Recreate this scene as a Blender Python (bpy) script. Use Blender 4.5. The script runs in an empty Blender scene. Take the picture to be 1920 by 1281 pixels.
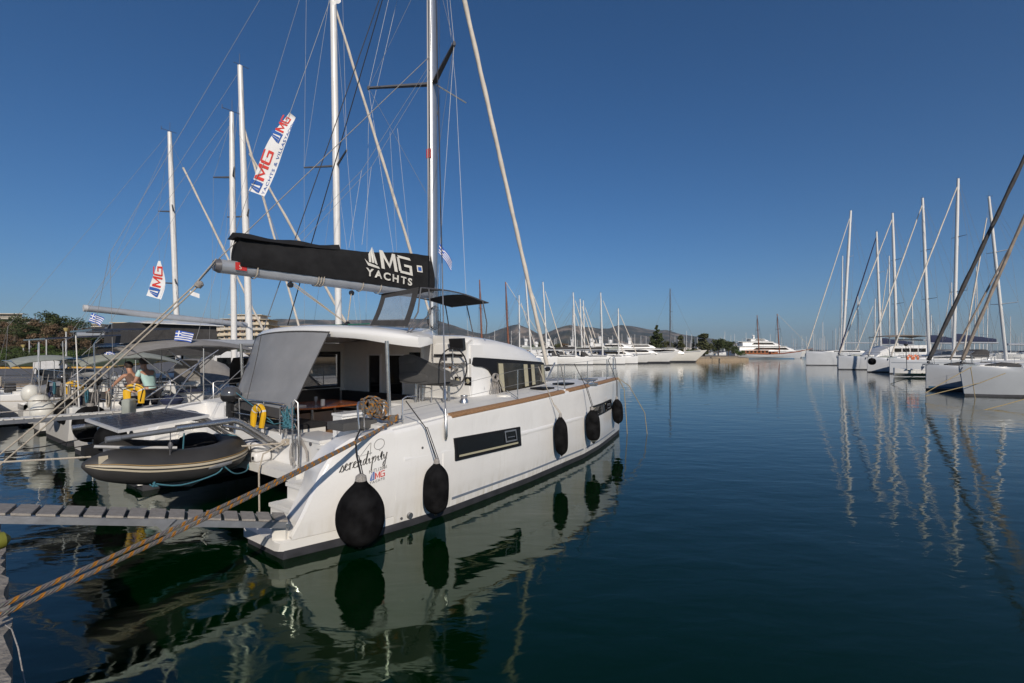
import bpy, math, random
from mathutils import Vector, Matrix
random.seed(7)
R = math.radians
S = bpy.context.scene
COL = S.collection

# ------------------------------------------------------------------ camera, sky, sun
cam_d = bpy.data.cameras.new('camera'); cam = bpy.data.objects.new('camera', cam_d); COL.objects.link(cam)
cam.location = (0, 0, 2.75); cam.rotation_euler = (R(90), 0, 0)
cam_d.sensor_width = 36; cam_d.lens = 16.875; cam_d.shift_y = 19.5/1920
cam_d.clip_start = 0.05; cam_d.clip_end = 30000
S.camera = cam
SUN_AZ, SUN_EL = R(166), R(27)
wd = bpy.data.worlds.new("World"); S.world = wd; wd.use_nodes = True
nt = wd.node_tree; nt.nodes.clear()
sky = nt.nodes.new('ShaderNodeTexSky'); sky.sky_type = 'NISHITA'; sky.sun_disc = False
sky.sun_elevation = SUN_EL; sky.sun_rotation = SUN_AZ; sky.air_density = 0.85; sky.dust_density = 0.5; sky.ozone_density = 6.0
bg = nt.nodes.new('ShaderNodeBackground'); bg.inputs['Strength'].default_value = 0.079
wo = nt.nodes.new('ShaderNodeOutputWorld')
hs_ = nt.nodes.new('ShaderNodeHueSaturation'); hs_.inputs['Saturation'].default_value = 1.14
nt.links.new(sky.outputs[0], hs_.inputs['Color']); nt.links.new(hs_.outputs[0], bg.inputs[0]); nt.links.new(bg.outputs[0], wo.inputs[0])
sl = bpy.data.lights.new('sun', 'SUN'); sl.energy = 3.7; sl.angle = R(0.53); sl.color = (1, 0.90, 0.77)
so = bpy.data.objects.new('sun', sl); COL.objects.link(so)
sd = Vector((math.sin(SUN_AZ)*math.cos(SUN_EL), math.cos(SUN_AZ)*math.cos(SUN_EL), math.sin(SUN_EL)))
so.rotation_euler = (-sd).to_track_quat('-Z', 'Y').to_euler(); so.location = (0, -20, 30)
S.view_settings.view_transform = 'Standard'; S.view_settings.look = 'None'
S.view_settings.exposure = 0.0; S.view_settings.gamma = 1; S.view_settings.use_curve_mapping = False
S.render.engine = 'CYCLES'
S.cycles.max_bounces = 8; S.cycles.glossy_bounces = 4; S.cycles.transparent_max_bounces = 12
S.cycles.caustics_reflective = False; S.cycles.caustics_refractive = False

# ------------------------------------------------------------------ materials
def mat(name, col, rough=0.5, metal=0.0, var=0.06, vscale=6.0, bump=0.0, bscale=40.0, coat=0.0, alpha=1.0, spec=0.5, col2=None, detail=4.0, stretch=None):
    m = bpy.data.materials.new(name); m.use_nodes = True
    n = m.node_tree.nodes; l = m.node_tree.links; b = n['Principled BSDF']
    b.inputs['Roughness'].default_value = rough; b.inputs['Metallic'].default_value = metal
    b.inputs['Coat Weight'].default_value = coat; b.inputs['Coat Roughness'].default_value = 0.06
    b.inputs['Alpha'].default_value = alpha; b.inputs['Specular IOR Level'].default_value = spec
    tc = n.new('ShaderNodeTexCoord'); mp = n.new('ShaderNodeMapping')
    l.new(tc.outputs['Object'], mp.inputs[0])
    if stretch: mp.inputs['Scale'].default_value = stretch
    no = n.new('ShaderNodeTexNoise'); no.inputs['Scale'].default_value = vscale; no.inputs['Detail'].default_value = detail
    l.new(mp.outputs[0], no.inputs['Vector'])
    rp = n.new('ShaderNodeValToRGB'); rp.color_ramp.elements[0].position = 0.3; rp.color_ramp.elements[1].position = 0.7
    a = [max(0, c*(1-var)) for c in col]; c2 = col2 or [min(1, c*(1+var)) for c in col]
    rp.color_ramp.elements[0].color = (*a, 1); rp.color_ramp.elements[1].color = (*c2, 1)
    l.new(no.outputs['Fac'], rp.inputs[0]); l.new(rp.outputs[0], b.inputs['Base Color'])
    if bump:
        nb = n.new('ShaderNodeTexNoise'); nb.inputs['Scale'].default_value = bscale; nb.inputs['Detail'].default_value = 5
        l.new(mp.outputs[0], nb.inputs['Vector'])
        bp = n.new('ShaderNodeBump'); bp.inputs['Strength'].default_value = bump; bp.inputs['Distance'].default_value = 0.02
        l.new(nb.outputs['Fac'], bp.inputs['Height']); l.new(bp.outputs[0], b.inputs['Normal'])
    return m
M = {}
M['gel'] = mat('white_gelcoat', (0.76, 0.755, 0.74), 0.28, var=0.03, vscale=1.3, coat=0.5)
M['gelhull'] = mat('hull_gelcoat', (0.77, 0.76, 0.74), 0.24, var=0.035, vscale=1.1, coat=0.6, bump=1.0, bscale=2.6, detail=6)
for _n in M['gelhull'].node_tree.nodes:
    if _n.type == 'BUMP': _n.inputs['Strength'].default_value = 0.20; _n.inputs['Distance'].default_value = 0.03
    if _n.type == 'TEX_NOISE' and _n.inputs['Scale'].default_value == 2.5999999046325684: _n.inputs['Distortion'].default_value = 1.6; _n.inputs['Detail'].default_value = 2.5
_g = M['gelhull'].node_tree; _b = _g.nodes['Principled BSDF']; _src = _b.inputs['Base Color'].links[0].from_socket
_tc = _g.nodes.new('ShaderNodeTexCoord'); _sp = _g.nodes.new('ShaderNodeSeparateXYZ'); _g.links.new(_tc.outputs['Object'], _sp.inputs[0])
_mr = _g.nodes.new('ShaderNodeMapRange'); _mr.inputs['From Min'].default_value = 0.50; _mr.inputs['From Max'].default_value = 0.12; _g.links.new(_sp.outputs['Z'], _mr.inputs['Value'])
_mp = _g.nodes.new('ShaderNodeMapping'); _mp.inputs['Scale'].default_value = (9, 9, 0.9); _g.links.new(_tc.outputs['Object'], _mp.inputs[0])
_ns = _g.nodes.new('ShaderNodeTexNoise'); _ns.inputs['Scale'].default_value = 1.3; _ns.inputs['Detail'].default_value = 7; _g.links.new(_mp.outputs[0], _ns.inputs['Vector'])
_r2 = _g.nodes.new('ShaderNodeMapRange'); _r2.inputs['From Min'].default_value = 0.42; _r2.inputs['From Max'].default_value = 0.72; _r2.inputs['To Min'].default_value = 0.05; _r2.inputs['To Max'].default_value = 0.75; _g.links.new(_ns.outputs['Fac'], _r2.inputs['Value'])
_ml = _g.nodes.new('ShaderNodeMath'); _ml.operation = 'MULTIPLY'; _g.links.new(_mr.outputs[0], _ml.inputs[0]); _g.links.new(_r2.outputs[0], _ml.inputs[1])
_r3 = _g.nodes.new('ShaderNodeMapRange'); _r3.inputs['From Min'].default_value = 0.60; _r3.inputs['From Max'].default_value = 0.80; _r3.inputs['To Max'].default_value = 0.16; _g.links.new(_ns.outputs['Fac'], _r3.inputs['Value'])
_ad = _g.nodes.new('ShaderNodeMath'); _ad.operation = 'MAXIMUM'; _g.links.new(_ml.outputs[0], _ad.inputs[0]); _g.links.new(_r3.outputs[0], _ad.inputs[1])
_mx = _g.nodes.new('ShaderNodeMix'); _mx.data_type = 'RGBA'; _g.links.new(_ad.outputs[0], _mx.inputs[0]); _g.links.new(_src, _mx.inputs[6]); _mx.inputs[7].default_value = (0.50, 0.46, 0.37, 1); _g.links.new(_mx.outputs[2], _b.inputs['Base Color'])
M['gelm'] = mat('matt_white_deck', (0.74, 0.73, 0.70), 0.55, var=0.04, vscale=3, bump=0.08, bscale=300)
M['gelshade'] = mat('shade_grey_gelcoat', (0.36, 0.38, 0.41), 0.3, var=0.05, vscale=1.0, coat=0.3)  # shade on the near right-hand hulls, put into the gelcoat colour
M['gelshade2'] = mat('light_shade_grey_gelcoat', (0.50, 0.52, 0.55), 0.3, var=0.05, vscale=1.0, coat=0.3)  # lighter shade tone, coloured into the white hulls of the right row
M['cream'] = mat('cream_panel', (0.72, 0.70, 0.65), 0.5, var=0.04)
M['anti'] = mat('dark_antifouling', (0.045, 0.046, 0.055), 0.6, var=0.3, vscale=5, bump=0.1)
M['stripe'] = mat('blue_grey_stripe', (0.16, 0.19, 0.24), 0.35, var=0.05)
M['bluestripe'] = mat('blue_boot_stripe', (0.03, 0.12, 0.22), 0.35)
M['teak'] = mat('weathered_teak', (0.30, 0.17, 0.085), 0.6, var=0.35, vscale=20, bump=0.2, stretch=(1, 6, 6))
M['varnish'] = mat('varnished_wood', (0.26, 0.075, 0.022), 0.25, var=0.25, vscale=12, coat=0.6, stretch=(1, 6, 6))
M['plank'] = mat('grey_grating_plank', (0.30, 0.275, 0.245), 0.75, var=0.16, vscale=18, bump=0.5, bscale=90)
M['steel'] = mat('stainless_steel', (0.56, 0.55, 0.54), 0.27, metal=0.9, var=0.10, vscale=12)
M['alu'] = mat('anodised_aluminium', (0.52, 0.53, 0.54), 0.33, metal=0.75, var=0.05)
M['alud'] = mat('dull_aluminium_side', (0.25, 0.26, 0.28), 0.42, metal=0.55, var=0.15, bump=0.1)
M['mastw'] = mat('white_mast_paint', (0.72, 0.71, 0.69), 0.3, var=0.04, coat=0.3)
M['mastg'] = mat('grey_spar', (0.42, 0.44, 0.47), 0.35, metal=0.3, var=0.05)
M['spread'] = mat('dark_grey_spreader', (0.10, 0.10, 0.11), 0.4, var=0.1)
M['mastbrown'] = mat('brown_wooden_spar', (0.22, 0.075, 0.035), 0.5, var=0.2)
M['glass'] = mat('black_tinted_glass', (0.008, 0.008, 0.009), 0.04, var=0.1, spec=0.3)
M['winframe'] = mat('matt_black_frame', (0.012, 0.012, 0.014), 0.5, spec=0.2)
M['cabglass'] = mat('brown_tinted_glass', (0.035, 0.030, 0.022), 0.05, var=0.7, vscale=1.6, spec=0.4)
M['blind'] = mat('beige_blind', (0.40, 0.37, 0.26), 0.6)
M['canvas'] = mat('black_canvas', (0.017, 0.017, 0.018), 0.9, var=0.25, vscale=4, bump=0.5, bscale=9, spec=0.2)
M['canvasg'] = mat('charcoal_canvas', (0.055, 0.053, 0.053), 0.85, var=0.15, bump=0.3, bscale=12, spec=0.25)
M['greycanvas'] = mat('grey_acrylic_canvas', (0.26, 0.25, 0.24), 0.85, var=0.1, bump=0.3, bscale=10, spec=0.2)
M['palecanvas'] = mat('pale_grey_canvas', (0.30, 0.32, 0.29), 0.85, var=0.1, bump=0.3, bscale=10, spec=0.2)
M['mesh'] = mat('grey_mesh_fabric', (0.27, 0.275, 0.285), 0.6, var=0.10, vscale=2.0, alpha=0.84, bump=0.3, bscale=6)
M['vinyl'] = mat('clear_vinyl', (0.30, 0.33, 0.37), 0.12, alpha=0.55, var=0.1)
M['smoke'] = mat('smoked_vinyl', (0.05, 0.052, 0.055), 0.15, alpha=0.5, var=0.2)
M['bluecanvas'] = mat('navy_canvas', (0.015, 0.022, 0.06), 0.85, bump=0.3)
M['tan'] = mat('tan_canvas', (0.27, 0.22, 0.17), 0.85, var=0.15, bump=0.3, bscale=8)
M['furlw'] = mat('cream_furled_sail', (0.66, 0.60, 0.52), 0.8, var=0.12, vscale=3, bump=0.6, bscale=5)
M['furld'] = mat('charcoal_furled_sail', (0.045, 0.042, 0.042), 0.85, var=0.3, vscale=2, bump=0.7, bscale=4)
M['furlt'] = mat('tan_grey_furled_sail', (0.24, 0.20, 0.165), 0.85, var=0.3, vscale=2, bump=0.7, bscale=4)
M['furln'] = mat('navy_furled_sail', (0.02, 0.02, 0.06), 0.85, var=0.3)
M['fender'] = mat('black_fender_cloth', (0.005, 0.005, 0.0055), 1.0, col2=(0.017, 0.017, 0.018), var=0.3, vscale=5, bump=0.25, bscale=120, spec=0.03)
M['fendw'] = mat('white_fender_vinyl', (0.62, 0.61, 0.56), 0.4, var=0.05)
M['rubber'] = mat('charcoal_inflatable_rubber', (0.040, 0.039, 0.039), 0.5, var=0.15, vscale=3, spec=0.4)
M['rubg'] = mat('grey_inflatable_rubber', (0.20, 0.205, 0.215), 0.5, var=0.1)
M['rubstripe'] = mat('cream_rubbing_strake', (0.50, 0.44, 0.33), 0.55)
M['gold'] = mat('ochre_pinstripe', (0.28, 0.18, 0.07), 0.6)
M['rope'] = mat('cream_rope', (0.46, 0.41, 0.34), 0.9, var=0.2, vscale=60, bump=0.6, bscale=150)
M['ropey'] = mat('ochre_rope', (0.32, 0.25, 0.13), 0.9, var=0.2, vscale=40)
M['ropeb'] = mat('black_rope', (0.015, 0.015, 0.017), 0.9, var=0.3, vscale=60)
M['ropeg'] = mat('grey_rope', (0.30, 0.28, 0.26), 0.9, var=0.3, vscale=60, bump=0.5, bscale=120)
M['ropet'] = mat('teal_rope', (0.05, 0.17, 0.22), 0.85, var=0.2, vscale=60)
M['green'] = mat('green_rope', (0.02, 0.16, 0.11), 0.85)
M['wire'] = mat('rigging_wire', (0.30, 0.295, 0.29), 0.5, metal=0.3, var=0.05)
M['wired'] = mat('dark_rigging_line', (0.03, 0.03, 0.035), 0.7)
M['yellow'] = mat('yellow_buoy_vinyl', (0.72, 0.41, 0.012), 0.5, var=0.06, bump=0.1, bscale=25)
M['refl'] = mat('silver_tape', (0.65, 0.65, 0.62), 0.35)
M['red'] = mat('red_paint', (0.55, 0.035, 0.03), 0.5)
M['orange'] = mat('orange_paint', (0.70, 0.22, 0.02), 0.5)
M['blue'] = mat('flag_blue', (0.03, 0.09, 0.42), 0.8, var=0.05)
M['white'] = mat('flag_white', (0.75, 0.75, 0.75), 0.8, var=0.03)
M['print_white'] = mat('print_white', (0.66, 0.64, 0.58), 0.7)
M['print_black'] = mat('print_black', (0.02, 0.02, 0.022), 0.5)
M['print_grey'] = mat('print_grey', (0.16, 0.16, 0.17), 0.5)
M['print_blue'] = mat('print_blue', (0.02, 0.10, 0.38), 0.6)
M['print_red'] = mat('print_red', (0.62, 0.04, 0.03), 0.6)
M['cushion'] = mat('black_cushion', (0.013, 0.013, 0.014), 0.85, var=0.2)
M['helmgrey'] = mat('grey_upholstery', (0.075, 0.074, 0.073), 0.8, var=0.1, bump=0.2)
M['chair'] = mat('taupe_sling', (0.20, 0.165, 0.14), 0.85)
M['plastic'] = mat('black_plastic', (0.018, 0.018, 0.02), 0.35, coat=0.3)
M['cowl'] = mat('grey_glossy_cowl', (0.07, 0.072, 0.078), 0.15, coat=0.8)
M['whiteplas'] = mat('white_plastic', (0.74, 0.73, 0.72), 0.35)
M['pv'] = mat('solar_cells', (0.018, 0.022, 0.045), 0.18, var=0.3, vscale=2, coat=0.6)
M['skin'] = mat('skin', (0.42, 0.22, 0.14), 0.55, var=0.06)
M['hair'] = mat('dark_hair', (0.03, 0.018, 0.012), 0.7)
M['mint'] = mat('mint_shirt', (0.40, 0.58, 0.54), 0.85, bump=0.3, bscale=14)
M['brownshirt'] = mat('brown_top', (0.14, 0.085, 0.065), 0.85, bump=0.3, bscale=14)
M['black'] = mat('black_cloth', (0.015, 0.015, 0.02), 0.9)
M['shorts'] = mat('pale_shorts', (0.42, 0.40, 0.38), 0.9)
M['conc'] = mat('rough_concrete', (0.26, 0.235, 0.20), 0.9, var=0.3, vscale=5, bump=1.0, bscale=22, detail=10)
M['stone'] = mat('honey_stone', (0.33, 0.255, 0.175), 0.9, var=0.25, vscale=3, bump=0.8, bscale=12)
M['asph'] = mat('asphalt', (0.14, 0.135, 0.135), 0.9, var=0.12, vscale=2)
M['kerby'] = mat('yellow_kerb', (0.50, 0.29, 0.05), 0.7, var=0.1)
M['grass'] = mat('scrub_ground', (0.055, 0.075, 0.025), 0.95, var=0.5, vscale=0.4)
M['sandy'] = mat('sandy_ground', (0.24, 0.20, 0.15), 0.95, var=0.3, vscale=0.2)
M['bark'] = mat('bark', (0.10, 0.075, 0.055), 0.9, var=0.3, bump=0.8)
def leafmat(name, a, b):
    m = mat(name, a, 0.75, var=0.3, vscale=1.6, col2=b, spec=0.25); return m
M['leafd'] = leafmat('dark_pine_leaf', (0.035, 0.052, 0.020), (0.085, 0.105, 0.042))
M['leafb'] = leafmat('brownish_tree_leaf', (0.12, 0.080, 0.048), (0.21, 0.145, 0.09))
M['leafg'] = leafmat('green_shrub_leaf', (0.055, 0.095, 0.022), (0.12, 0.17, 0.05))
M['leafo'] = leafmat('olive_leaf', (0.065, 0.075, 0.035), (0.12, 0.125, 0.06))
M['bwall'] = mat('ochre_plaster', (0.50, 0.38, 0.255), 0.85, var=0.12, vscale=0.6)
M['bwall2'] = mat('pale_plaster', (0.52, 0.48, 0.42), 0.85, var=0.12, vscale=0.6)
M['bslab'] = mat('cream_balcony', (0.60, 0.51, 0.38), 0.85, var=0.06)
M['bgrey'] = mat('grey_facade', (0.22, 0.24, 0.26), 0.7, var=0.15, vscale=0.5)
M['bwin'] = mat('dark_window', (0.04, 0.035, 0.035), 0.2)
M['awning'] = mat('red_brown_awning', (0.30, 0.11, 0.07), 0.8)
M['metalw'] = mat('grey_white_metal', (0.50, 0.50, 0.50), 0.5, var=0.1)
M['lampy'] = mat('yellow_lamp_head', (0.50, 0.40, 0.16), 0.5)

# hull material with gentle vertical stains for the big boat
def hills_mat():
    m = bpy.data.materials.new('limestone_hill'); m.use_nodes = True
    n = m.node_tree.nodes; l = m.node_tree.links; b = n['Principled BSDF']; b.inputs['Roughness'].default_value = 0.95
    b.inputs['Specular IOR Level'].default_value = 0.1
    tc = n.new('ShaderNodeTexCoord')
    a = n.new('ShaderNodeTexNoise'); a.inputs['Scale'].default_value = 0.004; a.inputs['Detail'].default_value = 12; a.inputs['Roughness'].default_value = 0.65
    l.new(tc.outputs['Object'], a.inputs['Vector'])
    r = n.new('ShaderNodeValToRGB'); e = r.color_ramp.elements
    e[0].position = 0.40; e[0].color = (0.045, 0.05, 0.036, 1); e[1].position = 0.66; e[1].color = (0.36, 0.28, 0.21, 1)
    x = e.new(0.52); x.color = (0.10, 0.087, 0.062, 1)
    l.new(a.outputs['Fac'], r.inputs[0]); l.new(r.outputs[0], b.inputs['Base Color'])
    return m
M['hill'] = hills_mat()

def water_mat():
    m = bpy.data.materials.new('harbour_water'); m.use_nodes = True
    n = m.node_tree.nodes; l = m.node_tree.links; b = n['Principled BSDF']
    b.inputs['Base Color'].default_value = (0.0000, 0.0095, 0.0015, 1)
    b.inputs['Roughness'].default_value = 0.012; b.inputs['IOR'].default_value = 1.333
    b.inputs['Specular IOR Level'].default_value = 0.95; b.inputs['Specular Tint'].default_value = (0.52, 1.0, 0.52, 1)
    tc = n.new('ShaderNodeTexCoord')
    def noise(scale, det, sc, rot=0, dist=0.0):
        mp = n.new('ShaderNodeMapping'); mp.inputs['Scale'].default_value = sc; mp.inputs['Rotation'].default_value = (0, 0, R(rot))
        l.new(tc.outputs['Object'], mp.inputs[0])
        t = n.new('ShaderNodeTexNoise'); t.inputs['Scale'].default_value = scale; t.inputs['Detail'].default_value = det
        t.inputs['Distortion'].default_value = dist
        l.new(mp.outputs[0], t.inputs['Vector']); return t.outputs['Fac']
    def mul(a, k):
        x = n.new('ShaderNodeMath'); x.operation = 'MULTIPLY'; l.new(a, x.inputs[0])
        if isinstance(k, float): x.inputs[1].default_value = k
        else: l.new(k, x.inputs[1])
        return x.outputs[0]
    def add(a, c):
        x = n.new('ShaderNodeMath'); x.operation = 'ADD'; l.new(a, x.inputs[0]); l.new(c, x.inputs[1]); return x.outputs[0]
    big = noise(0.55, 2.0, (1, 2.0, 1), 12, 0.3)
    mid = noise(1.9, 2.5, (1, 1.9, 1), -10, 0.4)
    fin = noise(9.0, 2.0, (1, 1.6, 1), 5, 0.2)
    patch = noise(0.09, 2.0, (1, 1.3, 1), 30)
    rp = n.new('ShaderNodeMapRange'); rp.inputs['From Min'].default_value = 0.35; rp.inputs['From Max'].default_value = 0.65
    rp.inputs['To Min'].default_value = 0.35; rp.inputs['To Max'].default_value = 1.0; l.new(patch, rp.inputs['Value'])
    h = add(add(mul(big, 0.015), mul(mid, 0.0050)), mul(mul(fin, 0.00045), rp.outputs[0]))
    bp = n.new('ShaderNodeBump'); bp.inputs['Strength'].default_value = 1.0; bp.inputs['Distance'].default_value = 1.0
    l.new(h, bp.inputs['Height']); l.new(bp.outputs[0], b.inputs['Normal'])
    return m
M['water'] = water_mat()

def rope_orange():
    m = mat('grey_orange_rope', (0.22, 0.20, 0.19), 0.9)
    n = m.node_tree.nodes; l = m.node_tree.links; b = n['Principled BSDF']
    uv = n.new('ShaderNodeTexCoord'); w = n.new('ShaderNodeTexWave'); w.wave_type = 'BANDS'; w.bands_direction = 'DIAGONAL'
    w.inputs['Scale'].default_value = 1.0; w.inputs['Distortion'].default_value = 0.0
    mp = n.new('ShaderNodeMapping'); mp.inputs['Scale'].default_value = (1.35, 0.6, 1)
    l.new(uv.outputs['UV'], mp.inputs[0]); l.new(mp.outputs[0], w.inputs['Vector'])
    r = n.new('ShaderNodeValToRGB'); r.color_ramp.elements[0].position = 0.80; r.color_ramp.elements[1].position = 0.86
    r.color_ramp.elements[0].color = (0.235, 0.215, 0.20, 1); r.color_ramp.elements[1].color = (0.62, 0.25, 0.02, 1)
    l.new(w.outputs['Fac'], r.inputs[0])
    w2 = n.new('ShaderNodeTexNoise'); w2.inputs['Scale'].default_value = 90; l.new(uv.outputs['Object'], w2.inputs['Vector'])
    mx = n.new('ShaderNodeMix'); mx.data_type = 'RGBA'; mx.blend_type = 'MULTIPLY'; mx.inputs[0].default_value = 0.55
    l.new(r.outputs[0], mx.inputs[6]); l.new(w2.outputs['Color'], mx.inputs[7]); l.new(mx.outputs[2], b.inputs['Base Color'])
    wv = n.new('ShaderNodeTexWave'); wv.bands_direction = 'DIAGONAL'; wv.inputs['Scale'].default_value = 4.0; l.new(uv.outputs['UV'], wv.inputs['Vector'])
    bp = n.new('ShaderNodeBump'); bp.inputs['Strength'].default_value = 0.8; bp.inputs['Distance'].default_value = 0.01
    l.new(wv.outputs['Fac'], bp.inputs['Height']); l.new(bp.outputs[0], b.inputs['Normal'])
    return m
M['ropeo'] = rope_orange()

# ------------------------------------------------------------------ mesh helpers
class MB:
    def __init__(s): s.v = []; s.f = []; s.uv = {}
    def add(s, vs, fs):
        o = len(s.v); s.v += [Vector(p) for p in vs]; s.f += [tuple(i+o for i in f) for f in fs]; return s
    def box(s, a, b):
        x0, y0, z0 = a; x1, y1, z1 = b
        if x0 > x1: x0, x1 = x1, x0
        if y0 > y1: y0, y1 = y1, y0
        if z0 > z1: z0, z1 = z1, z0
        return s.add([(x0,y0,z0),(x1,y0,z0),(x1,y1,z0),(x0,y1,z0),(x0,y0,z1),(x1,y0,z1),(x1,y1,z1),(x0,y1,z1)],
                     [(0,3,2,1),(4,5,6,7),(0,1,5,4),(1,2,6,5),(2,3,7,6),(3,0,4,7)])
    def hexa(s, p):   # 8 points: bottom loop, top loop
        return s.add(p, [(0,3,2,1),(4,5,6,7),(0,1,5,4),(1,2,6,5),(2,3,7,6),(3,0,4,7)])
    def quad(s, p): return s.add(p, [tuple(range(len(p)))])
    def prism(s, loop, d):
        n = len(loop); d = Vector(d)
        vs = [Vector(p) for p in loop] + [Vector(p)+d for p in loop]
        fs = [tuple(reversed(range(n))), tuple(range(n, 2*n))] + [(i, (i+1) % n, n+(i+1) % n, n+i) for i in range(n)]
        return s.add(vs, fs)
    def loft(s, secs, cap=(True, True), closed=True):
        n = len(secs[0]); vs = [p for q in secs for p in q]; fs = []
        for j in range(len(secs)-1):
            for i in range(n if closed else n-1):
                k = (i+1) % n
                fs.append((j*n+i, j*n+k, (j+1)*n+k, (j+1)*n+i))
        if cap[0]: fs.append(tuple(reversed(range(n))))
        if cap[1]: fs.append(tuple(range((len(secs)-1)*n, len(secs)*n)))
        return s.add(vs, fs)
    def tube(s, pts, r, n=6, cap=True, uvs=False):
        pts = [Vector(p) for p in pts]; m = len(pts)
        rs = r if isinstance(r, (list, tuple)) else [r]*m
        T = []
        for i in range(m):
            d = pts[min(i+1, m-1)] - pts[max(i-1, 0)]
            T.append(d.normalized() if d.length > 1e-9 else Vector((0, 0, 1)))
        up = Vector((0, 0, 1)) if abs(T[0].z) < 0.9 else Vector((1, 0, 0))
        N = T[0].cross(up).normalized(); secs = []
        for i in range(m):
            N = (N - T[i]*N.dot(T[i]))
            N = N.normalized() if N.length > 1e-6 else T[i].orthogonal().normalized()
            B = T[i].cross(N)
            secs.append([pts[i] + (N*math.cos(2*math.pi*k/n) + B*math.sin(2*math.pi*k/n))*rs[i] for k in range(n)])
        base = len(s.f); s.loft(secs, (cap, cap))
        if uvs:
            L = [0]
            for i in range(1, m): L.append(L[-1] + (pts[i]-pts[i-1]).length)
            fi = base
            for j in range(m-1):
                for k in range(n):
                    s.uv[fi] = [(L[j]*4, k/n), (L[j]*4, (k+1)/n), (L[j+1]*4, (k+1)/n), (L[j+1]*4, k/n)]; fi += 1
        return s
    def lathe(s, base, axis, prof, n=12):   # prof: (distance along axis, radius)
        base = Vector(base); A = Vector(axis).normalized()
        return s.tube([base + A*d for d, _ in prof], [max(r, 0.001) for _, r in prof], n)
    def build(s, name, m, parent=None, smooth=True, angle=40, origin=None, **props):
        if not s.v: return None
        if parent is None and origin is None:
            zs = min(p.z for p in s.v); xs = [p.x for p in s.v]; ys = [p.y for p in s.v]
            origin = Vector(((min(xs)+max(xs))/2, (min(ys)+max(ys))/2, zs))
        o0 = Vector(origin) if origin is not None else Vector((0, 0, 0))
        me = bpy.data.meshes.new(name); me.from_pydata([p - o0 for p in s.v], [], s.f)
        if s.uv:
            ul = me.uv_layers.new(name='UVMap')
            for pi, c in s.uv.items():
                p = me.polygons[pi]
                for k, li in enumerate(p.loop_indices):
                    if k < len(c): ul.data[li].uv = c[k]
        me.materials.append(M[m] if isinstance(m, str) else m); me.validate(); me.update()
        import bmesh as _b
        bm = _b.new(); bm.from_mesh(me); _b.ops.recalc_face_normals(bm, faces=bm.faces); bm.to_mesh(me); bm.free()
        if smooth:
            me.polygons.foreach_set('use_smooth', [True]*len(me.polygons)); me.set_sharp_from_angle(angle=R(angle))
        o = bpy.data.objects.new(name, me); COL.objects.link(o); o.location = o0
        if parent: o.parent = parent
        for k, v_ in props.items(): o[k] = v_
        return o
def empty(name, loc, rz, label, cat, group=None):
    o = bpy.data.objects.new(name, None); COL.objects.link(o); o.location = loc; o.rotation_euler = (0, 0, rz)
    o.empty_display_size = 0.3; o['label'] = label; o['category'] = cat
    if group: o['group'] = group
    return o
def tag(o, label, cat, group=None):
    o['label'] = label; o['category'] = cat
    if group: o['group'] = group
    return o
def copy_tree(o, parent=None):
    kids = list(o.children)
    c = o.copy(); COL.objects.link(c); c.parent = parent
    for k in kids: copy_tree(k, c)
    return c
def W(px, py, D): return Vector(((px-960)/900*D, D, 2.75-(py-660)/900*D))
def lerp(tab, x):
    if x <= tab[0][0]: return tab[0][1]
    for (a, b), (c, d) in zip(tab, tab[1:]):
        if x <= c: return b+(d-b)*(x-a)/(c-a)
    return tab[-1][1]
def sag(a, b, k, n=12):
    a = Vector(a); b = Vector(b)
    return [a.lerp(b, i/n) + Vector((0, 0, -k*4*(i/n)*(1-i/n))) for i in range(n+1)]
def arc(c, r, a0, a1, n, ax=(1, 0, 0), ay=(0, 0, 1)):
    c = Vector(c); ax = Vector(ax); ay = Vector(ay)
    return [c + ax*r*math.cos(a0+(a1-a0)*i/n) + ay*r*math.sin(a0+(a1-a0)*i/n) for i in range(n+1)]
def text_mesh(txt, size, fn, mname, name, parent=None, shear=0.0, offset=0.0, space=1.0, subdiv=0):
    cu = bpy.data.curves.new('txt', 'FONT'); cu.body = txt; cu.size = size; cu.shear = shear; cu.offset = offset
    cu.space_character = space; cu.resolution_u = 3
    to = bpy.data.objects.new('txt', cu); COL.objects.link(to)
    bpy.context.view_layer.update()
    me = bpy.data.meshes.new_from_object(to.evaluated_get(bpy.context.evaluated_depsgraph_get()))
    bpy.data.objects.remove(to); bpy.data.curves.remove(cu)
    me.name = name; me.materials.clear(); me.materials.append(M[mname])
    for v_ in me.vertices: v_.co = Vector(fn(v_.co.x, v_.co.y))
    o = bpy.data.objects.new(name, me); COL.objects.link(o)
    if parent: o.parent = parent
    return o
def poly_mesh(loops, fn, mname, name, parent=None):
    mb = MB()
    for lp in loops: mb.quad([fn(x, y) for x, y in lp])
    return mb.build(name, mname, parent, smooth=False)

# ------------------------------------------------------------------ the setting
mb = MB(); mb.quad([(-6000, -300, 0), (9000, -300, 0), (9000, 14000, 0), (-6000, 14000, 0)])
o = mb.build('water', 'water', smooth=False); o['kind'] = 'structure'

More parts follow.
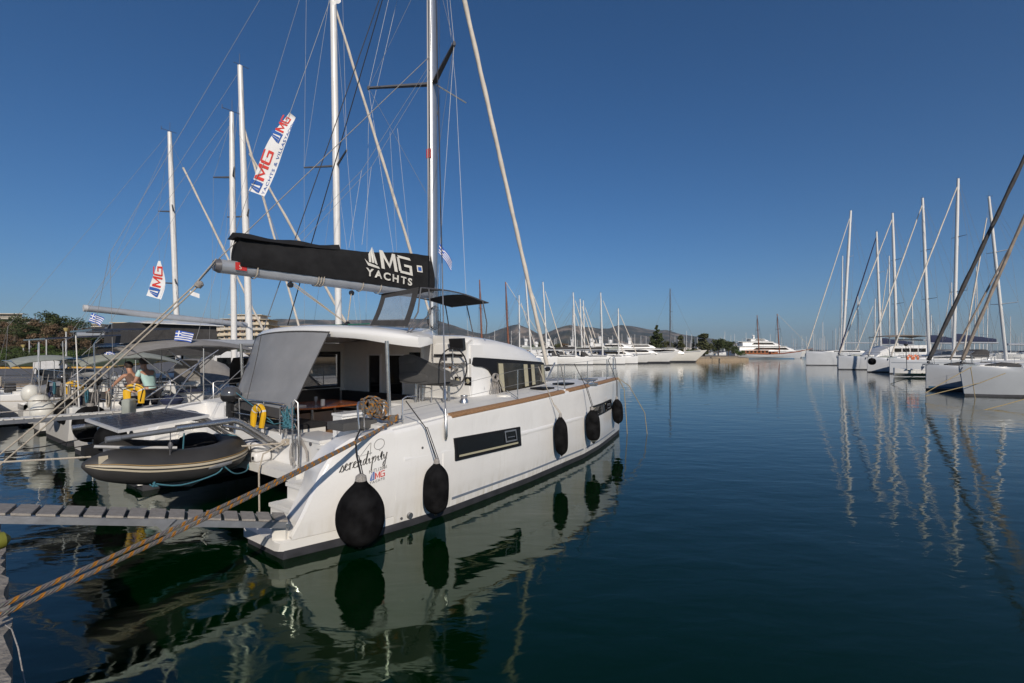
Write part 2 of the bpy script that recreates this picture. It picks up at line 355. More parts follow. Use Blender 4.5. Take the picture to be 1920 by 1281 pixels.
# near quay on which the camera stands
qa = [(2.6, -2.2), (-2.62, 2.5), (-3.7, 3.52), (-5.2, 4.88), (-8.6, 7.95), (-13.0, 12.0), (-20.4, 18.9), (-28.8, 26.8)]
mb = MB()
rr = random.Random(3); edge = []
for (x0, y0), (x1, y1) in zip(qa, qa[1:]):
    L = math.hypot(x1-x0, y1-y0); k = max(2, int(L/0.12)) if L < 8 else 6
    for i in range(k):
        f = i/k; j = (rr.random()-.5)*0.035 if L < 8 else 0
        edge.append((x0+(x1-x0)*f+j, y0+(y1-y0)*f+j))
edge.append(qa[-1])
back = [(-60, 20), (-60, -40), (30, -40), (30, -26)]
loop = [(x, y, -1.0) for x, y in edge+back]
mb.prism(loop, (0, 0, 1.93)); o = mb.build('quay', 'conc', smooth=False); o['kind'] = 'structure'
# far side of the harbour corner: stone quay, road, ground
bk = [(-28.8, 26.8), (-25.5, 33.0), (-27.5, 40), (-37, 58), (-60, 100), (-78, 140), (-60, 176), (-22, 150), (10, 128), (42, 128), (72, 146), (86, 176), (92, 198), (80, 230), (-100, 330), (-700, 500), (-700, -30), (-60, -30), (-60, 20)]
mb = MB(); mb.prism([(x, y, -1.0) for x, y in bk], (0, 0, 1.85)); o = mb.build('stone_quay', 'stone', smooth=False); o['kind'] = 'structure'
def inset(poly, k):
    out = []
    n = len(poly)
    for i in range(n):
        p0 = Vector(poly[i-1]); p = Vector(poly[i]); p1 = Vector(poly[(i+1) % n])
        d0 = (p-p0).normalized(); d1 = (p1-p).normalized(); nrm = Vector((-(d0+d1).y, (d0+d1).x))
        nrm = nrm.normalized() if nrm.length > .1 else Vector((-d0.y, d0.x))
        out.append(tuple(p + nrm*k))
    return out
rd = [(x-1.5, y+0.3) for x, y in bk[:6]]
road = [(-29.8, 27.6), (-27.0, 33.2), (-29, 40.3), (-38.5, 58.5), (-61.5, 100.5), (-79.5, 140.5), (-88, 141), (-70, 101), (-47, 60), (-43, 52), (-70, 44), (-120, 40), (-120, 26)]
mb = MB(); mb.prism([(x, y, 0.86) for x, y in road], (0, 0, 0.16)); o = mb.build('road', 'asph', smooth=False); o['kind'] = 'structure'
mb = MB()
for a, b in zip([(-43.4, 51.4), (-47.4, 59.6), (-70.4, 100.6)], [(-47.4, 59.6), (-70.4, 100.6), (-88.4, 140.6)]):
    a = Vector((*a, 1.02)); b = Vector((*b, 1.02)); d = (b-a).normalized(); q = Vector((-d.y, d.x, 0))*.35
    mb.prism([a-q, b-q, b+q, a+q], (0, 0, .16))
a = Vector((-43.4, 51.4, 1.02)); b = Vector((-120, 40.5, 1.02)); d = (b-a).normalized(); q = Vector((-d.y, d.x, 0))*.35
mb.prism([a-q, b-q, b+q, a+q], (0, 0, .16))
o = mb.build('kerb', 'kerby', smooth=False); o['kind'] = 'structure'
# rising scrubby ground behind the left road
def ground_z(x, y):
    d = (-(x+47)*0.87 + (y-52)*0.30)
    return 1.1 + max(0, min(6, d*0.03))
mb = MB(); N = 26; vs = []; fs = []
P0 = [Vector((-120, 41)), Vector((-43.8, 52.2)), Vector((-88.6, 141)), Vector((-70, 330))]
for i in range(N+1):
    for j in range(N+1):
        f = i/N; q = [Vector((-120, 41)), Vector((-43.8, 52)), Vector((-47.6, 60)), Vector((-70.6, 101)), Vector((-88.6, 141)), Vector((-75, 175)), Vector((-40, 175)), Vector((-30, 230))]
        t = f*(len(q)-1); k = min(int(t), len(q)-2); p = q[k].lerp(q[k+1], t-k)
        e = q[k] + Vector((-330, 300)) if k > 0 else Vector((-400, 60))
        e = Vector((-450+ f*330, 120+f*500)); p = p.lerp(e, (j/N)**1.6)
        vs.append((p.x, p.y, (ground_z(p.x, p.y) if p.x < -44 else 1.1) + (0.3*math.sin(p.x*.3)*math.sin(p.y*.2) if j else 0)))
for i in range(N):
    for j in range(N): fs.append((i*(N+1)+j, i*(N+1)+j+1, (i+1)*(N+1)+j+1, (i+1)*(N+1)+j))
mb.add(vs, fs); o = mb.build('ground', 'grass'); o['kind'] = 'structure'
mb = MB(); mb.prism([(x, y, 0.4) for x, y in [(-60, 185), (10, 132), (41, 132), (70, 149), (84, 178), (89, 198), (80, 226), (-100, 326)]], (0, 0, 0.9))
o = mb.build('breakwater_ground', 'sandy', smooth=False); o['kind'] = 'structure'
mb = MB(); mb.prism([(x, y, -1) for x, y in [(-2500, 700), (60, 640), (500, 900), (1500, 1500), (5000, 2600), (5000, 9000), (-5000, 9000)]], (0, 0, 2.5))
o = mb.build('far_shore', 'sandy', smooth=False); o['kind'] = 'structure'

# hills: ridge heights read off the skyline
ridge = [(-300, 622), (100, 618), (330, 612), (430, 606), (480, 603), (520, 597), (600, 599), (660, 600), (760, 597), (812, 598), (850, 610), (885, 622), (912, 627), (940, 616), (968, 607), (990, 615), (1012, 628), (1030, 622), (1050, 613), (1068, 609), (1090, 612), (1120, 615), (1140, 617), (1152, 611), (1164, 609), (1190, 612), (1225, 619), (1250, 618), (1275, 626), (1310, 632), (1350, 637), (1390, 644), (1430, 650), (1480, 655), (1600, 657), (2000, 657.5), (2500, 657.5)]
from mathutils import noise as mnoise
mb = MB(); NX, NY = 260, 34; vs = []; fs = []
for i in range(NX+1):
    px = -300 + 2800*i/NX
    pk = lerp(ridge, px); off = 900*math.sin(px*.011)+500*math.sin(px*.027+1)
    DR = 5200 + off
    Hr = (660-pk)/900*DR + 2.75
    for j in range(NY+1):
        f = j/NY; D = DR*(0.50+0.5*f/0.8) if f <= 0.8 else DR*(1.0+0.5*(f-.8)/.2)
        sh = (f/0.8)**1.7 if f <= 0.8 else max(0, 1-((f-.8)/.2)**1.4)
        x = (px-960)/900*D
        nz = mnoise.fractal(Vector((x*.0011, D*.0011, 0)), 0.9, 2.1, 7)
        nz2 = mnoise.fractal(Vector((x*.004, D*.004, 3)), 0.9, 2.1, 5)
        w = 4*sh*(1-sh) if f < .8 else 0
        z = Hr*sh + w*Hr*(0.22*nz+.10*nz2) + (Hr*0.012*nz2 if abs(f-.8) < .02 else 0)
        vs.append((x, D, max(z, 0.6) if sh > .01 else 0.5))
for i in range(NX):
    for j in range(NY): fs.append((i*(NY+1)+j, i*(NY+1)+j+1, (i+1)*(NY+1)+j+1, (i+1)*(NY+1)+j))
mb.add(vs, fs); o = mb.build('hills', 'hill', angle=180); o['kind'] = 'structure'

# ------------------------------------------------------------------ big white catamaran
u = Vector((.592, .806, 0)); v = Vector((.806, -.592, 0)); C0 = Vector((-5.51, 8.24, 0))
HEAD = math.atan2(.806, .592)
def Cw(s, t, z): return C0 + u*s + v*t + Vector((0, 0, z))
def K(s, t, z): return Vector((s, -t, z))
cat = empty('sailing_catamaran', C0, HEAD, 'large white catamaran moored in the foreground with a black sail bag on its boom', 'catamaran')
TW = [(-.5, 2.95), (-.1, 3.16), (.4, 3.3), (1.1, 3.5), (2.0, 3.62), (2.6, 3.66), (5, 3.66), (7.7, 3.50), (9, 3.30), (10, 3.07), (11, 2.83), (11.9, 2.62), (12.1, 2.56)]
TI = [(-.5, 2.35), (-.1, 2.15), (.5, 2.06), (9, 2.06), (10, 2.17), (11, 2.34), (11.9, 2.50), (12.1, 2.52)]
ZS = [(0, .25), (.17, .62), (.37, 1.08), (.6, 1.38), (.8, 1.49), (1.1, 1.535), (1.6, 1.57), (2.6, 1.66), (5.1, 1.75), (7.9, 1.85), (10.8, 1.89), (11.8, 1.87), (12.0, 1.80)]
def tout(s, z):
    t = lerp(TW, s); a = min(1, max(0, (11.6-s)/3))
    prof = [(0, -.05), (.12, -.02), (.30, .0), (.50, .035), (1.05, .05), (1.13, .02), (1.5, .0), (2.0, -.03)]
    fl = 0.10*max(0, min(1, (s-8.5)/2.5))*max(0, min(1, z/1.8))*max(0, min(1, (12-s)/.9))
    return t + lerp(prof, z)*(0.3+.7*a) + fl
def hull_sec(s, g, z0, z1, cut=None):
    zs = lerp(ZS, s); ti = lerp(TI, s); zt = z1 if z1 is not None else zs
    ks = [0, .06, .12, .2, .28, .4, .5, .62, .75, .87, .95, 1.0]
    out = [(tout(s, z0+(zt-z0)*k), z0+(zt-z0)*k) for k in ks]
    if z1 is None:
        t1, z1_ = out[-1]; out[-1] = (t1, z1_-.05); out.append((t1-.025, z1_-.012)); out.append((t1-.07, z1_))
    inn = [(ti+.06, zt), (ti, zt-.08), (ti, z0+(zt-z0)*.4), (ti+.02, z0)]
    if s > 11.5: inn = [(min(a, out[0][0]-.02), b) for a, b in inn]
    return [K(s, g*a, b) for a, b in out+inn]
def bow_x(s, z): return s
for g in (1, -1):
    mb = MB(); st = [1.45, 1.8, 2.2, 2.6, 3.2, 4, 5, 6, 7, 7.7, 8.4, 9, 9.5, 10, 10.4, 10.8, 11.2, 11.5, 11.75, 11.9]
    secs = [hull_sec(s, g, .12, None) for s in st]
    # rounded stem
    last = secs[-1]; zt = lerp(ZS, 11.9)
    for ds, k in ((.06, .75), (.10, .4), (.115, .08)):
        c = K(11.9, g*2.565, 0); secs.append([Vector((11.9+ds-.02*(p.z < .4), c.y+(p.y-c.y)*k, p.z-(.06*(1-k) if p.z > 1.7 else 0))) for p in last])
    mb.loft(secs); mb.build('hull', 'gelhull', cat, angle=35)
    mb = MB(); secs = []
    for s in [-.06, .02, .3, .7, 1.1]+st:
        to = tout(s, 0); ti = lerp(TI, s)+.02; tc = (to+ti)/2; kd = -.45 if s < 11.5 else -.3
        if s < .3: kd = -.05-.4*max(0, (s+.12)/.42)
        pts = [(tout(s, .124)+.004, .124), (tout(s, 0)+.004, 0), (to-.1*(to-ti), kd*.5), (tc, kd), (ti+.1*(to-ti), kd*.5), (ti, 0), (ti-.004, .124)]
        secs.append([K(s-(.25*max(0, -z) if s > 11 else 0), g*t_, z) for t_, z in pts])
    mb.loft(secs); mb.build('antifouling', 'anti', cat, angle=30)
    # low stern with the bathing platform
    mb = MB(); secs = []
    for s in [-.13, -.11, -.07, -.03, .1, .4, .8, 1.2, 1.449]:
        to = tout(max(s, -.1), .12) - (0.10 if s < -.12 else (.04 if s < -.09 else 0)); ti = lerp(TI, s)+(.02)
        zb = .12
        secs.append([K(s, g*a, b) for a, b in [(to, zb), (tout(max(s, -.1), .2)-(.10 if s < -.12 else 0), .235), (to-.03, .25), (ti+.03, .25), (ti, .235), (ti, zb)]])
    mb.loft(secs); mb.build('bathing_platform', 'gelm', cat, angle=30)
    # raised quarter wing
    mb = MB(); secs = []
    for s in [.02, .06, .12, .17, .24, .3, .37, .45, .53, .6, .7, .8, .95, 1.1, 1.3, 1.449]:
        zt = lerp(ZS, s); ks = [0, .15, .3, .45, .6, .75, .88, .95, 1]
        out = [(tout(s, .252+(zt-.252)*k), .252+(zt-.252)*k) for k in ks]
        a, b = out[-1]; w = .40 if s > .3 else .34
        out[-1] = (a, b-.03); out += [(a-.035, b-.004), (a-.05, b+.012), (a-.07, b-.002), (a-w, b-.006), (a-w-.02, b-.04), (a-w-.02, .252)]
        secs.append([K(s, g*a, b) for a, b in out])
    mb.loft(secs); mb.build('quarter_wing', 'gelhull', cat, angle=30)
    # steps up from the platform
    for i, (s0, z) in enumerate([(.30, .48), (.56, .73), (.82, .98), (1.08, 1.22)]):
        mb = MB(); a = K(s0, g*2.10, .25); b = K(1.448-.002*i, g*(tout(s0+.1, z)-.44), z)
        mb.box(a, b); mb.box(K(s0-.03, g*2.10, z-.05), K(s0+.1, g*(tout(s0+.1, z)-.44), z+.004)); mb.build('step', 'gelm', cat)
        mb = MB(); mb.box(K(s0-.012, g*2.3, z+.006), K(s0+.15, g*2.72, z+.012)); mb.build('tread_mat', 'cream', cat)
    # deck plate (side deck)
    mb = MB(); secs = []
    for s in [1.452, 2.6, 4, 5.5, 7, 8.5, 9.6, 10.6, 11.4, 11.8]:
        zs = lerp(ZS, s); to = tout(s, zs)-.1; ti = lerp(TI, s)-(0.05 if s < 9 else -.05)
        if to-ti < .1: ti = to-.1
        secs.append([K(s, g*a, b) for a, b in [(to, zs), (to, zs+.03), (ti, zs+.045), (ti, zs)]])
    mb.loft(secs); mb.build('side_deck', 'gelm', cat)
    # grey band painted where the chine shows its dark reflection
    mb = MB(); secs = []
    for s in [2.6+i*.7 for i in range(13)]:
        z0, z1 = .235, .275
        secs.append([K(s, g*(tout(s, z)+d), z) for z, d in ((z0, 0), (z0, .012), (z1, .010), (z1, 0))])
    mb.loft(secs); mb.build('chine_reflection', 'stripe', cat)
    mb = MB(); secs = []      # long moulded ridge
    for s in [1.6+i*.8 for i in range(11)]:
        z = 1.11
        secs.append([K(s, g*(tout(s, zz)+d), zz) for zz, d in ((z-.06, -.01), (z-.02, .014), (z+.015, .010), (z+.03, -.01))])
    mb.loft(secs); mb.build('moulded_ridge', 'gel', cat)
    # teak capping strips with steel fairleads between
    for a, b in ((2.62, 6.6), (6.85, 8.15), (8.75, 11.35)):
        n = 9; mb = MB(); secs = []
        for i in range(n+1):
            s = a+(b-a)*i/n; zs = lerp(ZS, s); t0 = tout(s, zs-.03)
            secs.append([K(s, g*t_, z) for t_, z in ((t0+.010, zs-.035), (t0+.010, zs+.0), (t0-.03, zs+.034), (t0-.12, zs+.036), (t0-.12, zs-.02))])
        mb.loft(secs); mb.build('teak_rail', 'teak', cat)
    for s in (8.45,):
        mb = MB(); zs = lerp(ZS, s); t0 = tout(s, zs)
        mb.box(K(s-.28, g*(t0+.015), zs-.03), K(s+.28, g*(t0-.14), zs+.03)); mb.lathe(K(s-.15, g*(t0-.06), zs+.03), (0, 0, 1), [(0, .025), (.06, .02), (.08, .03)], 8); mb.lathe(K(s+.15, g*(t0-.06), zs+.03), (0, 0, 1), [(0, .025), (.06, .02), (.08, .03)], 8)
        mb.tube([K(s-.26, g*(t0-.06), zs+.10), K(s+.26, g*(t0-.06), zs+.10)], .018); mb.build('midship_cleat', 'steel', cat)
    # hull windows
    for (s0, s1, za, zb, zc, zd) in ((2.62, 4.55, .90, 1.28, .86, 1.235), (8.1, 10.2, .985, 1.29, 1.03, 1.315)):
        def wf(s, z, d): return K(s, g*(tout(s, z)+d), z)
        def ring(m, d, n=8):
            L = []
            for i in range(n+1):
                s = s0+m+(s1-s0-2*m)*i/n; f = i/n; L.append(wf(s, za+m+(zc-za)*f, d))
            for i in range(n, -1, -1):
                s = s0+m+(s1-s0-2*m)*i/n; f = i/n; L.append(wf(s, zb-m+(zd-zb)*f, d))
            return L
        def strip(m, d0, d1, name, mm):
            n = 8; mb = MB(); A = ring(m, d0); B = ring(m, d1); k = 2*n+2
            fs = [(i, i+1, k-2-i, k-1-i) for i in range(n)]
            mb.add(B, fs); mb.add(A+B, [(i, (i+1) % k, k+(i+1) % k, k+i) for i in range(k)])
            return mb.build(name, mm, cat, angle=20)
        fr = strip(0, -.02, .030, 'window_frame', 'winframe')
        gl = strip(.045, .0, .034, 'window_pane', 'glass')
        sm = s0+.72*(s1-s0); 
        mb = MB()
        z0_, z1_ = za+.1, zb-.06
        A = [wf(sm, z0_, .040), wf(sm+.38, z0_-.01, .040), wf(sm+.38, z1_-.01, .040), wf(sm, z1_, .040)]; B = [wf(sm+.03, z0_+.03, .041), wf(sm+.35, z0_+.02, .041), wf(sm+.35, z1_-.04, .041), wf(sm+.03, z1_-.03, .041)]
        mb.add(A+B, [(i, (i+1) % 4, 4+(i+1) % 4, 4+i) for i in range(4)]); mb.tube([wf(sm+.08, z0_+.09, .045), wf(sm+.3, z0_+.08, .045)], .008); mb.build('opening_hatch', 'alud', cat)
        if s0 > 8: 
            for q in range(5):
                mb = MB(); zz = 1.055+q*.043; mb.quad([wf(s0+.15, zz-.012, .038), wf(s0+1.35, zz+.008, .038), wf(s0+1.35, zz+.038, .038), wf(s0+.15, zz+.018, .038)]); mb.build('blind_slat', 'blind', cat, smooth=False)
        else:
            mb = MB(); mb.quad([wf(s0+.07, za+.055, .038), wf(s0+1.0, za+.035, .038), wf(s0+1.8, za+.02, .038), wf(s0+1.8, za+.055, .038), wf(s0+1.0, za+.07, .038), wf(s0+.07, za+.09, .038)]); mb.build('curtain_edge', 'blind', cat, smooth=False)
for g, nm in ((1, 'a'),):
    # panel outline groove near stern (moulded recess), exhaust outlets
    mb = MB(); L = [K(2.36, tout(2.36, z)+.003, z) for z in (1.06, .9, .75, .62)] + [K(2.42, tout(2.42, .56)+.003, .56)]
    mb.tube(L, .012); mb.build('panel_line', 'gel', cat)
    mb = MB(); p = K(1.73, tout(1.73, .19), .19); mb.tube([p, p+Vector((0, -.035, 0))], [.055, .045], 14); mb.build('exhaust_outlet', 'steel', cat)
    mb = MB(); p = K(1.58, tout(1.58, .18), .18); mb.tube([p, p+Vector((0, -.02, 0))], .02, 10); mb.build('drain_outlet', 'spread', cat)
    mb = MB(); p = K(1.95, tout(1.95, 1.22), 1.22); mb.tube([p, p+Vector((0, -.01, 0))], .02, 8); mb.build('drain_outlet', 'spread', cat)

# writing on the starboard quarter
def hmap(s0, z0, ds, dz, d=.008, rise=0.0):
    def fn(x, y):
        s = s0 + x*ds; z = z0 + y*dz + x*ds*rise
        return K(s, tout(s, z)+d, z)
    return fn
# cursive boat name drawn as pen strokes
GL = {  # strokes in a 1-unit x-height cell, y up
 's': ([[(-.05, .0), (.2, .35), (.42, .95), (.44, .7), (.52, .3), (.40, .0), (.2, -.02), (.12, .1)]], .55),
 'e': ([[(-.05, .1), (.2, .4), (.42, .75), (.36, .98), (.18, .85), (.08, .45), (.14, .08), (.34, .0), (.55, .2)]], .52),
 'r': ([[(-.02, .6), (.15, .85), (.22, 1.0), (.26, .9), (.12, .0)], [(.22, .6), (.42, .95), (.56, .92)]], .52),
 'n': ([[(-.02, .6), (.14, .95), (.22, .9), (.08, .0)], [(.14, .45), (.42, .98), (.52, .85), (.42, .2), (.5, .0), (.68, .2)]], .68),
 'd': ([[(.46, .75), (.32, .98), (.12, .7), (.06, .2), (.18, .0), (.4, .35), (.62, 2.0)], [(.62, 2.0), (.42, .2), (.52, .0), (.7, .2)]], .68),
 'i': ([[(.0, .55), (.20, 1.0), (.12, .2), (.22, .0), (.42, .25)], [(.30, 1.50), (.33, 1.62)]], .46),
 'p': ([[(.0, .6), (.24, 1.25), (-.10, -1.0)], [(.10, .3), (.30, .85), (.48, 1.0), (.56, .75), (.50, .25), (.32, .0), (.10, .12)]], .72),
 't': ([[(.0, .5), (.28, 1.7), (.1, .2), (.2, .0), (.38, .2)], [(.02, 1.0), (.42, 1.03)]], .38),
 'y': ([[(-.02, .6), (.14, .95), (.12, .2), (.26, .02), (.48, .5), (.56, .98)], [(.56, .98), (.36, -.5), (.12, -.95), (-.1, -.8), (.1, -.35), (.55, .1)]], .7)}
mb = MB(); x = 0
for ch in 'serendipity':
    st_, wd_ = GL[ch]
    for sk in st_:
        pts = []
        for (x0, y0), (x1, y1) in zip(sk, sk[1:]):
            for q in range(3): pts.append((x0+(x1-x0)*q/3, y0+(y1-y0)*q/3))
        pts.append(sk[-1])
        for _ in range(2):
            pts = [pts[0]] + [((pts[i-1][0]+2*pts[i][0]+pts[i+1][0])/4, (pts[i-1][1]+2*pts[i][1]+pts[i+1][1])/4) for i in range(1, len(pts)-1)] + [pts[-1]]
        P_ = []; Rr = []
        for i, (a, b) in enumerate(pts):
            a2 = x + a + b*.10; f = hmap(.60, 1.065, .116, .095, .006, .13); P_.append(f(a2, b))
            dy = abs(pts[min(i+1, len(pts)-1)][1]-pts[max(i-1, 0)][1]); Rr.append(.0035+.006*min(1, dy*3.0))
        mb.tube(P_, Rr, 5)
    x += wd_
mb.build('boat_name', 'print_black', cat)
mb = MB(); f = hmap(.92, 1.25, 1, 1, .006, .16)
for L in ([(.13, .15), (-.02, .0), (.15, .0)], [(.14, .15), (.12, -.03)]): mb.tube([f(a, b) for a, b in L], .004, 5)
mb.tube([f(.27+.085*math.cos(q*.35), .09+.075*math.sin(q*.35)) for q in range(19)], .004, 5); mb.build('number_forty', 'print_grey', cat)
text_mesh('N.Π.12081', .066, hmap(1.0, .985, 1, 1, .008, .13), 'print_black', 'registration_number', cat)
def logo(fn, parent, sail_m, mg_m, sub_m, sub='YACHTS', sc=1.0, block=False):
    # sail emblem (two curved sails over a hull wedge) followed by MG
    def cv(pts): return [[(a*sc, b*sc) for a, b in pts]]
    sails = [[(.02, .18), (.10, .18), (.14, .45), (.17, .72), (.07, .5)], [(.13, .18), (.20, .18), (.21, .5), (.20, .80), (.18, .78), (.16, .5)],
             [(.23, .18), (.33, .13), (.31, .5), (.22, .84), (.235, .5)], [(-.12, .28), (-.02, .15), (.36, .08), (.40, .0), (-.04, .03)]]
    if block: sails = [[(-.1, .0), (.42, .0), (.38, .1), (-.1, .13)], [(-.1, .16), (.05, .15), (.12, .85), (.0, .5)], [(.08, .15), (.17, .15), (.2, .9), (.14, .8)], [(.28, .12), (.42, .12), (.42, .95), (.24, .95)]]
    poly_mesh([[(a*sc, b*sc) for a, b in p] for p in sails], fn, sail_m, 'sail_emblem', parent)
    w = .11
    Mm = [[(.48, .05), (.60, .05), (.60, .78), (.48, .78)], [(.60, .78), (.80, .30), (.80, .12), (.57, .60)], [(.80, .30), (1.0, .78), (1.03, .60), (.80, .12)], [(1.0, .05), (1.12, .05), (1.12, .78), (1.0, .78)]]
    Gm = [[(1.26, .68), (1.76, .68), (1.72, .78), (1.22, .78)], [(1.18, .12), (1.29, .12), (1.29, .70), (1.18, .70)], [(1.22, .05), (1.74, .05), (1.74, .15), (1.22, .15)], [(1.66, .05), (1.77, .05), (1.77, .45), (1.66, .45)], [(1.46, .36), (1.77, .36), (1.77, .46), (1.46, .46)]]
    poly_mesh([[(a*sc, b*sc) for a, b in p] for p in Mm+Gm], fn, mg_m, 'logo_letters', parent)
    if sub: text_mesh(sub, .40*sc, (lambda x, y: fn(x-.12*sc, y-.36*sc)), sub_m, 'logo_lettering', parent, offset=.012*sc, space=1.35 if sub == 'YACHTS' else 1.0)
logo(hmap(1.03, .875, 1, 1, .008, .13), cat, 'print_blue', 'print_red', 'print_grey', sc=.125, block=True)

# bridge deck, aft beam, cockpit, locker
mb = MB(); mb.hexa([K(.72, 2.06, .66), K(8.9, 2.06, .72), K(8.9, -2.06, .72), K(.72, -2.06, .66), K(.72, 2.06, .80), K(9.3, 2.06, .9), K(9.3, -2.06, .9), K(.72, -2.06, .80)])
mb.build('bridge_deck', 'gelm', cat)
mb = MB(); mb.hexa([K(1.05, 2.059, .80), K(1.35, 2.059, .80), K(1.35, -2.059, .80), K(1.05, -2.059, .80), K(1.16, 2.059, 1.28), K(1.34, 2.059, 1.28), K(1.34, -2.059, 1.28), K(1.16, -2.059, 1.28)])
mb.build('aft_beam', 'gel', cat)
mb = MB(); mb.box(K(1.33, -2.05, .9), K(4.4, 2.05, .93)); mb.build('cockpit_floor', 'teak', cat)
for g in (1, -1):
    mb = MB(); mb.box(K(1.08, g*1.22, .802), K(1.62, g*2.16, 1.25)); mb.box(K(1.06, g*1.20, 1.252), K(1.64, g*2.17, 1.30)); mb.build('cockpit_locker', 'gel', cat, angle=20)
    mb = MB(); mb.box(K(1.45, g*1.95, .93), K(4.4, g*2.2, 1.66)); mb.box(K(1.44, g*1.93, 1.66), K(4.41, g*2.24, 1.70)); mb.build('cockpit_coaming', 'gel', cat, angle=20)
mb = MB(); mb.lathe(K(1.075, 1.9, 1.22), (-1, 0, 0), [(0, .03), (.02, .03), (.021, 0)], 10); mb.build('locker_latch', 'spread', cat)
# aft bench with backrest between the lockers and side settee
mb = MB(); mb.box(K(1.5, -1.95, .93), K(1.98, .9, 1.30)); mb.build('aft_bench', 'cream', cat)
mb = MB(); mb.box(K(1.46, -1.9, 1.31), K(2.0, .88, 1.39)); mb.build('bench_cushion', 'cushion', cat)
mb = MB(); mb.box(K(1.37, -1.92, 1.34), K(1.49, .55, 1.72)); mb.build('bench_backrest', 'cushion', cat)
mb = MB(); mb.box(K(2.0, -1.94, .93), K(4.3, -1.3, 1.30)); mb.box(K(3.75, -1.3, .93), K(4.3, -.2, 1.30)); mb.build('settee', 'cream', cat)
mb = MB(); mb.box(K(2.0, -1.92, 1.302), K(4.28, -1.3, 1.38)); mb.box(K(3.75, -1.298, 1.302), K(4.28, -.2, 1.38)); mb.build('settee_cushion', 'cushion', cat)
mb = MB(); mb.box(K(1.7, -1.93, 1.40), K(4.1, -1.78, 1.80)); mb.build('settee_backrest', 'cushion', cat)
mb = MB(); mb.box(K(4.14, -1.75, 1.40), K(4.29, .7, 1.74)); mb.build('settee_backrest', 'cushion', cat)
# table
mb = MB(); tb = [(1.95, -1.0), (2.25, -1.2), (3.5, -1.2), (3.5, .15), (2.25, .15), (1.95, -.05)]
mb.prism([K(s, t, 1.555) for s, t in tb], (0, 0, .035)); mb.build('cockpit_table', 'varnish', cat, smooth=False)
for s, t in ((2.3, -.1), (3.1, -.5)):
    mb = MB(); mb.tube([K(s, t, .93), K(s, t, 1.555)], .035, 10); mb.build('table_leg', 'steel', cat)
# saloon bulkhead with door and windows
zt = 3.02
mb = MB()
for a, b, z0, z1 in ((-2.3, -1.02, .9, zt), (-.55, -.28, .9, zt), (.30, .95, .9, zt), (-1.02, -.55, 2.66, zt), (-.28, .30, 2.66, zt), (-1.02, -.55, .9, 1.60), (-.28, .30, .9, 1.60)):
    mb.box(K(4.42, a, z0), K(4.5, b, z1))
mb.build('saloon_bulkhead', 'cream', cat, smooth=False)
for a, b in ((-1.02, -.55), (-.28, .30)):
    mb = MB(); mb.box(K(4.45, a, 1.6), K(4.47, b, 2.66)); mb.build('saloon_window', 'glass', cat, smooth=False)
    mb = MB()
    for q in ((a-.05, a, 1.55, 2.7), (b, b+.05, 1.55, 2.7), (a, b, 1.55, 1.6), (a, b, 2.66, 2.7)): mb.box(K(4.405, q[0], q[2]), K(4.42, q[1], q[3]))
    mb.build('window_trim', 'gel', cat, smooth=False)
mb = MB()   # dark slot window seen over the helm seat
mb.box(K(4.41, .55, 2.35), K(4.415, .93, 2.74)); mb.build('saloon_window', 'glass', cat, smooth=False)
# port cockpit side: pillar, low wall, smoked vinyl
mb = MB(); mb.box(K(1.6, -2.16, 1.70), K(4.42, -2.08, 1.80)); mb.box(K(4.33, -2.16, 1.80), K(4.42, -2.08, 2.98)); mb.box(K(2.6, -2.16, 2.76), K(4.33, -2.08, 2.98)); mb.build('cockpit_side_panel', 'cream', cat, smooth=False)
mb = MB(); mb.box(K(2.2, -2.13, 1.80), K(4.33, -2.115, 2.76)); mb.build('side_vinyl', 'smoke', cat, smooth=False)
for a_, b_, c_, d_ in ((2.9, 2.98, 1.80, 2.76), (4.26, 4.328, 1.80, 2.76), (2.985, 4.255, 1.80, 1.86), (2.985, 4.255, 2.68, 2.76)):
    mb = MB(); mb.box(K(a_, -2.145, c_), K(b_, -2.10, d_)); mb.build('vinyl_border', 'canvasg', cat, smooth=False)
# cockpit roof
def rs(t): return 1.72 + .85*(abs(t)/2.85)**2.6
def rz(t): return 3.20 - .19*(abs(t)/2.85)**2.0
mb = MB(); secs = []; NT = 26
for i in range(NT+1):
    t = -2.85+5.7*i/NT; a = rs(t); z = rz(t); e = 1-(abs(t)/2.85)**8
    fw = 4.7 if t < 1.0 else 4.7-(t-1.0)*0.95
    if t > 1.0: fw = max(fw, a+.25)
    th = .03+.05*e+ (.10 if t > 1.9 else 0)*((t-1.9)/.95 if t > 1.9 else 0)
    secs.append([K(a, t, z-.01-th*.4), K(a+.01, t, z+.005), K(a+.07, t, z+.05*e+.01), K(a+.35, t, z+.085*e+.012), K(fw-.1, t, z+.12*e), K(fw, t, z+.10*e-.02), K(fw, t, z-.10), K(a+.25, t, z-.10-th*.3), K(a+.05, t, z-.05-th)])
mb.loft(secs); mb.build('cockpit_roof', 'gel', cat, angle=50)
mb = MB(); mb.tube([K(2.08, 2.67, 1.62), K(2.02, 2.67, 2.94)], .034, 12); mb.build('roof_post', 'steel', cat)
mb = MB(); mb.tube([K(2.08, -2.67, 1.62), K(2.02, -2.67, 2.94)], .034, 12); mb.build('roof_post', 'steel', cat)
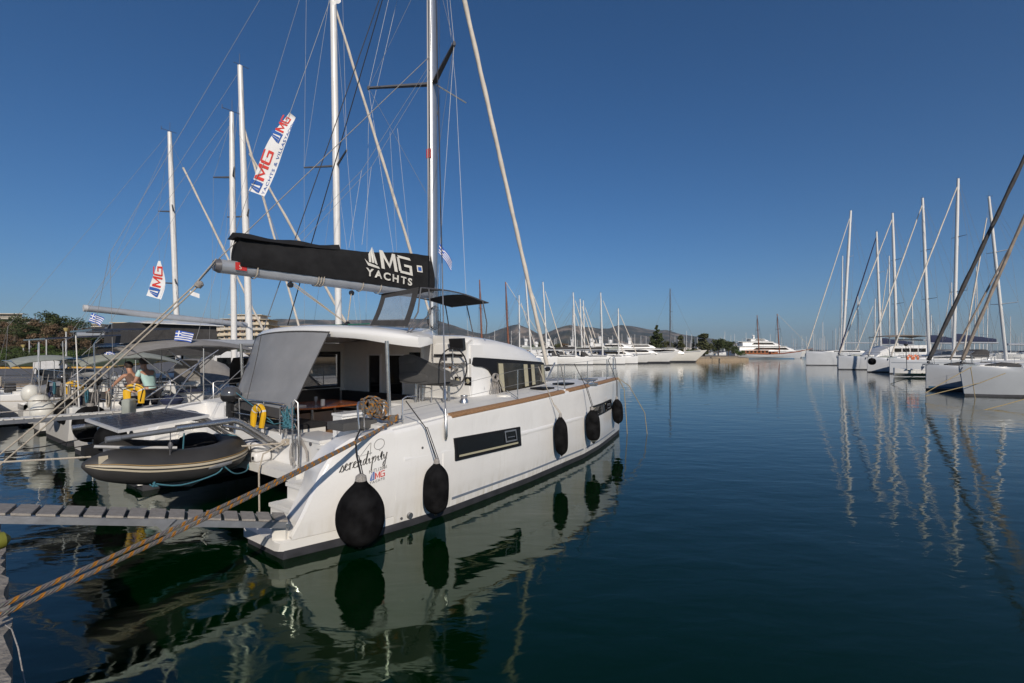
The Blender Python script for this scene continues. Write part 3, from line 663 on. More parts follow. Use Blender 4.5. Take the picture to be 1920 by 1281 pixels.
# grey mesh sunshade hanging from the aft roof edge
def shade(f, k):     # f along 0 port..1 starboard, k 0 top..1 bottom
    t0 = -2.35+3.68*f; top = Vector((rs(t0)-.03, t0, rz(t0)-.03)); bt = Vector((1.02-.10*f+.05, -1.0+2.32*f, 1.66-.09*f))
    p = top.lerp(bt, k); p.x += .03*math.sin(f*9)*k*(1-k)*2+.02*math.sin(f*4+k*3); return K(p.x, p.y, p.z)
def sheet(fn, n, m, f0=0, f1=1, k0=0, k1=1, th=.006):
    mb = MB(); vs = []
    for i in range(n+1):
        for j in range(m+1): vs.append(fn(f0+(f1-f0)*i/n, k0+(k1-k0)*j/m))
    fs = [(i*(m+1)+j, i*(m+1)+j+1, (i+1)*(m+1)+j+1, (i+1)*(m+1)+j) for i in range(n) for j in range(m)]
    mb.add(vs, fs); return mb
sheet(shade, 16, 12, 0, 1, 0.02, .90).build('sunshade', 'mesh', cat, angle=180)
sheet(shade, 16, 2, -.004, 1.004, .90, 1.0).build('sunshade_hem', 'canvasg', cat, angle=180)
sheet(shade, 16, 1, 0, 1, 0, .022).build('sunshade_track', 'canvasg', cat, angle=180)
for f in (0, .30, 1):
    mb = MB(); mb.tube([shade(f, k/8)+Vector((-.004, 0, 0)) for k in range(9)], .010 if f != .3 else .006, 5); mb.build('sunshade_seam', 'canvasg', cat)
# deckhouse
def deckhouse():
    mb = MB(); secs = []
    prof = [(4.5, 2.40, 3.10), (4.62, 2.46, 3.12), (5.0, 2.47, 3.10), (5.6, 2.45, 3.06), (6.3, 2.42, 2.98), (6.9, 2.38, 2.88), (7.4, 2.30, 2.76), (7.75, 2.22, 2.62), (7.98, 2.12, 2.46), (8.25, 2.0, 2.15), (8.5, 1.9, 1.75)]
    for s, t, z in prof:
        zl = 2.48 if z > 2.5 else z-.02
        half = [(t+.02, 1.62), (t, 1.80), (t-.07, min(2.42, z-.08)), (t-.06, min(2.50, z-.05)), (t-.11, z-.16 if z > 2.66 else z-.04), (t-.22, z-.05), (t-.45, z), (0, z+.06)]
        L = [K(s, a, b) for a, b in half] + [K(s, -a, b) for a, b in reversed(half[:-1])]
        secs.append(L)
    mb.loft(secs); return mb
deckhouse().build('deckhouse', 'gel', cat, angle=38)
def side_t(s): return lerp([(4.5, 2.375), (4.62, 2.41), (5.0, 2.42), (5.6, 2.40), (6.3, 2.37), (6.9, 2.33), (7.4, 2.25), (7.75, 2.17), (7.98, 2.07)], s)+.03
for g in (1, -1):
    # black band and window panes, as thin raised panels
    def bandpt(s, z, d): return K(s, g*(side_t(s)+d+(2.42-z)*.09), z)
    def panel(loop, d, th, name, mm, ang=20):
        mb = MB(); A = [bandpt(s, z, d) for s, z in loop]; B = [bandpt(s, z, d+th) for s, z in loop]; n = len(loop)
        mb.add(A+B, [tuple(range(n, 2*n))]+[(i, (i+1) % n, n+(i+1) % n, n+i) for i in range(n)]); return mb.build(name, mm, cat, smooth=False)
    bt = [(4.50, 2.60), (4.56, 2.63), (7.62, 2.475), (7.62, 1.86), (5.47, 1.70), (5.30, 2.0), (5.18, 2.26), (5.02, 2.38), (4.80, 2.43), (4.56, 2.44), (4.50, 2.48)]
    def sub(loop):   # subdivide along s so the panel follows the curved side
        out = []
        for (a, b), (c, d) in zip(loop, loop[1:]+loop[:1]):
            n = max(1, int(abs(c-a)/.5))
            for i in range(n): out.append((a+(c-a)*i/n, b+(d-b)*i/n))
        return out
    def gridpanel(top, bot, s0, s1, d, name, mm, n=10):
        mb = MB(); vs = []
        for i in range(n+1):
            s = s0+(s1-s0)*i/n
            vs += [bandpt(s, lerp(bot, s), d), bandpt(s, lerp(top, s), d), bandpt(s, lerp(bot, s), d-.06), bandpt(s, lerp(top, s), d-.06)]
        fs = []
        for i in range(n):
            a = i*4; b = a+4; fs += [(a, b, b+1, a+1), (a+1, b+1, b+3, a+3), (a+2, b+2, b, a)]
        fs += [(0, 1, 3, 2), (n*4, n*4+2, n*4+3, n*4+1)]
        mb.add(vs, fs); return mb.build(name, mm, cat, smooth=False)
    top = [(4.50, 2.60), (4.6, 2.635), (7.62, 2.475), (7.9, 2.44)]; bot = [(4.50, 2.50), (4.58, 2.44), (4.95, 2.41), (5.12, 2.33), (5.24, 2.15), (5.47, 1.70), (7.9, 1.86)]
    gridpanel(top, bot, 4.5, 7.88, .012, 'window_band', 'winframe', 40)
    for a, b, zt_, zb_ in ((5.40, 6.75, 2.50, 1.84), (6.86, 7.78, 2.43, 1.92)):
        t2 = [(5.0, 2.52), (7.9, 2.40)]; b2 = [(5.30, 2.30), (5.52, 1.80), (7.9, 1.925)]
        gridpanel(t2, b2, a, b, .018, 'saloon_side_window', 'cabglass', 12)
        gridpanel([(5, 2.50), (7.9, 2.385)], [(5.3, 2.3), (5.54, 1.83), (7.9, 1.95)], a+.04, a+.22, .023, 'curtain', 'blind', 4)
        gridpanel([(5, 2.50), (7.9, 2.385)], [(5.3, 2.3), (5.54, 1.83), (7.9, 1.95)], b-.22, b-.04, .023, 'curtain', 'blind', 2)
# windscreen
mb = MB(); 
for a, b in ((-1.9, -.7), (-.62, .62), (.7, 1.9)):
    mb.hexa([K(8.30, a, 1.98), K(8.30, b, 1.98), K(8.02, b, 2.42), K(8.02, a, 2.42), K(8.33, a, 2.0), K(8.33, b, 2.0), K(8.06, b, 2.44), K(8.06, a, 2.44)])
mb.build('windscreen', 'glass', cat, smooth=False)
mb = MB(); mb.box(K(4.512, 1.0, 1.5), K(4.9, 2.42, 2.90)); mb.hexa([K(4.36, 1.35, 2.50), K(4.36, 2.38, 2.50), K(4.6, 2.38, 2.50), K(4.6, 1.35, 2.50), K(4.46, 1.35, 2.92), K(4.46, 2.38, 2.92), K(4.62, 2.38, 3.02), K(4.62, 1.35, 3.02)])
mb.build('helm_pod', 'gel', cat, angle=20)
mb = MB(); mb.box(K(4.34, 1.45, 2.66), K(4.42, 2.3, 2.70)); mb.hexa([K(4.34, 1.95, 2.82), K(4.34, 2.35, 2.82), K(4.42, 2.35, 2.80), K(4.42, 1.95, 2.80), K(4.30, 1.95, 3.04), K(4.30, 2.35, 3.04), K(4.39, 2.35, 3.05), K(4.39, 1.95, 3.05)]); mb.build('instrument_display', 'plastic', cat, smooth=False)
for z, t in ((2.60, 1.72), (2.60, 1.82), (2.48, 1.72)):
    mb = MB(); mb.box(K(4.345, t-.03, z-.03), K(4.36, t+.03, z+.03)); mb.build('switch', 'spread', cat)
for t in (1.82, 1.93): 
    mb = MB(); mb.box(K(4.495, t-.045, 2.38), K(4.51, t+.045, 2.42)); mb.build('warning_sticker', 'orange', cat, smooth=False)
for t in (2.04, 2.34):
    mb = MB(); mb.box(K(4.49, t-.09, 2.02), K(4.51, t+.09, 2.20)); mb.build('engine_gauge', 'winframe', cat, smooth=False)
    mb = MB(); mb.lathe(K(4.488, t, 2.11), (-1, 0, 0), [(0, .055), (.004, .05)], 12); mb.build('gauge_dial', 'blind', cat)
# helm platform, seat, wheel
mb = MB(); mb.box(K(3.1, 1.15, .93), K(4.51, 2.5, 1.70)); mb.build('helm_platform', 'gelm', cat, angle=20)
mb = MB(); mb.box(K(2.35, 1.55, .93), K(3.099, 2.5, 1.60)); mb.box(K(2.33, 1.53, 1.60), K(3.098, 2.5, 1.64)); mb.build('helm_step', 'gel', cat, angle=20)
mb = MB(); mb.tube([K(4.25, 2.12, 2.42) + Vector((0, .41*math.cos(a), .41*math.sin(a))) for a in [i*math.pi/16 for i in range(33)]], .016, 8); mb.build('steering_wheel', 'plastic', cat)
mb = MB()
for k in range(5):
    a = k*2*math.pi/5+.3; mb.tube([K(4.27, 2.12, 2.42), K(4.25, 2.12, 2.42)+Vector((0, .41*math.cos(a), .41*math.sin(a)))], .011, 6)
mb.lathe(K(4.22, 2.12, 2.42), (1, 0, 0), [(0, .03), (.03, .05), (.2, .035)], 10); mb.build('wheel_spokes', 'steel', cat)
hs = K(3.62, 1.98, 0)
def pad(s0, s1, t0, t1, z0, z1, r=.05):
    mb = MB(); secs = []
    for k in range(7):
        f = k/6; q = math.sin(math.pi*max(.06, min(.94, f)))**.35; cs = (s0+s1)/2
        zc = (z0+z1)/2; hz = (z1-z0)/2*q; hs_ = (s1-s0)/2*q; t = t0+(t1-t0)*f
        secs.append([K(cs+hs_*math.cos(a)*(1.15 if abs(math.cos(a)) < .8 else 1), t, zc+hz*math.sin(a)*1.1) for a in [i*math.pi/5+.3 for i in range(10)]])
    mb.loft(secs); return mb
pad(3.40, 3.92, 1.55, 2.80, 2.06, 2.20).build('helm_seat_cushion', 'helmgrey', cat)
mb = MB(); secs = []
for k in range(13):
    f = k/12; t = 1.44+1.36*f; q = 1 if .04 < f < .96 else .7; d = .06*math.sin(f*math.pi)
    hi = 2.66 if f < .42 else 2.66-(f-.42)*.45
    secs.append([K(3.36-d*.3, t, 2.10+.06*(1-q)+.10*max(0, f-.5)), K(3.33-d*.3, t, hi-.04), K(3.36-d*.3, t, hi), K(3.45-d*.3, t, hi-.03), K(3.47-d*.3, t, 2.12+.10*max(0, f-.5))])
mb.loft(secs); mb.build('helm_seat_back', 'helmgrey', cat)
pad(3.30, 3.40, 1.46, 2.02, 2.50, 2.69).build('helm_bolster', 'helmgrey', cat)
pad(3.30, 3.40, 1.46, 2.30, 2.12, 2.34).build('helm_bolster', 'helmgrey', cat)
for s, t in ((3.5, 1.78), (3.62, 1.86), (3.55, 2.55), (3.75, 2.48)):
    mb = MB(); mb.tube([K(s, t, 1.70), K(s, t, 2.10)], .03, 8); mb.build('seat_leg', 'steel', cat)
mb = MB(); mb.tube([K(3.4, 2.0, 1.70), K(3.4, 2.0, 2.0), K(3.4, 2.04, 2.03), K(3.4, 2.30, 2.03), K(3.4, 2.34, 2.0), K(3.4, 2.34, 1.70)], .012, 6); mb.build('footrest', 'steel', cat)
# helm bimini
mb = MB(); 
def rearw(f, k): # f port->stbd, k bottom->top
    a = Vector((2.75, 1.25, 3.29)).lerp(Vector((2.62, 2.52, 3.22)), f); b = Vector((2.98, 1.32, 3.93)).lerp(Vector((2.90, 2.52, 3.98)), f)
    p = a.lerp(b, k); p.x += .12*k*(1-k); return K(*p)
sheet(rearw, 6, 6, .14, .86, .16, .86).build('bimini_window', 'vinyl', cat, angle=180)
for a, b, c, d in ((0, 1, 0, .16), (0, 1, .86, 1), (0, .14, .16, .86), (.86, 1, .16, .86)): sheet(rearw, 4, 4, a, b, c, d).build('window_border', 'canvasg', cat, angle=180)
def btop(f, k):   # k 0 aft .. 1 forward
    t = 1.30+(2.54-1.30)*f-.10*k*f; s = 2.93+2.15*k; z = 3.955+.03*f+.09*math.sin(math.pi*min(1, k*1.15))*(.4+.6*math.sin(math.pi*f))-.10*k**3 - .02
    return K(s, t, z)
sheet(btop, 6, 10, 0, 1, 0, .40).build('bimini_top', 'canvasg', cat, angle=180)
sheet(btop, 6, 10, 0, 1, .40, .62).build('bimini_mesh_panel', 'smoke', cat, angle=180)
sheet(btop, 6, 10, 0, 1, .62, 1).build('bimini_top', 'canvas', cat, angle=180)
for L in ([btop(1, k/8) for k in range(9)]+[btop(f/4, 1) for f in range(4, -1, -1)]+[btop(0, k/8) for k in range(8, -1, -1)], [btop(1, 0), K(2.85, 2.55, 3.5), K(2.6, 2.53, 3.1)], [btop(1, .9), K(5.05, 2.42, 3.4), K(5.1, 2.35, 3.05)], [btop(0, .9), K(5.05, 1.3, 3.1)], [btop(1, .1), K(3.2, 2.53, 3.5), K(2.66, 2.55, 3.12)], [btop(.5, .95), K(5.2, 1.9, 3.1)]):
    mb = MB(); mb.tube(L, .014, 6); mb.build('bimini_frame', 'spread', cat)
# mast, boom, bag, rig
mb = MB(); secs = []
for z in [2.95+i*1.25 for i in range(13)]:
    s = 5.76-(z-2.95)*.006
    secs.append([K(s+.135*math.cos(a), .088*math.sin(a), z) for a in [k*math.pi/8 for k in range(16)]])
mb.loft(secs); mb.build('mast', 'alu', cat)
mb = MB(); mb.tube([K(5.60-(z-3)*.006, -.02, z) for z in (4.4, 10, 17.5)], .022, 4); mb.build('mast_track', 'spread', cat)
mb = MB(); mb.box(K(5.56, -.075, 7.9), K(5.62, .06, 8.14)); mb.build('mast_sticker', 'red', cat)
tips = {}
for g in (1, -1):
    mb = MB(); A = K(5.70, g*.08, 9.93); B = K(4.86, g*1.59, 9.95); tips[g] = B
    d = (B-A).normalized(); q = Vector((0, 0, .028)); w_ = d.cross(Vector((0, 0, 1)))*.065
    mb.hexa([A-q-w_, A-q+w_, A+q+w_, A+q-w_, B-q*.6-w_*.6, B-q*.6+w_*.6, B+q*.6+w_*.6, B+q*.6-w_*.6]); mb.build('spreader', 'spread', cat)
    mb = MB(); mb.lathe(B-Vector((0, 0, .05)), (0, 0, 1), [(0, .03), (.05, .045), (.1, .03)], 8); mb.build('spreader_tip', 'spread', cat)
    J = K(6.55, 0, 9.60)
    # jumper struts ahead of the mast / lower struts
    mb = MB(); mb.tube([K(5.75, g*.08, 9.90), K(6.45, g*.55, 9.55)], .018, 6); mb.build('strut', 'alu', cat)
    for L in ([K(5.66, g*.05, 17.0), B, K(5.25, g*.55, 3.3)], [K(5.66, g*.05, 13.2), B, K(5.6, g*.12, 7.0)], [K(5.66, g*.05, 15.9), K(4.88, g*1.62, 9.0), K(5.0, g*1.9, 3.1)]):
        mb = MB(); mb.tube(L, .0045, 4); mb.build('shroud', 'wire', cat)
    cp = K(2.42, g*3.69, 1.50); tp = K(5.66, g*.06, 16.0); mb = MB(); mb.tube([cp, cp.lerp(tp, .3), tp], .011, 6); mb.build('cap_shroud', 'wired', cat)
    mb = MB(); mb.tube([cp.lerp(tp, .018), cp.lerp(tp, .20)], .012, 8); mb.build('shroud_cover', 'alud', cat)
    mb = MB(); mb.tube([cp+Vector((0, g*-.0, -.22)), cp+Vector((0, 0, -.16)), cp+Vector((0, 0, .02)), cp.lerp(tp, .02)], [.015, .032, .03, .018], 10); mb.lathe(cp.lerp(tp, .030), tp-cp, [(0, .015), (.03, .022), (.16, .022), (.19, .015)], 8); mb.build('chainplate', 'steel', cat)
    # lazy jacks
    Jn = K(3.6, g*.18, 7.0)
    for L in ([K(5.6, g*.1, 10.3), Jn, K(1.9, g*.22, 4.98)], [Jn, K(3.3, g*.24, 5.15)], [K(4.4, g*.14, 8.2), K(4.7, g*.24, 5.3)]):
        mb = MB(); mb.tube(L, .004, 4); mb.build('lazy_jack', 'wire', cat)
mb = MB(); mb.tube([K(.44, 0, 4.29), K(3, 0, 4.30), K(5.62, 0, 4.31)], [.125, .145, .145], 14); mb.build('boom', 'mastg', cat)
mb = MB(); mb.tube([K(.36, 0, 4.29), K(.445, 0, 4.29)], [.095, .13], 14); mb.build('boom_end_cap', 'spread', cat)
mb = MB(); mb.box(K(.66, .135, 4.24), K(.86, .142, 4.38)); mb.build('boom_sticker', 'red', cat)
text_mesh('S', .11, lambda x, y: K(.72+x, .1435, 4.262+y), 'print_white', 'sticker_mark', cat)
def bag(s, k, g):   # half section of the sail bag at s: k 0 bottom..1 top
    h = lerp([(.72, .50), (1.2, .52), (2.4, .60), (4, .78), (5.1, .92), (5.55, .96)], s)*1.0
    b = .17 + .10*math.sin(math.pi*min(1, k*1.05))*(.8+.2*math.sin(s*2.3)) ; b *= (1-k*.55)
    b += .012*math.sin(s*7+k*5)*k+.008*math.sin(s*17+k*3)
    return K(s, g*b, 4.34+h*k+.015*math.sin(s*3.1)*k - .02*(1-k))
mb = MB(); secs = []
for i in range(41):
    s = .74+4.86*i/40
    L = [bag(s, k/8, 1) for k in range(9)] + [bag(s, k/8, -1) for k in range(8, -1, -1)]
    secs.append(L)
mb.loft(secs); mb.build('sail_bag', 'canvas', cat, angle=60)
mb = MB(); secs = []
for i in range(15):
    s = .66+2.2*i/14; h = lerp([(.72, .50), (1.2, .52), (2.4, .60), (4, .78)], s)+4.36; w_ = .19-.10*i/14
    secs.append([K(s, w_, h-.03), K(s, .03, h+.07+.02*math.sin(i)), K(s, -w_, h-.03), K(s, 0, h-.05)])
mb.loft(secs); mb.build('bag_flap', 'canvas', cat, angle=60)
def bagmap(s0, z0, ds, dz, slope=0):
    def fn(x, y):
        s = s0+x*ds; z = z0+y*dz+slope*x*ds; h = lerp([(.72, .50), (1.2, .52), (2.4, .60), (4, .78), (5.1, .92), (5.55, .96)], s)
        k = (z-4.32)/h; p = bag(s, max(0, min(1, k)), 1); return Vector((s, p.y-.030, z))
    return fn
logo(bagmap(3.52, 4.70, 1.12, .92, -.06), cat, 'print_white', 'print_white', 'print_white', sc=.66)
mb = MB(); fb = bagmap(5.0, 4.78, 1, 1); mb.quad([fb(0, 0), fb(.16, 0), fb(.16, .17), fb(0, .17)]); mb.build('bag_label', 'print_white', cat, smooth=False)
mb = MB(); mb.quad([Vector(p)+Vector((0, -.004, 0)) for p in (fb(.03, .03), fb(.13, .03), fb(.13, .13), fb(.03, .13))]); mb.build('label_mark', 'print_blue', cat, smooth=False)
for s in (1.05, 2.3, 2.36, 2.42, 3.4, 3.9):
    mb = MB(); mb.tube([K(s, .165*math.cos(a), 4.30+.165*math.sin(a)) for a in [i*math.pi/8 for i in range(17)]], .012, 5); mb.build('boom_lashing', 'rope', cat)
for g, sx in ((1, 1.35), (-1, 1.35)):
    pass
sheetp = K(2.95, .2, 3.36)
for L in ([K(1.75, 0, 4.14), sheetp], [K(1.80, .05, 4.14), sheetp], [K(3.2, 0, 4.12), sheetp]):
    mb = MB(); mb.tube(L, .013, 5); mb.build('mainsheet', 'rope', cat)
for p in (sheetp, K(3.2, 0, 4.08), K(1.77, 0, 4.1)):
    mb = MB(); mb.lathe(p-Vector((0, .03, 0)), (0, 1, 0), [(0, .03), (.01, .06), (.05, .06), (.06, .03)], 10); mb.build('sheet_block', 'plastic', cat)
mb = MB(); mb.tube([K(2.95, -.9, 3.36), K(2.95, .6, 3.34), K(2.85, 1.1, 3.33)], .014, 5); mb.build('traveller_line', 'green', cat)
mb = MB(); mb.tube([K(.44, .0, 4.42), K(5.62, 0, 10.62)], .009, 5); mb.build('topping_lift', 'ropeg', cat)
mb = MB(); mb.tube([K(11.55, 0, 2.05), K(6.0, 0, 15.2)], .008, 5); mb.build('forestay', 'wire', cat)
mb = MB(); rr = random.Random(5); L = [K(11.45+(6.1-11.45)*f, 0, 2.30+(15.0-2.30)*f) for f in [i/60 for i in range(61)]]
mb.tube([p+Vector((0, .004*math.sin(i*1.1), 0)) for i, p in enumerate(L)], [(.066+.005*math.sin(i*1.3)+.004*rr.random())*(.85 if i > 50 else 1) for i in range(61)], 10); mb.build('furled_jib', 'furlw', cat)
mb = MB(); mb.lathe(K(11.53, 0, 2.06), (-.38, 0, 1), [(0, .05), (.02, .10), (.12, .10), (.14, .06)], 12); mb.build('furling_drum', 'plastic', cat)
# halyards down the mast, helm side lines
for dx, dy in ((.17, .05), (.18, .12), (-.17, .08), (-.2, .1)):
    mb = MB(); mb.tube([K(5.72+dx, dy, 3.2), K(5.70+dx*.8, dy*.8, 16)], .007, 4); mb.build('halyard', 'wired' if dx > 0 else 'wire', cat)
mb = MB(); 
for i in range(5): mb.tube(arc(K(5.55+.02*i, .12+.015*i, 3.65), .16+.01*i, 0, 2*math.pi, 12, (0, 1, 0), (0, 0, 1.6)), .008, 4)
mb.build('halyard_coil', 'ropeb', cat)
# tall chrome pole (shroud chainplate line with boathook) beside the helm
mb = MB(); mb.tube([K(1.85, -.25, 3.3), K(4.06, 0, 11.2), K(5.5, 0, 16.4)], .011, 5); mb.build('topping_line', 'ropeb', cat)
# crossbeam, trampoline, bow deck, catwalk
mb = MB(); mb.tube([K(11.4, -2.5, 1.72), K(11.4, 2.5, 1.72)], .09, 12); mb.build('bow_crossbeam', 'alu', cat)
mb = MB(); mb.box(K(8.9, -2.0, 1.55), K(11.4, -.25, 1.57)); mb.box(K(8.9, .25, 1.55), K(11.4, 2.05, 1.57)); mb.build('trampoline', 'palecanvas', cat)
mb = MB(); mb.box(K(8.5, -2.05, 1.45), K(9.3, 2.05, 1.64)); mb.box(K(9.3, -.24, 1.5), K(11.9, .24, 1.66)); mb.build('foredeck', 'gelm', cat, angle=20)
mb = MB(); mb.tube([K(11.3, .05, 1.66), K(11.5, .3, 2.35), K(11.6, -.1, 1.7)], .03, 6); mb.build('bowsprit_strut', 'steel', cat)
mb = MB(); mb.tube([K(9.5, 1.0, 1.62), K(9.9, .6, 1.83), K(10.4, .3, 1.84), K(11.0, .2, 1.70)], [.08, .2, .18, .06], 10); mb.build('stowed_gennaker_bag', 'canvas', cat)
for s, t in ((6.55, 2.95), (9.55, 2.65), (7.75, 2.85)):
    mb = MB(); z = lerp(ZS, s)+.045; mb.box(K(s-.24, t-.2, z), K(s+.24, t+.2, z+.035)); mb.build('deck_hatch', 'winframe' if s != 9.55 else 'alud', cat)
# winch and coiled rope on the coachroof flank
mb = MB(); mb.lathe(K(3.75, 2.9, 1.73), (0, 0, 1), [(0, .09), (.05, .085), (.1, .06), (.14, .075), (.16, .07)], 12); mb.build('winch', 'steel', cat)
mb = MB(); mb.lathe(K(5.0, 2.95, 1.77), (0, 0, 1), [(0, .17), (.04, .16), (.05, .1)], 16); mb.build('deck_plate', 'cream', cat)
mb = MB()
for i in range(6):
    a = K(5.14+.03*(i % 3), 2.52+.012*i, 2.12); mb.tube([a, a+Vector((-.10+.03*i, 0, -.28)), a+Vector((-.06+.03*i, -.02, -.46)), a+Vector((.02+.02*i, -.02, -.47)), a+Vector((.05+.02*i, 0, -.2)), a+Vector((0, 0, .02))], .011, 5)
for i in range(3): mb.tube(arc(K(5.16, 2.56+.02*i, 2.17), .09, 0, 2*math.pi, 12), .013, 5)
mb.build('coiled_halyard', 'ropeg', cat)
mb = MB(); mb.tube([K(5.32, 2.5, 2.2), K(5.42, 2.58, 2.0), K(5.36, 2.66, 1.85), K(5.52, 2.75, 1.79)], .009, 5); mb.build('loose_line', 'ropeg', cat)
text_mesh('L', .08, lambda x, y: K(4.86+x, 2.475-(y)*.0+.02, 1.92+y), 'print_grey', 'deckhouse_letter', cat)
text_mesh('ON', .08, lambda x, y: K(5.28+x*1.2, 2.505, 1.92+y), 'print_grey', 'deckhouse_letter', cat)
# guard rails: starboard and port
def rail(g):
    posts = [(2.78, .48), (4.72, .62), (6.5, .62), (6.85, .62), (8.35, .62), (10.2, .62), (11.2, .62)]
    tops = []
    for s, h in posts:
        zs = lerp(ZS, s)+.02; t = tout(s, zs)-.13; mb = MB()
        if s < 3: mb.tube([K(1.72, g*(tout(1.72, 1.5)-.16), 1.6), K(1.72, g*(tout(1.72, 1.5)-.16), 2.0), K(1.80, g*(tout(1.8, 1.5)-.16), 2.04), K(1.98, g*(tout(1.98, 1.5)-.16), 2.02)], .012, 6)
        else: mb.tube([K(s, g*t, zs), K(s, g*t, zs+h)], .0125, 6); mb.lathe(K(s, g*t, zs), (0, 0, 1), [(0, .03), (.02, .025), (.03, .013)], 8)
        if s in (4.72, 8.35): mb.tube([K(s, g*t, zs+.04), K(s-.35, g*(t-.02), zs+.22)], .009, 5)
        if s in (6.5,): mb.tube([K(s, g*t, zs+h), K(s+.12, g*t, zs+h+.02), K(s+.35, g*t, zs)], .012, 6)
        mb.build('stanchion', 'steel', cat)
        tops.append(K(s, g*t, zs+h))
    for k in (1.0, .52):
        mb = MB(); L = [K(1.75, g*(tout(1.75, 1.5)-.16), 1.6+.42*k)]
        for (s, h), p in zip(posts[1:], tops[1:]): L.append(Vector((p.x, p.y, p.z-h*(1-k))))
        mb.tube(L, .004, 4); mb.build('guard_wire', 'wire', cat)
    # pulpit at bow
    mb = MB(); mb.tube([K(11.15, g*2.72, 1.88), K(11.2, g*2.70, 2.52), K(11.3, g*2.66, 2.56), K(11.55, g*2.6, 2.56), K(11.65, g*2.58, 2.5), K(11.68, g*2.6, 1.88)], .014, 6)
    mb.tube([K(11.45, g*2.4, 1.85), K(11.47, g*2.4, 2.48), K(11.55, g*2.45, 2.56)], .014, 6); mb.tube([K(11.17, g*2.71, 2.2), K(11.67, g*2.59, 2.2)], .012, 6); mb.build('pulpit', 'steel', cat)
rail(1); rail(-1)
# stern rails
for L in ([K(.92, 1.62, 1.0), K(.90, 1.62, 1.9), K(.93, 1.66, 1.95), K(.96, 1.70, 1.9), K(.98, 1.72, .45)], [K(1.0, 1.05, 1.3), K(1.0, 1.05, 1.75), K(1.0, 1.12, 1.80), K(1.0, 1.22, 1.78), K(1.02, 1.24, 1.3)],
          [K(.98, 1.72, 1.35), K(.95, 1.72, .55), K(.93, 1.66, .52), K(.92, 1.62, .9)],
          [K(1.0, 1.1, 1.62), K(1.0, 1.6, 1.60)], [K(1.12, 3.14, 1.5), K(1.1, 3.12, 1.93), K(1.14, 3.1, 1.98), K(1.26, 3.05, 1.98), K(1.3, 3.02, 1.5)]):
    mb = MB(); mb.tube(L, .016, 8); mb.build('stern_rail', 'steel', cat)
mb = MB(); mb.tube([K(1.1, 3.25, 1.54), K(1.3, 3.25, 1.56)], .02, 6); mb.build('stern_cleat', 'steel', cat)
mb = MB(); mb.lathe(K(1.62, 3.32, 1.58), (0, 0, 1), [(0, .03), (.05, .025), (.08, .04)], 8); mb.tube([K(1.45, 3.30, 1.66), K(1.8, 3.34, 1.67)], .018, 6); mb.build('stern_cleat', 'steel', cat)
# davits and solar panel
for t in (.96, -.78):
    mb = MB(); mb.tube([K(1.06, t, 1.06), K(.40, t, 1.56), K(.34, t, 1.60), K(.26, t, 1.625), K(-.55, t, 1.60)], .048, 10); mb.build('davit_arm', 'steel', cat)
    mb = MB(); mb.tube([K(-.45, t, 1.585), K(-1.30, t, 1.55)], [.042, .036], 10); mb.tube([K(-1.22, t, 1.55), K(-1.38, t, 1.545)], .045, 10); mb.build('davit_extension', 'alud' if t > 0 else 'steel', cat)
    mb = MB(); mb.tube([K(1.02, t, 1.0), K(.42, t, 1.46), K(.10, t, 1.56)], .026, 8); mb.build('davit_brace', 'steel', cat)
    mb = MB(); mb.tube([K(-.62, t, 1.56), K(-.62, t-.02, 1.2)], .008, 5); mb.lathe(K(-.62, t, 1.30), (0, 0, 1), [(0, .02), (.05, .035), (.1, .02)], 8); mb.build('davit_tackle', 'spread', cat)
pvp = [(-1.25, .99, 1.625), (-.10, .99, 1.72), (-.05, -.82, 1.70), (-1.22, -.82, 1.63)]
mb = MB(); mb.hexa([K(a, b, c) for a, b, c in pvp]+[K(a, b, c+.04) for a, b, c in pvp]); mb.build('solar_panel_frame', 'metalw', cat, angle=20)
def pvpt(f, k, d=.046):
    p = Vector(pvp[0]).lerp(Vector(pvp[1]), f).lerp(Vector(pvp[3]).lerp(Vector(pvp[2]), f), k); return K(p.x, p.y, p.z+d)
for i in range(4):
    for j in range(6):
        g_ = .012; f0 = .03+i*.235; k0 = .025+j*.158
        mb = MB(); mb.add([pvpt(f0, k0, .0415), pvpt(f0+.235-g_, k0, .0415), pvpt(f0+.235-g_, k0+.158-g_, .0415), pvpt(f0, k0+.158-g_, .0415), pvpt(f0, k0), pvpt(f0+.235-g_, k0), pvpt(f0+.235-g_, k0+.158-g_), pvpt(f0, k0+.158-g_)], [(4, 5, 6, 7), (0, 1, 5, 4), (1, 2, 6, 5), (2, 3, 7, 6), (3, 0, 4, 7)]); mb.build('solar_cell', 'pv', cat, smooth=False)

# ------------------------------------------------------------------ things on and around the big catamaran
def spl(tab, n=4):
    out = []
    for i in range(len(tab)-1):
        p0, p1, p2, p3 = tab[max(i-1, 0)], tab[i], tab[i+1], tab[min(i+2, len(tab)-1)]
        for k in range(n):
            t = k/n; out.append(tuple(.5*((2*b)+(-a+c)*t+(2*a-5*b+4*c-d)*t*t+(-a+3*b-3*c+d)*t**3) for a, b, c, d in zip(p0, p1, p2, p3)))
    out.append(tab[-1]); return out

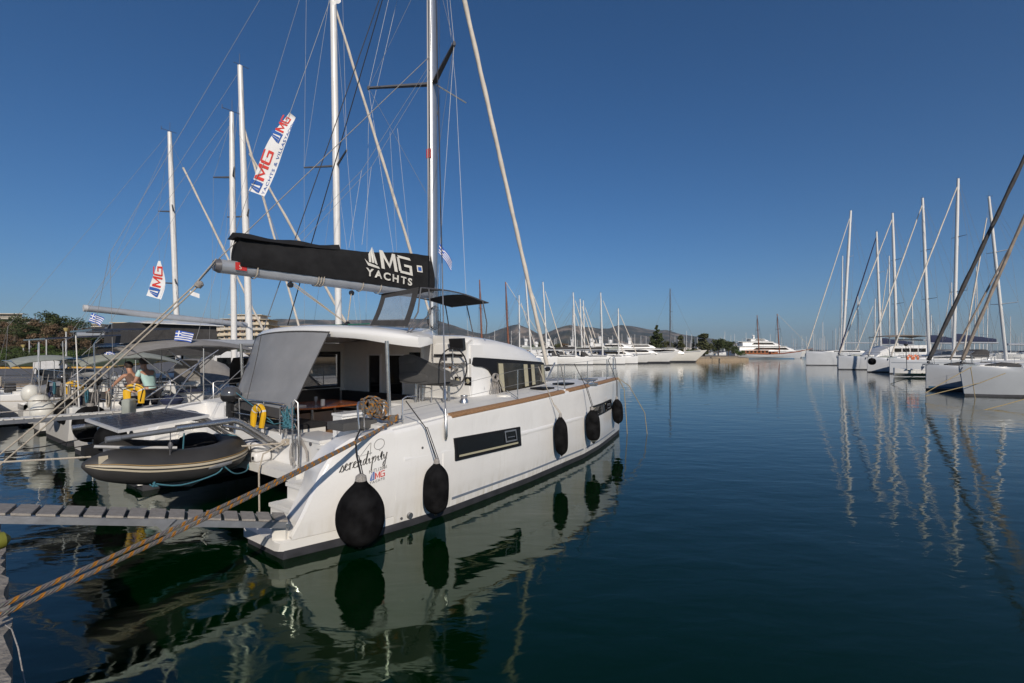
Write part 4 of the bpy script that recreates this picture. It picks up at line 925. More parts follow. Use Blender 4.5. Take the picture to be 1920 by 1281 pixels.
def fender(label, s, zt, zb, r, ropepts, ball=False, tilt=0, whiteend=False, ropem='ropeb'):
    zc = (zt+zb)/2; t = tout(s, zc)+r+.02
    base = Cw(s, t, zb); top = Cw(s-tilt, t+.02, zt); ax = top-base; L = ax.length
    e = empty('fender', base, 0, label, 'fender', 'black fenders hung along the starboard hull')
    if ball: pr = [(0, .1), (.03, .35), (.09, .62), (.18, .83), (.32, .97), (.45, 1.0), (.58, .96), (.7, .84), (.80, .66), (.88, .46), (.94, .30), (1.0, .22)]; pr = [(a, b) for a, b, *_ in spl([(a, b, 0, 0) for a, b in pr], 4)]
    else: pr = [(0, .10), (.03, .35), (.08, .66), (.16, .88), (.28, .97), (.45, 1.0), (.6, .99), (.74, .93), (.84, .77), (.92, .52), (.97, .32), (1.0, .24)]
    pr = pr if ball else [(a, b) for a, b, *_ in spl([(a, b, 0, 0) for a, b in pr], 4)]
    mb = MB(); q = pr if not whiteend else [(a, b) for a, b in pr if a > .07]
    mb.lathe((0, 0, 0), ax, [(a*L, b*r) for a, b in q], 36); mb.build('cover', 'fender', e, angle=60)
    if whiteend:
        mb = MB(); mb.lathe((0, 0, 0), ax, [(0, .05*r), (.02*L, .4*r), (.09*L, .70*r), (.10*L, .3*r)], 20); mb.build('bare_end', 'fendw', e)
        mb = MB(); mb.lathe((0, 0, 0), ax, [(-.06*L, .05*r), (-.05*L, .16*r), (.03*L, .3*r)], 12); mb.build('eye', 'plastic', e)
    else:
        mb = MB(); mb.lathe((0, 0, 0), ax, [(-.03*L, .08*r), (.0, .13*r), (.03*L, .25*r)], 10); mb.build('eye', 'plastic', e)
    mb = MB(); mb.lathe(ax*.985, ax, [(0, .25*r), (.06, .22*r), (.09, .10*r)], 12); mb.build('neck', 'ropeg', e)
    mb = MB(); P_ = [top+Vector((0, 0, .06))] + [Cw(*p) for p in ropepts]; P_ = [p-base for p in P_]
    mb.tube(P_, .009 if not ball else .012, 6); mb.tube([p+Vector((.03, .0, 0)) for p in P_[:2]]+[P_[1]], .007, 5); mb.build('lanyard', ropem, e)
fender('large round black ball fender hanging at the stern below the boat name', .678, 1.01, .10, .325, [(.74, 3.60, 1.30), (.80, 3.49, 1.50), (.98, 3.36, 1.62), (1.1, 3.27, 1.58)], ball=True)
fender('black cylindrical fender with two ropes hanging left of the long hull window', 2.0, 1.0, .20, .20, [(1.95, 3.70, 1.55), (1.72, 3.50, 1.98)])
fender('slim black fender on a pale cord, between the long hull window and the forward pair', 6.0, 1.30, .42, .155, [(5.9, 3.68, 1.55), (5.75, 3.64, 1.82), (5.65, 3.42, 2.42)], tilt=.10, ropem='rope')
fender('black fender with a bare cream bottom end, left of the bow window', 7.72, 1.29, .46, .185, [(7.55, 3.62, 1.86), (7.3, 3.42, 2.45)], tilt=.12, whiteend=True)
fender('short black fender nearest the bow, overlapping the small bow window', 10.45, 1.32, .55, .165, [(10.35, 3.2, 1.86), (10.2, 3.0, 2.5)], tilt=.15)

# mooring ropes
def rope(name, pts, r, m, label, cat_='rope', group=None, n=6, uvs=False):
    mb = MB(); mb.tube(pts, r, n, uvs=uvs); o = mb.build(name, m); tag(o, label, cat_, group); return o
A = Cw(1.62, 3.34, 1.66); B = W(-60, 1163, 2.98); 
e = empty('mooring_rope', (A.x, A.y, 0), 0, 'doubled grey mooring rope with orange flecks from the stern cleat to the quay', 'rope')
for d, zz in ((0, .0), (.045, -.018)):
    pts = sag(A+Vector((d*.3, 0, zz*.3)), B+Vector((d*.8, d*.2, -.045 if d else 0)), .05, 22)
    mb = MB(); mb.tube([p-Vector((A.x, A.y, 0)) for p in pts], .0185, 8, uvs=True); mb.build('rope_strand', 'ropeo', e)
# knot of spare rope on the quarter
rr = random.Random(11); mb = MB(); c = Cw(1.50, 3.0, 1.86)
for i in range(9):
    th = -1.1+2.2*i/8+rr.random()*.2; wd = .055+.03*rr.random(); ln = .20+.10*rr.random(); off = v*((i-4)*.028)+u*((rr.random()-.5)*.10); pts = []
    for k in range(13):
        a_ = 2*math.pi*k/12; q = Vector((0, 0, 1))*math.cos(th)+v*math.sin(th); side = v*math.cos(th)-Vector((0, 0, 1))*math.sin(th)
        pts.append(c+off+q*(ln*(.5-.5*math.cos(a_)))*(.9)+side*wd*math.sin(a_)*1.5+u*(.03*math.sin(2*a_+i))+Vector((0, 0, -.06)))
    mb.tube(pts, .0175, 6, uvs=True)
for i in range(8):
    wd = .05+.02*rr.random(); off = v*(.02*i-.06)+u*((rr.random()-.5)*.12); ln = .18+.08*rr.random()
    mb.tube([c+off+v*wd*math.cos(a_)+Vector((0, 0, -ln*(.5-.5*math.sin(a_))+.08))+u*.02*math.sin(3*a_) for a_ in [2*math.pi*k/12 for k in range(13)]], .0175, 6, uvs=True)
for i in range(7):
    p0 = c+v*(.02*i)+Vector((0, 0, -.12)); mb.tube(sag(p0, Cw(1.62+.02*i, 3.30, 1.67+.012*i), .03, 6), .0175, 6, uvs=True)
for i in range(4): mb.tube(arc(Cw(1.62, 3.32, 1.67+.02*i), .07, 0, 6.0, 10, u, v), .0175, 6, uvs=True)
tag(mb.build('rope_bundle', 'ropeo'), 'knotted bundle of spare orange-flecked grey rope on the starboard quarter', 'rope')
# quarter cushion
mb = MB(); mb.box((0, 0, 0), (.62, .42, .12)); o = mb.build('seat_cushion', 'helmgrey', angle=20, origin=(0, 0, 0)); o.location = Cw(.95, 2.98, 1.545); o.rotation_euler = (0, 0, HEAD); tag(o, 'dark grey pad lying on the starboard quarter under the rope bundle', 'cushion')
# lines from the boom end down to the quay
bE = Cw(.40, 0, 4.36); blk = W(368, 532, 7.9); qa_ = W(-12, 872, 7.9)
e = empty('boom_tackle', (bE.x, bE.y, 0), 0, 'pair of cream ropes running from the boom end down to the left quay', 'rope')
for L, r in (([bE, blk], .012), ([bE+Vector((0, 0, .05)), blk+Vector((.02, 0, .04))], .010), (sag(blk, W(-20, 868, 7.7), .06), .012), (sag(blk+Vector((.05, 0, -.02)), W(-12, 882, 7.7), .05), .012)):
    mb = MB(); mb.tube([p-Vector((bE.x, bE.y, 0)) for p in L], r, 6); mb.build('line', 'rope', e)
mb = MB(); mb.lathe(blk-Vector((bE.x, bE.y, .06)), (.3, 0, .3), [(0, .02), (.03, .06), (.10, .06), (.13, .02)], 10); mb.build('pulley_block', 'ropeg', e)
rope('stern_line', [W(-20, 868, 7.7), W(150, 858, 7.75), W(300, 848, 8.0), Cw(1.0, 1.15, 1.16)], .016, 'rope', 'cream stern line running almost level from the left quay to the aft beam cleat')
rope('hanging_line', [Cw(1.0, 1.18, 1.16), Cw(.72, 1.02, 1.0), Cw(.66, 1.0, .72), Cw(.66, 1.02, -.1)], .015, 'rope', 'cream rope end hanging from the aft beam into the water')
mb = MB()
for i in range(5): mb.tube(arc(Cw(1.02+.012*i, 1.15, 1.17), .05, 0, 6.2, 9, u, Vector((0, 0, 1))), .014, 5)
tag(mb.build('cleat_hitch', 'rope'), 'cream rope hitch wound round the aft beam beside the davit foot', 'rope')
e_ = [Cw(11.55, 2.72, 1.9), Cw(11.75, 2.85, 1.5), Cw(11.85, 2.88, .6), Cw(11.9, 2.92, -.4)]
rope('bow_line', e_, .012, 'ropey', 'ochre rope dropping straight down the starboard bow into the water', group=None)
rope('bow_line', [Cw(11.55, 2.70, 1.9), Cw(11.95, 2.95, 1.6), Cw(12.3, 3.35, .7), Cw(12.25, 3.5, -.4)], .011, 'ropey', 'ochre rope looping forward off the starboard bow into the water')
rope('trailing_line', [W(-10, 850, 8.1), W(80, 838, 8.6), W(150, 824, 9.4), W(215, 816, 10.2)], .010, 'ropeb', 'thin black line low over the water, left of the solar panel')
rope('trailing_line', [W(-10, 860, 8.0), W(90, 848, 8.6), W(215, 826, 10)], .010, 'ropeb', 'lower thin black line over the water, left of the solar panel')
# teal line tangle on the stern rail
rr = random.Random(4); mb = MB(); c = Cw(1.0, 1.32, 1.62)
for i in range(9):
    mb.tube([c+Vector(((rr.random()-.5)*.22, (rr.random()-.5)*.10, (rr.random()-.5)*.40+.0)) for k in range(7)], .011, 5)
mb.tube([Cw(1.0, .6, 1.50), Cw(.98, .9, 1.47), Cw(1.0, 1.3, 1.55)], .009, 5); mb.tube([Cw(1.0, -.6, 1.95), Cw(1, .2, 1.7), Cw(1.0, .8, 1.49)], .009, 5)
tag(mb.build('rope_tangle', 'ropet'), 'tangle of teal rope on the stern rail below the grey sunshade', 'rope')
# grey hose coil hanging on the locker
mb = MB(); c = Cw(1.04, 1.62, .98)
for i in range(5): mb.tube(arc(c-u*(.006*i), .20+.022*i, -.2*i, 6.0-.2*i, 22, v, Vector((0, 0, 1.05))), .006, 5)
mb.tube([Cw(1.0, 1.3, 1.75), Cw(.98, 1.6, 1.5), Cw(1.02, 1.9, 1.1)], .006, 5)
tag(mb.build('cable_coil', 'ropeg'), 'thin grey cable hanging in wide loops on the stern locker', 'cable')

def rbox(w, d, h, r, n=4):
    mb = MB(); secs = []
    for k, (zz, q) in enumerate([(0, r), (r*.3, r*.3), (r, 0), (h-r, 0), (h-r*.3, r*.3), (h, r)]):
        L = []
        for cx, cy, a0 in ((w/2-r, d/2-r, 0), (-w/2+r, d/2-r, 90), (-w/2+r, -d/2+r, 180), (w/2-r, -d/2+r, 270)):
            for j in range(n+1):
                a = R(a0+90*j/n); L.append((cx+(r-q)*math.cos(a), cy+(r-q)*math.sin(a), zz))
        secs.append(L)
    mb.loft(secs); return mb
e = empty('liferaft_canister', Cw(.875, .42, .803), HEAD, 'white plastic liferaft canister strapped on the aft beam between the hulls', 'liferaft')
rbox(.30, .62, .17, .05).build('lower_shell', 'whiteplas', e, angle=60)
o = rbox(.29, .60, .17, .05).build('upper_shell', 'whiteplas', e, angle=60); o.location = (0, 0, .175)
for y in (-.17, .15):
    mb = MB(); mb.tube([(-.16, y, 0), (-.16, y, .33), (-.13, y, .352), (.13, y, .352), (.16, y, .33), (.16, y, 0)], .007, 5); mb.build('strap', 'ropeb', e)
mb = MB(); mb.tube([(-.152, -.25, .08), (-.17, -.25, .08)], .03, 10); mb.build('drain_plug', 'plastic', e)
mb = MB(); mb.box((-.152, .14, .20), (-.148, .26, .225)); mb.build('printed_mark', 'red', e)

def horseshoe(label, c, ax, ay, Rr, r, group='yellow horseshoe lifebuoys on the stern rails', leg=.25):
    ax = Vector(ax).normalized(); ay = Vector(ay).normalized(); az = ax.cross(ay)
    e = empty('lifebuoy', c, 0, label, 'lifebuoy', group)
    path = [ax*Rr*.92 - ay*leg] + [ax*Rr*math.cos(a)+ay*Rr*math.sin(a) for a in [R(-8)+R(196)*i/20 for i in range(21)]] + [-ax*Rr*.92 - ay*leg]
    secs = []
    for i, p in enumerate(path):
        t = (path[min(i+1, len(path)-1)]-path[max(0, i-1)]).normalized(); n_ = t.cross(az)
        k = .8 if i in (0, len(path)-1) else 1
        secs.append([p+(n_*math.cos(a)*r*1.15+az*math.sin(a)*r*.8)*k*(1 if abs(math.sin(2*a)) < .9 else 1.15) for a in [R(22.5+45*q) for q in range(8)]])
    mb = MB(); mb.loft(secs); mb.build('foam_ring', 'yellow', e, angle=50)
    for q in (4, 10, 16):
        mb = MB(); i0 = q; secs = []
        for i in (i0, i0+1):
            p = path[i]; t = (path[i+1]-path[i-1]).normalized(); n_ = t.cross(az)
            secs.append([p+(n_*math.cos(a)*r*1.15+az*math.sin(a)*r*.8)*1.05*(1 if abs(math.sin(2*a)) < .9 else 1.15) for a in [R(22.5+45*j) for j in range(8)]])
        mb.loft(secs); mb.build('reflective_band', 'refl', e)
    mb = MB(); mb.tube([ax*Rr*.9-ay*leg*.8+az*r, ax*Rr*1.3+ay*.1+az*r, ax*Rr*.8+ay*Rr*1.1+az*r, -ax*Rr*.2+ay*Rr*1.45+az*r], .008, 5); mb.build('grab_line', 'ropeb', e)
    return e
horseshoe('yellow horseshoe lifebuoy hanging on the big catamaran stern beside the sunshade hem', Cw(.93, .42, 1.60), (.84, -.5, 0), (0.1, 0, 1), .14, .064, leg=.22)
mb = MB()
for t in (-.55, .42, 1.1): mb.tube([Cw(1.05, t, 1.25), Cw(1.03, t, 1.85)], .013, 6)
mb.tube([Cw(1.03, -.9, 1.84), Cw(1.03, 1.15, 1.84)], .013, 6); mb.tube([Cw(1.03, -.9, 1.55), Cw(1.03, 1.15, 1.55)], .01, 6)
o = mb.build('aft_rail', 'steel', cat, origin=(0, 0, 0)); o.matrix_parent_inverse = cat.matrix_basis.inverted()

# outboard motor stored upright on the rail
def outboard(label, base, sc=1.0, group=None):
    e = empty('outboard_motor', base, HEAD+.4, label, 'outboard motor', group)
    mb = MB(); mb.lathe((0, 0, .62*sc), (0, 0, 1), [(0, .05), (.02*sc, .14*sc), (.08*sc, .175*sc), (.14*sc, .18*sc)], 16); mb.build('lower_cowl', 'plastic', e)
    mb = MB(); mb.lathe((0, 0, .762*sc), (0, 0, 1), [(0, .18*sc), (.06*sc, .178*sc), (.12*sc, .15*sc), (.17*sc, .09*sc), (.185*sc, .02*sc)], 16); mb.build('upper_cowl', 'cowl', e)
    mb = MB(); mb.tube([(0, 0, .66*sc), (0, 0, .40*sc), (.02*sc, 0, .05*sc), (.02*sc, 0, -.05*sc)], [.07*sc, .055*sc, .04*sc, .035*sc], 8); mb.build('drive_leg', 'plastic', e)
    mb = MB(); mb.tube([(-.10*sc, 0, -.08*sc), (.04*sc, 0, -.08*sc), (.12*sc, 0, -.08*sc)], [.025*sc, .045*sc, .02*sc], 8)
    for k in range(3):
        a = k*2.094; mb.quad([(-.1*sc, 0, -.08*sc), (-.12*sc, .04*math.cos(a)*sc+.05*math.cos(a+.6)*sc, -.08*sc+.04*math.sin(a)+.05*math.sin(a+.6)*sc), (-.08*sc, .10*math.cos(a)*sc, -.08*sc+.10*math.sin(a)*sc)])
    mb.build('propeller', 'alud', e)
    mb = MB(); mb.tube([(.16*sc, 0, .72*sc), (.50*sc, .1*sc, .78*sc)], .018*sc, 6); mb.build('tiller', 'plastic', e)
    mb = MB(); mb.box((.05*sc, -.09*sc, .45*sc), (.10*sc, .09*sc, .64*sc)); mb.build('clamp', 'alud', e)
outboard('black and grey outboard motor clamped upright on the aft rail left of the sunshade', Cw(1.0, -.84, 1.13), 1.0)

# cockpit furniture
def chair(label, c, rz):
    e = empty('director_chair', c, rz, label, 'chair')
    for sy in (-.22, .22):
        mb = MB(); mb.tube([(-.2, sy, 0), (.18, sy, .44)], .013, 6); mb.tube([(.2, sy, 0), (-.2, sy, .44), (-.24, sy, .84)], .013, 6); mb.tube([(-.22, sy, .62), (.2, sy, .62), (.18, sy, .44)], .013, 6); mb.build('frame', 'alu', e)
    mb = MB(); mb.add([(-.2, -.22, .44), (-.2, .22, .44), (.2, .22, .44), (.2, -.22, .44), (0, 0, .41)], [(0, 1, 4), (1, 2, 4), (2, 3, 4), (3, 0, 4)]); mb.build('seat', 'chair', e)
    mb = MB(); mb.box((-.245, -.23, .64), (-.225, .23, .85)); mb.build('backrest', 'chair', e)
chair('folding chair with taupe cloth back beside the cockpit table', Cw(2.35, 1.15, .93), HEAD+2.2)
mb = MB(); mb.box((-.11, -.15, 0), (.11, .15, .025)); o = mb.build('notebook', 'whiteplas', origin=(0, 0, 0)); o.location = Cw(2.12, -.38, 1.592); o.rotation_euler = (0, 0, HEAD+.3); tag(o, 'closed white booklet lying on the near corner of the cockpit table', 'booklet')
mb = MB(); mb.lathe((0, 0, 0), (0, 0, 1), [(0, .035), (.01, .045), (.14, .042), (.145, .03)], 12); o = mb.build('mug', 'whiteplas', origin=(0, 0, 0)); o.location = Cw(2.5, -.02, 1.592); tag(o, 'white mug standing on the cockpit table', 'mug')
mb = MB(); mb.lathe((0, 0, 0), (0, 0, 1), [(0, .03), (.01, .03), (.02, .008), (.08, .008), (.11, .035), (.20, .038)], 12); o = mb.build('drinking_glass', 'vinyl', origin=(0, 0, 0)); o.location = Cw(2.42, -.15, 1.592); tag(o, 'empty clear glass standing beside the white mug', 'glass')

# passerelle
def boatwalk(label, A, B, wdt, n, mname='plank'):
    A = Vector(A); B = Vector(B); e = empty('gangway', (A.x, A.y, A.z), 0, label, 'gangway')
    d = B-A; L = d.length; dn = d.normalized(); q = Vector((-dn.y, dn.x, 0)).normalized(); dz = Vector((0, 0, 1))
    for sgn, nm in ((1, 'side_beam'), (-1, 'side_beam')):
        mb = MB(); c = q*sgn*wdt/2
        mb.hexa([c-q*.02-dz*.085, c+q*.02-dz*.085, c+q*.02-dz*.005, c-q*.02-dz*.005]+[p+d for p in (c-q*.02-dz*.085, c+q*.02-dz*.085, c+q*.02-dz*.005, c-q*.02-dz*.005)])
        mb.build(nm, 'alud', e, smooth=False)
    for i in range(n):
        f0 = i/n; f1 = (i+.80)/n
        mb = MB(); a = dn*L*f0; b = dn*L*f1; w = q*(wdt/2+.012)
        mb.hexa([a-w-dz*.002, b-w-dz*.002, b+w-dz*.002, a+w-dz*.002, a-w+dz*.022, b-w+dz*.022, b+w+dz*.022, a+w+dz*.022]); mb.build('plank', mname, e, smooth=False)
    return e, dn, q
gA = W(536, 972, 6.42); gB = W(-130, 940, 4.7); gB.z = 1.22; gA.z = .53
e, dn, q = boatwalk('narrow gangway of grey planks reaching from the quay to the bathing platform', gA, gB, .33, 17)
mb = MB(); mb.tube([Vector((0, 0, -.04))-q*.2, Vector((0, 0, -.04))+q*.2], .03, 8); mb.build('hinge', 'steel', e)
mb = MB(); mb.box((-.16, -.05, -.28), (.02, .25, -.09)); mb.build('foot_roller', 'cream', e, angle=20)
m_ = dn*1.35; sg = -1 if q.y > 0 else 1
mb = MB(); mb.prism([m_+q*sg*.205+Vector((0, 0, .01))+dn*-.13, m_+q*sg*.205+Vector((0, 0, .01))+dn*.13, m_+q*sg*.205+Vector((0, 0, -.14))], q*sg*.01); mb.build('joint_bracket', 'alud', e)
boatwalk('beige plank gangway leading from the left quay to the white sloop with people aboard', W(236, 772, 11.6), W(-40, 790, 9.6), .34, 16, 'cream')
rope('shore_line', [W(-20, 753, 13), W(60, 752, 13.4), W(150, 748, 15.0)], .018, 'rope', 'cream shore line above the water at the left edge')
rope('shore_line', [W(-20, 775, 11.5), W(60, 769, 12), W(150, 762, 13.8)], .016, 'ropeg', 'greyish shore line just below the cream one at the left edge')
rope('shore_line', [W(-20, 731, 17), W(40, 729, 18.0), W(72, 727, 19)], .018, 'ropeg', 'thin grey shore line highest at the left edge by the stone wall')

# rubber dinghy hanging under the davits
dg = empty('inflatable_dinghy', Cw(-.4, 0, .45), HEAD, 'charcoal inflatable dinghy with cream rubbing strake hung below the solar panel', 'dinghy')
def DK(s, t, z): return Vector((s+.4, -t, z-.45))
half = [(-1.58, .72, 1.205, .03), (-1.50, .73, 1.19, .10), (-1.38, .74, 1.165, .175), (-1.2, .75, 1.13, .215), (-.9, .77, 1.06, .232), (-.55, .78, 1.01, .228), (-.2, .77, .98, .23), (.1, .72, .985, .23), (.32, .60, 1.0, .228), (.48, .40, 1.015, .225), (.56, .15, 1.02, .222)]
full = half + [(s*(.80 if s < 0 else 1), -t*.42+.0, z, r) for s, t, z, r in reversed(half)]
fs_ = spl(full)
mb = MB(); mb.tube([DK(a, b, c) for a, b, c, d in fs_], [max(.02, d*1.10) for *_, d in fs_], 20); mb.build('side_tube', 'rubber', dg, angle=60)
def strake(ang0, ang1, off, name, mname):
    mb = MB(); secs = []
    for i, (a, b, c, r) in enumerate(fs_[2:-2]):
        j = i+2; p = Vector(fs_[j][:3]); T = (Vector(fs_[j+1][:3])-Vector(fs_[j-1][:3])).normalized(); N = Vector((T.y, -T.x, 0)).normalized()
        if N.dot(Vector((a+.6, b, 0))) < 0: N = -N
        L = []
        for an, oo in ((ang0, 0), (ang0, off), ((ang0+ang1)/2, off*1.3), (ang1, off), (ang1, 0)):
            q_ = p + (N*math.cos(R(an))+Vector((0, 0, 1))*math.sin(R(an)))*(r*1.10+oo); L.append(DK(*q_))
        secs.append(L)
    mb.loft(secs); mb.build(name, mname, dg, angle=50)
strake(-9, 9, .012, 'rubbing_strake', 'rubstripe'); strake(-2, 2, .022, 'strake_groove', 'rubber'); strake(11, 14, .006, 'pinstripe', 'gold')
for s_, t_ in ((-.9, .77), (-.55, .78)):
    mb = MB(); c = DK(s_, t_, 1.07 if s_ < -.7 else 1.01); mb.tube([c+Vector((0, .231*math.cos(a), .231*math.sin(a))) for a in [i*math.pi/10 for i in range(21)]], .004, 4); mb.build('tube_seam', 'canvas', dg)
mb = MB(); secs = []
for s_, w_, zk in ((-1.15, .62, .86), (-.8, .62, .72), (-.2, .58, .66), (.25, .36, .74), (.45, .08, .86)):
    secs.append([DK(s_, w_, 1.0), DK(s_, w_*.6+.1, zk+.12), DK(s_, .22, zk), DK(s_, -w_*.3, zk+.12), DK(s_, -w_*.4, 1.0)])
mb.loft(secs); mb.build('dinghy_floor', 'rubber', dg, angle=30)
mb = MB(); mb.tube([DK(-1.1, .25, .82), DK(-.6, .25, .66), DK(-.1, .25, .56), DK(.35, .2, .70)], [.03, .035, .06, .03], 6); mb.build('keel_strip', 'rubg', dg)
mb = MB(); mb.box(DK(-1.16, -.2, .86), DK(-1.10, .6, 1.26)); mb.build('transom', 'rubg', dg, angle=20)
mb = MB(); mb.tube([DK(-1.1, .62, 1.36), DK(-.45, .70, 1.26)], .022, 8); mb.tube([DK(-1.42, .60, 1.42), DK(-1.1, .62, 1.36)], .022, 8); mb.build('oar', 'metalw', dg)
mb = MB(); mb.box(DK(-1.5, .30, 1.28), DK(-1.3, .5, 1.40)); mb.build('cushion', 'canvas', dg, angle=20)
mb = MB(); mb.box(DK(-.2, -.25, 1.12), DK(.05, .55, 1.18)); mb.build('bench', 'canvas', dg, angle=20)
mb = MB(); c = DK(.1, 0, 1.2); mb.lathe(c, (0, 0, 1), [(-.02, .3), (.08, .26), (.14, .14), (.15, .05)], 12); mb.build('bow_locker', 'canvas', dg)
for s_ in (.02,):
    mb = MB(); q0 = DK(s_-.14, .99, .93); q1 = DK(s_+.22, .93, .945); mb.tube([q0, q0.lerp(q1, .5)+Vector((0, -.02, 0)), q1], [.035, .045, .035], 8); mb.build('tube_handle', 'rubg', dg)
mb = MB(); mb.box(DK(-1.44, .905, 1.20), DK(-1.34, .885, 1.32)); mb.build('capacity_plate', 'rubstripe', dg)
for L in ([DK(-.85, .98, .84), DK(-.5, 1.0, .74), DK(.0, .97, .80), DK(.15, .95, .93), DK(.42, .80, .97), DK(.66, .50, 1.1), DK(.60, .28, 1.25), DK(.42, .15, 1.28)], [DK(.1, .97, .93), DK(.30, .92, .74), DK(.62, .64, .68), DK(.72, .5, .78)], [DK(-.4, .80, 1.24), DK(-.42, .9, 1.50)]):
    mb = MB(); mb.tube(spl([tuple(p) for p in L], 4), .011, 6); mb.build('painter', 'ropet', dg)
for i in range(3):
    mb = MB(); mb.tube([DK(-.88+.02*i, .98, .83-.02*i), DK(-.86+.03*i, 1.03, .80), DK(-.83, 1.0, .86-.02*i)], .012, 5); mb.build('painter_knot', 'ropet', dg)
# small things of the quay
mb = MB(); mb.lathe((0, 0, 0), (.5, 1, 0), [(0, .02), (.04, .07), (.12, .085), (.22, .07), (.26, .02)], 12); o = mb.build('mooring_float', mat('dull_yellow_float', (.20, .20, .03), .5), origin=(0, 0, 0)); o.location = W(-64, 1030, 3.9); tag(o, 'small dull yellow float at the quay edge on the far left', 'float')
rope('dangling_cord', [W(10, 1172, 2.95), W(22, 1180, 2.9), W(34, 1215, 2.85), W(50, 1300, 2.8)], .0035, 'ropeg', 'thin grey cord dangling off the quay edge at lower left')

# ------------------------------------------------------------------ flags
def two_mat(o, m2, test):
    me = o.data; me.materials.append(M[m2])
    for p in me.polygons:
        if test(p.index): p.material_index = 1
def greek_flag(label, hoist, out, down, wave, seed=0, n=9):
    # 27 x 18 cells; nine stripes and a cross canton
    mb = MB(); vs = []; NX, NY = 27, 18; hoist = Vector(hoist); out = Vector(out); down = Vector(down); nrm = out.cross(down).normalized()
    for j in range(NY+1):
        for i in range(NX+1):
            f, k = i/NX, j/NY
            vs.append(hoist+out*f+down*(k+.10*f*f)+nrm*wave*math.sin(f*7+k*1.5+seed)*f+Vector((0, 0, -.10*out.length*f*f*1.0)))
    fs = [(j*(NX+1)+i, j*(NX+1)+i+1, (j+1)*(NX+1)+i+1, (j+1)*(NX+1)+i) for j in range(NY) for i in range(NX)]
    mb.add(vs, fs); o = mb.build('greek_flag', 'white', angle=180)
    def isblue(idx):
        j, i = divmod(idx, NX); row = j//2
        if i < 10 and j < 10: return not (4 <= i < 6 or 4 <= j < 6)
        return row % 2 == 0
    two_mat(o, 'blue', isblue); tag(o, label, 'flag', 'blue and white striped flags')
greek_flag('small striped flag with a cross flying just right of the black sail bag', W(824, 456, 11.6), Vector((.30, .1, -.34)), Vector((-.02, 0, -.25)), .05)
greek_flag('striped flag flying from a staff above the grey bimini', W(330, 620, 12.8), Vector((.42, .05, 0)), Vector((-.05, 0, -.26)), .05, 1)
greek_flag('striped flag hanging at the left end of the long grey boom', W(172, 587, 17.6), Vector((.42, .05, -.12)), Vector((-.12, 0, -.30)), .06, 2)
greek_flag('drooping striped flag under the pale awning of the left sloop', W(196, 655, 15), Vector((.32, .05, -.12)), Vector((0, 0, -.24)), .05, 3)
def banner(label, pts, D0, wv, flip=1, sc=.36, items=()):
    # pts: centre line (px, py, half width px) bottom to top
    e = None; pp = spl([(a, b, c, 0) for a, b, c in pts], 5)
    def at(f):
        x = f*(len(pp)-1); i = min(int(x), len(pp)-2); t = x-i
        a, b = pp[i], pp[i+1]; p = W(a[0]+(b[0]-a[0])*t, a[1]+(b[1]-a[1])*t, D0); q = W(pp[i+1][0], pp[i+1][1], D0)-W(pp[i][0], pp[i][1], D0)
        w = (a[2]+(b[2]-a[2])*t)*D0/900
        n = Vector((q.z, 0, -q.x)).normalized()
        return p, n, w
    L = sum((W(pp[i+1][0], pp[i+1][1], D0)-W(pp[i][0], pp[i][1], D0)).length for i in range(len(pp)-1))
    def surf(x, y, d=0):  # x along length in metres from bottom, y across (up = towards left edge)
        f = max(0, min(1, x/L)); p, n, w = at(f)
        return p - n*y + Vector((0, wv*math.sin(x*4.2+y*3)-d, 0))
    p0 = W(pts[0][0], pts[0][1], D0); e = empty('banner', p0, 0, label, 'banner', 'advertising banners flown from the rigging')
    mb = MB(); vs = []; NN = 36
    for i in range(NN+1):
        p, n, w = at(i/NN)
        for k in range(7): vs.append(surf(L*i/NN, -w+2*w*k/6)-p0)
    mb.add(vs, [(i*7+k, i*7+k+1, (i+1)*7+k+1, (i+1)*7+k) for i in range(NN) for k in range(6)]); mb.build('cloth', 'white', e, angle=180)
    def fm(x0, y0):
        return lambda x, y: surf(x0+x*1.1, y0+y*.85, .012)-p0
    for kind, x0, y0, s_ in items:
        if kind == 'logo': logo(fm(x0, y0), e, 'print_blue', 'print_red', 'print_blue', sub=None, sc=s_, block=True)
        elif kind == 'text': text_mesh('YACHTS & VILLAS', s_, fm(x0, y0), 'print_blue', 'banner_lettering', e, space=1.1)
    return e
banner('tall white banner with red and blue lettering flying above the black sail bag', [(481, 363, 17), (496, 325, 17), (513, 285, 16), (530, 250, 14), (541, 225, 9), (548, 215, 7)], 12, .04, items=(('logo', .08, -.05, .40), ('text', .05, -.19, .12), ('logo', 1.10, -.05, .38), ('text', 1.2, -.18, .11)))
banner('short white banner with red and blue print hanging in the rigging at left', [(288, 558, 16), (294, 535, 14), (299, 512, 8), (301, 490, 2)], 15, .05, items=(('logo', .10, -.12, .44),))
rope('banner_line', [W(626, -20, 12.4), W(598, 60, 12.3), W(543, 214, 12), W(466, 362, 12.0), W(430, 470, 12.2)], .006, 'wire', 'thin line that carries the tall banner over the sail bag')
rope('banner_line', [W(491, 364, 12.0), W(520, 444, 12.2), W(546, 520, 12.6)], .006, 'wire', 'thin tail line below the tall banner')
mb = MB(); 
vs = [W(623+ i*4, 2+j*4+(i % 2)*1.5 - i*1.5, 12.3+.03*math.sin(i*1.4)) for j in range(3) for i in range(5)]
mb.add(vs, [(j*5+i, j*5+i+1, (j+1)*5+i+1, (j+1)*5+i) for j in range(2) for i in range(4)]); tag(mb.build('pennant', 'white', angle=180), 'small white pennant at the top edge, left of the second mast', 'flag')
mb = MB()
vs = [W(356+i*4.5, 545+j*4+i*1.6, 16+.03*math.sin(i*1.4)) for j in range(3) for i in range(5)]
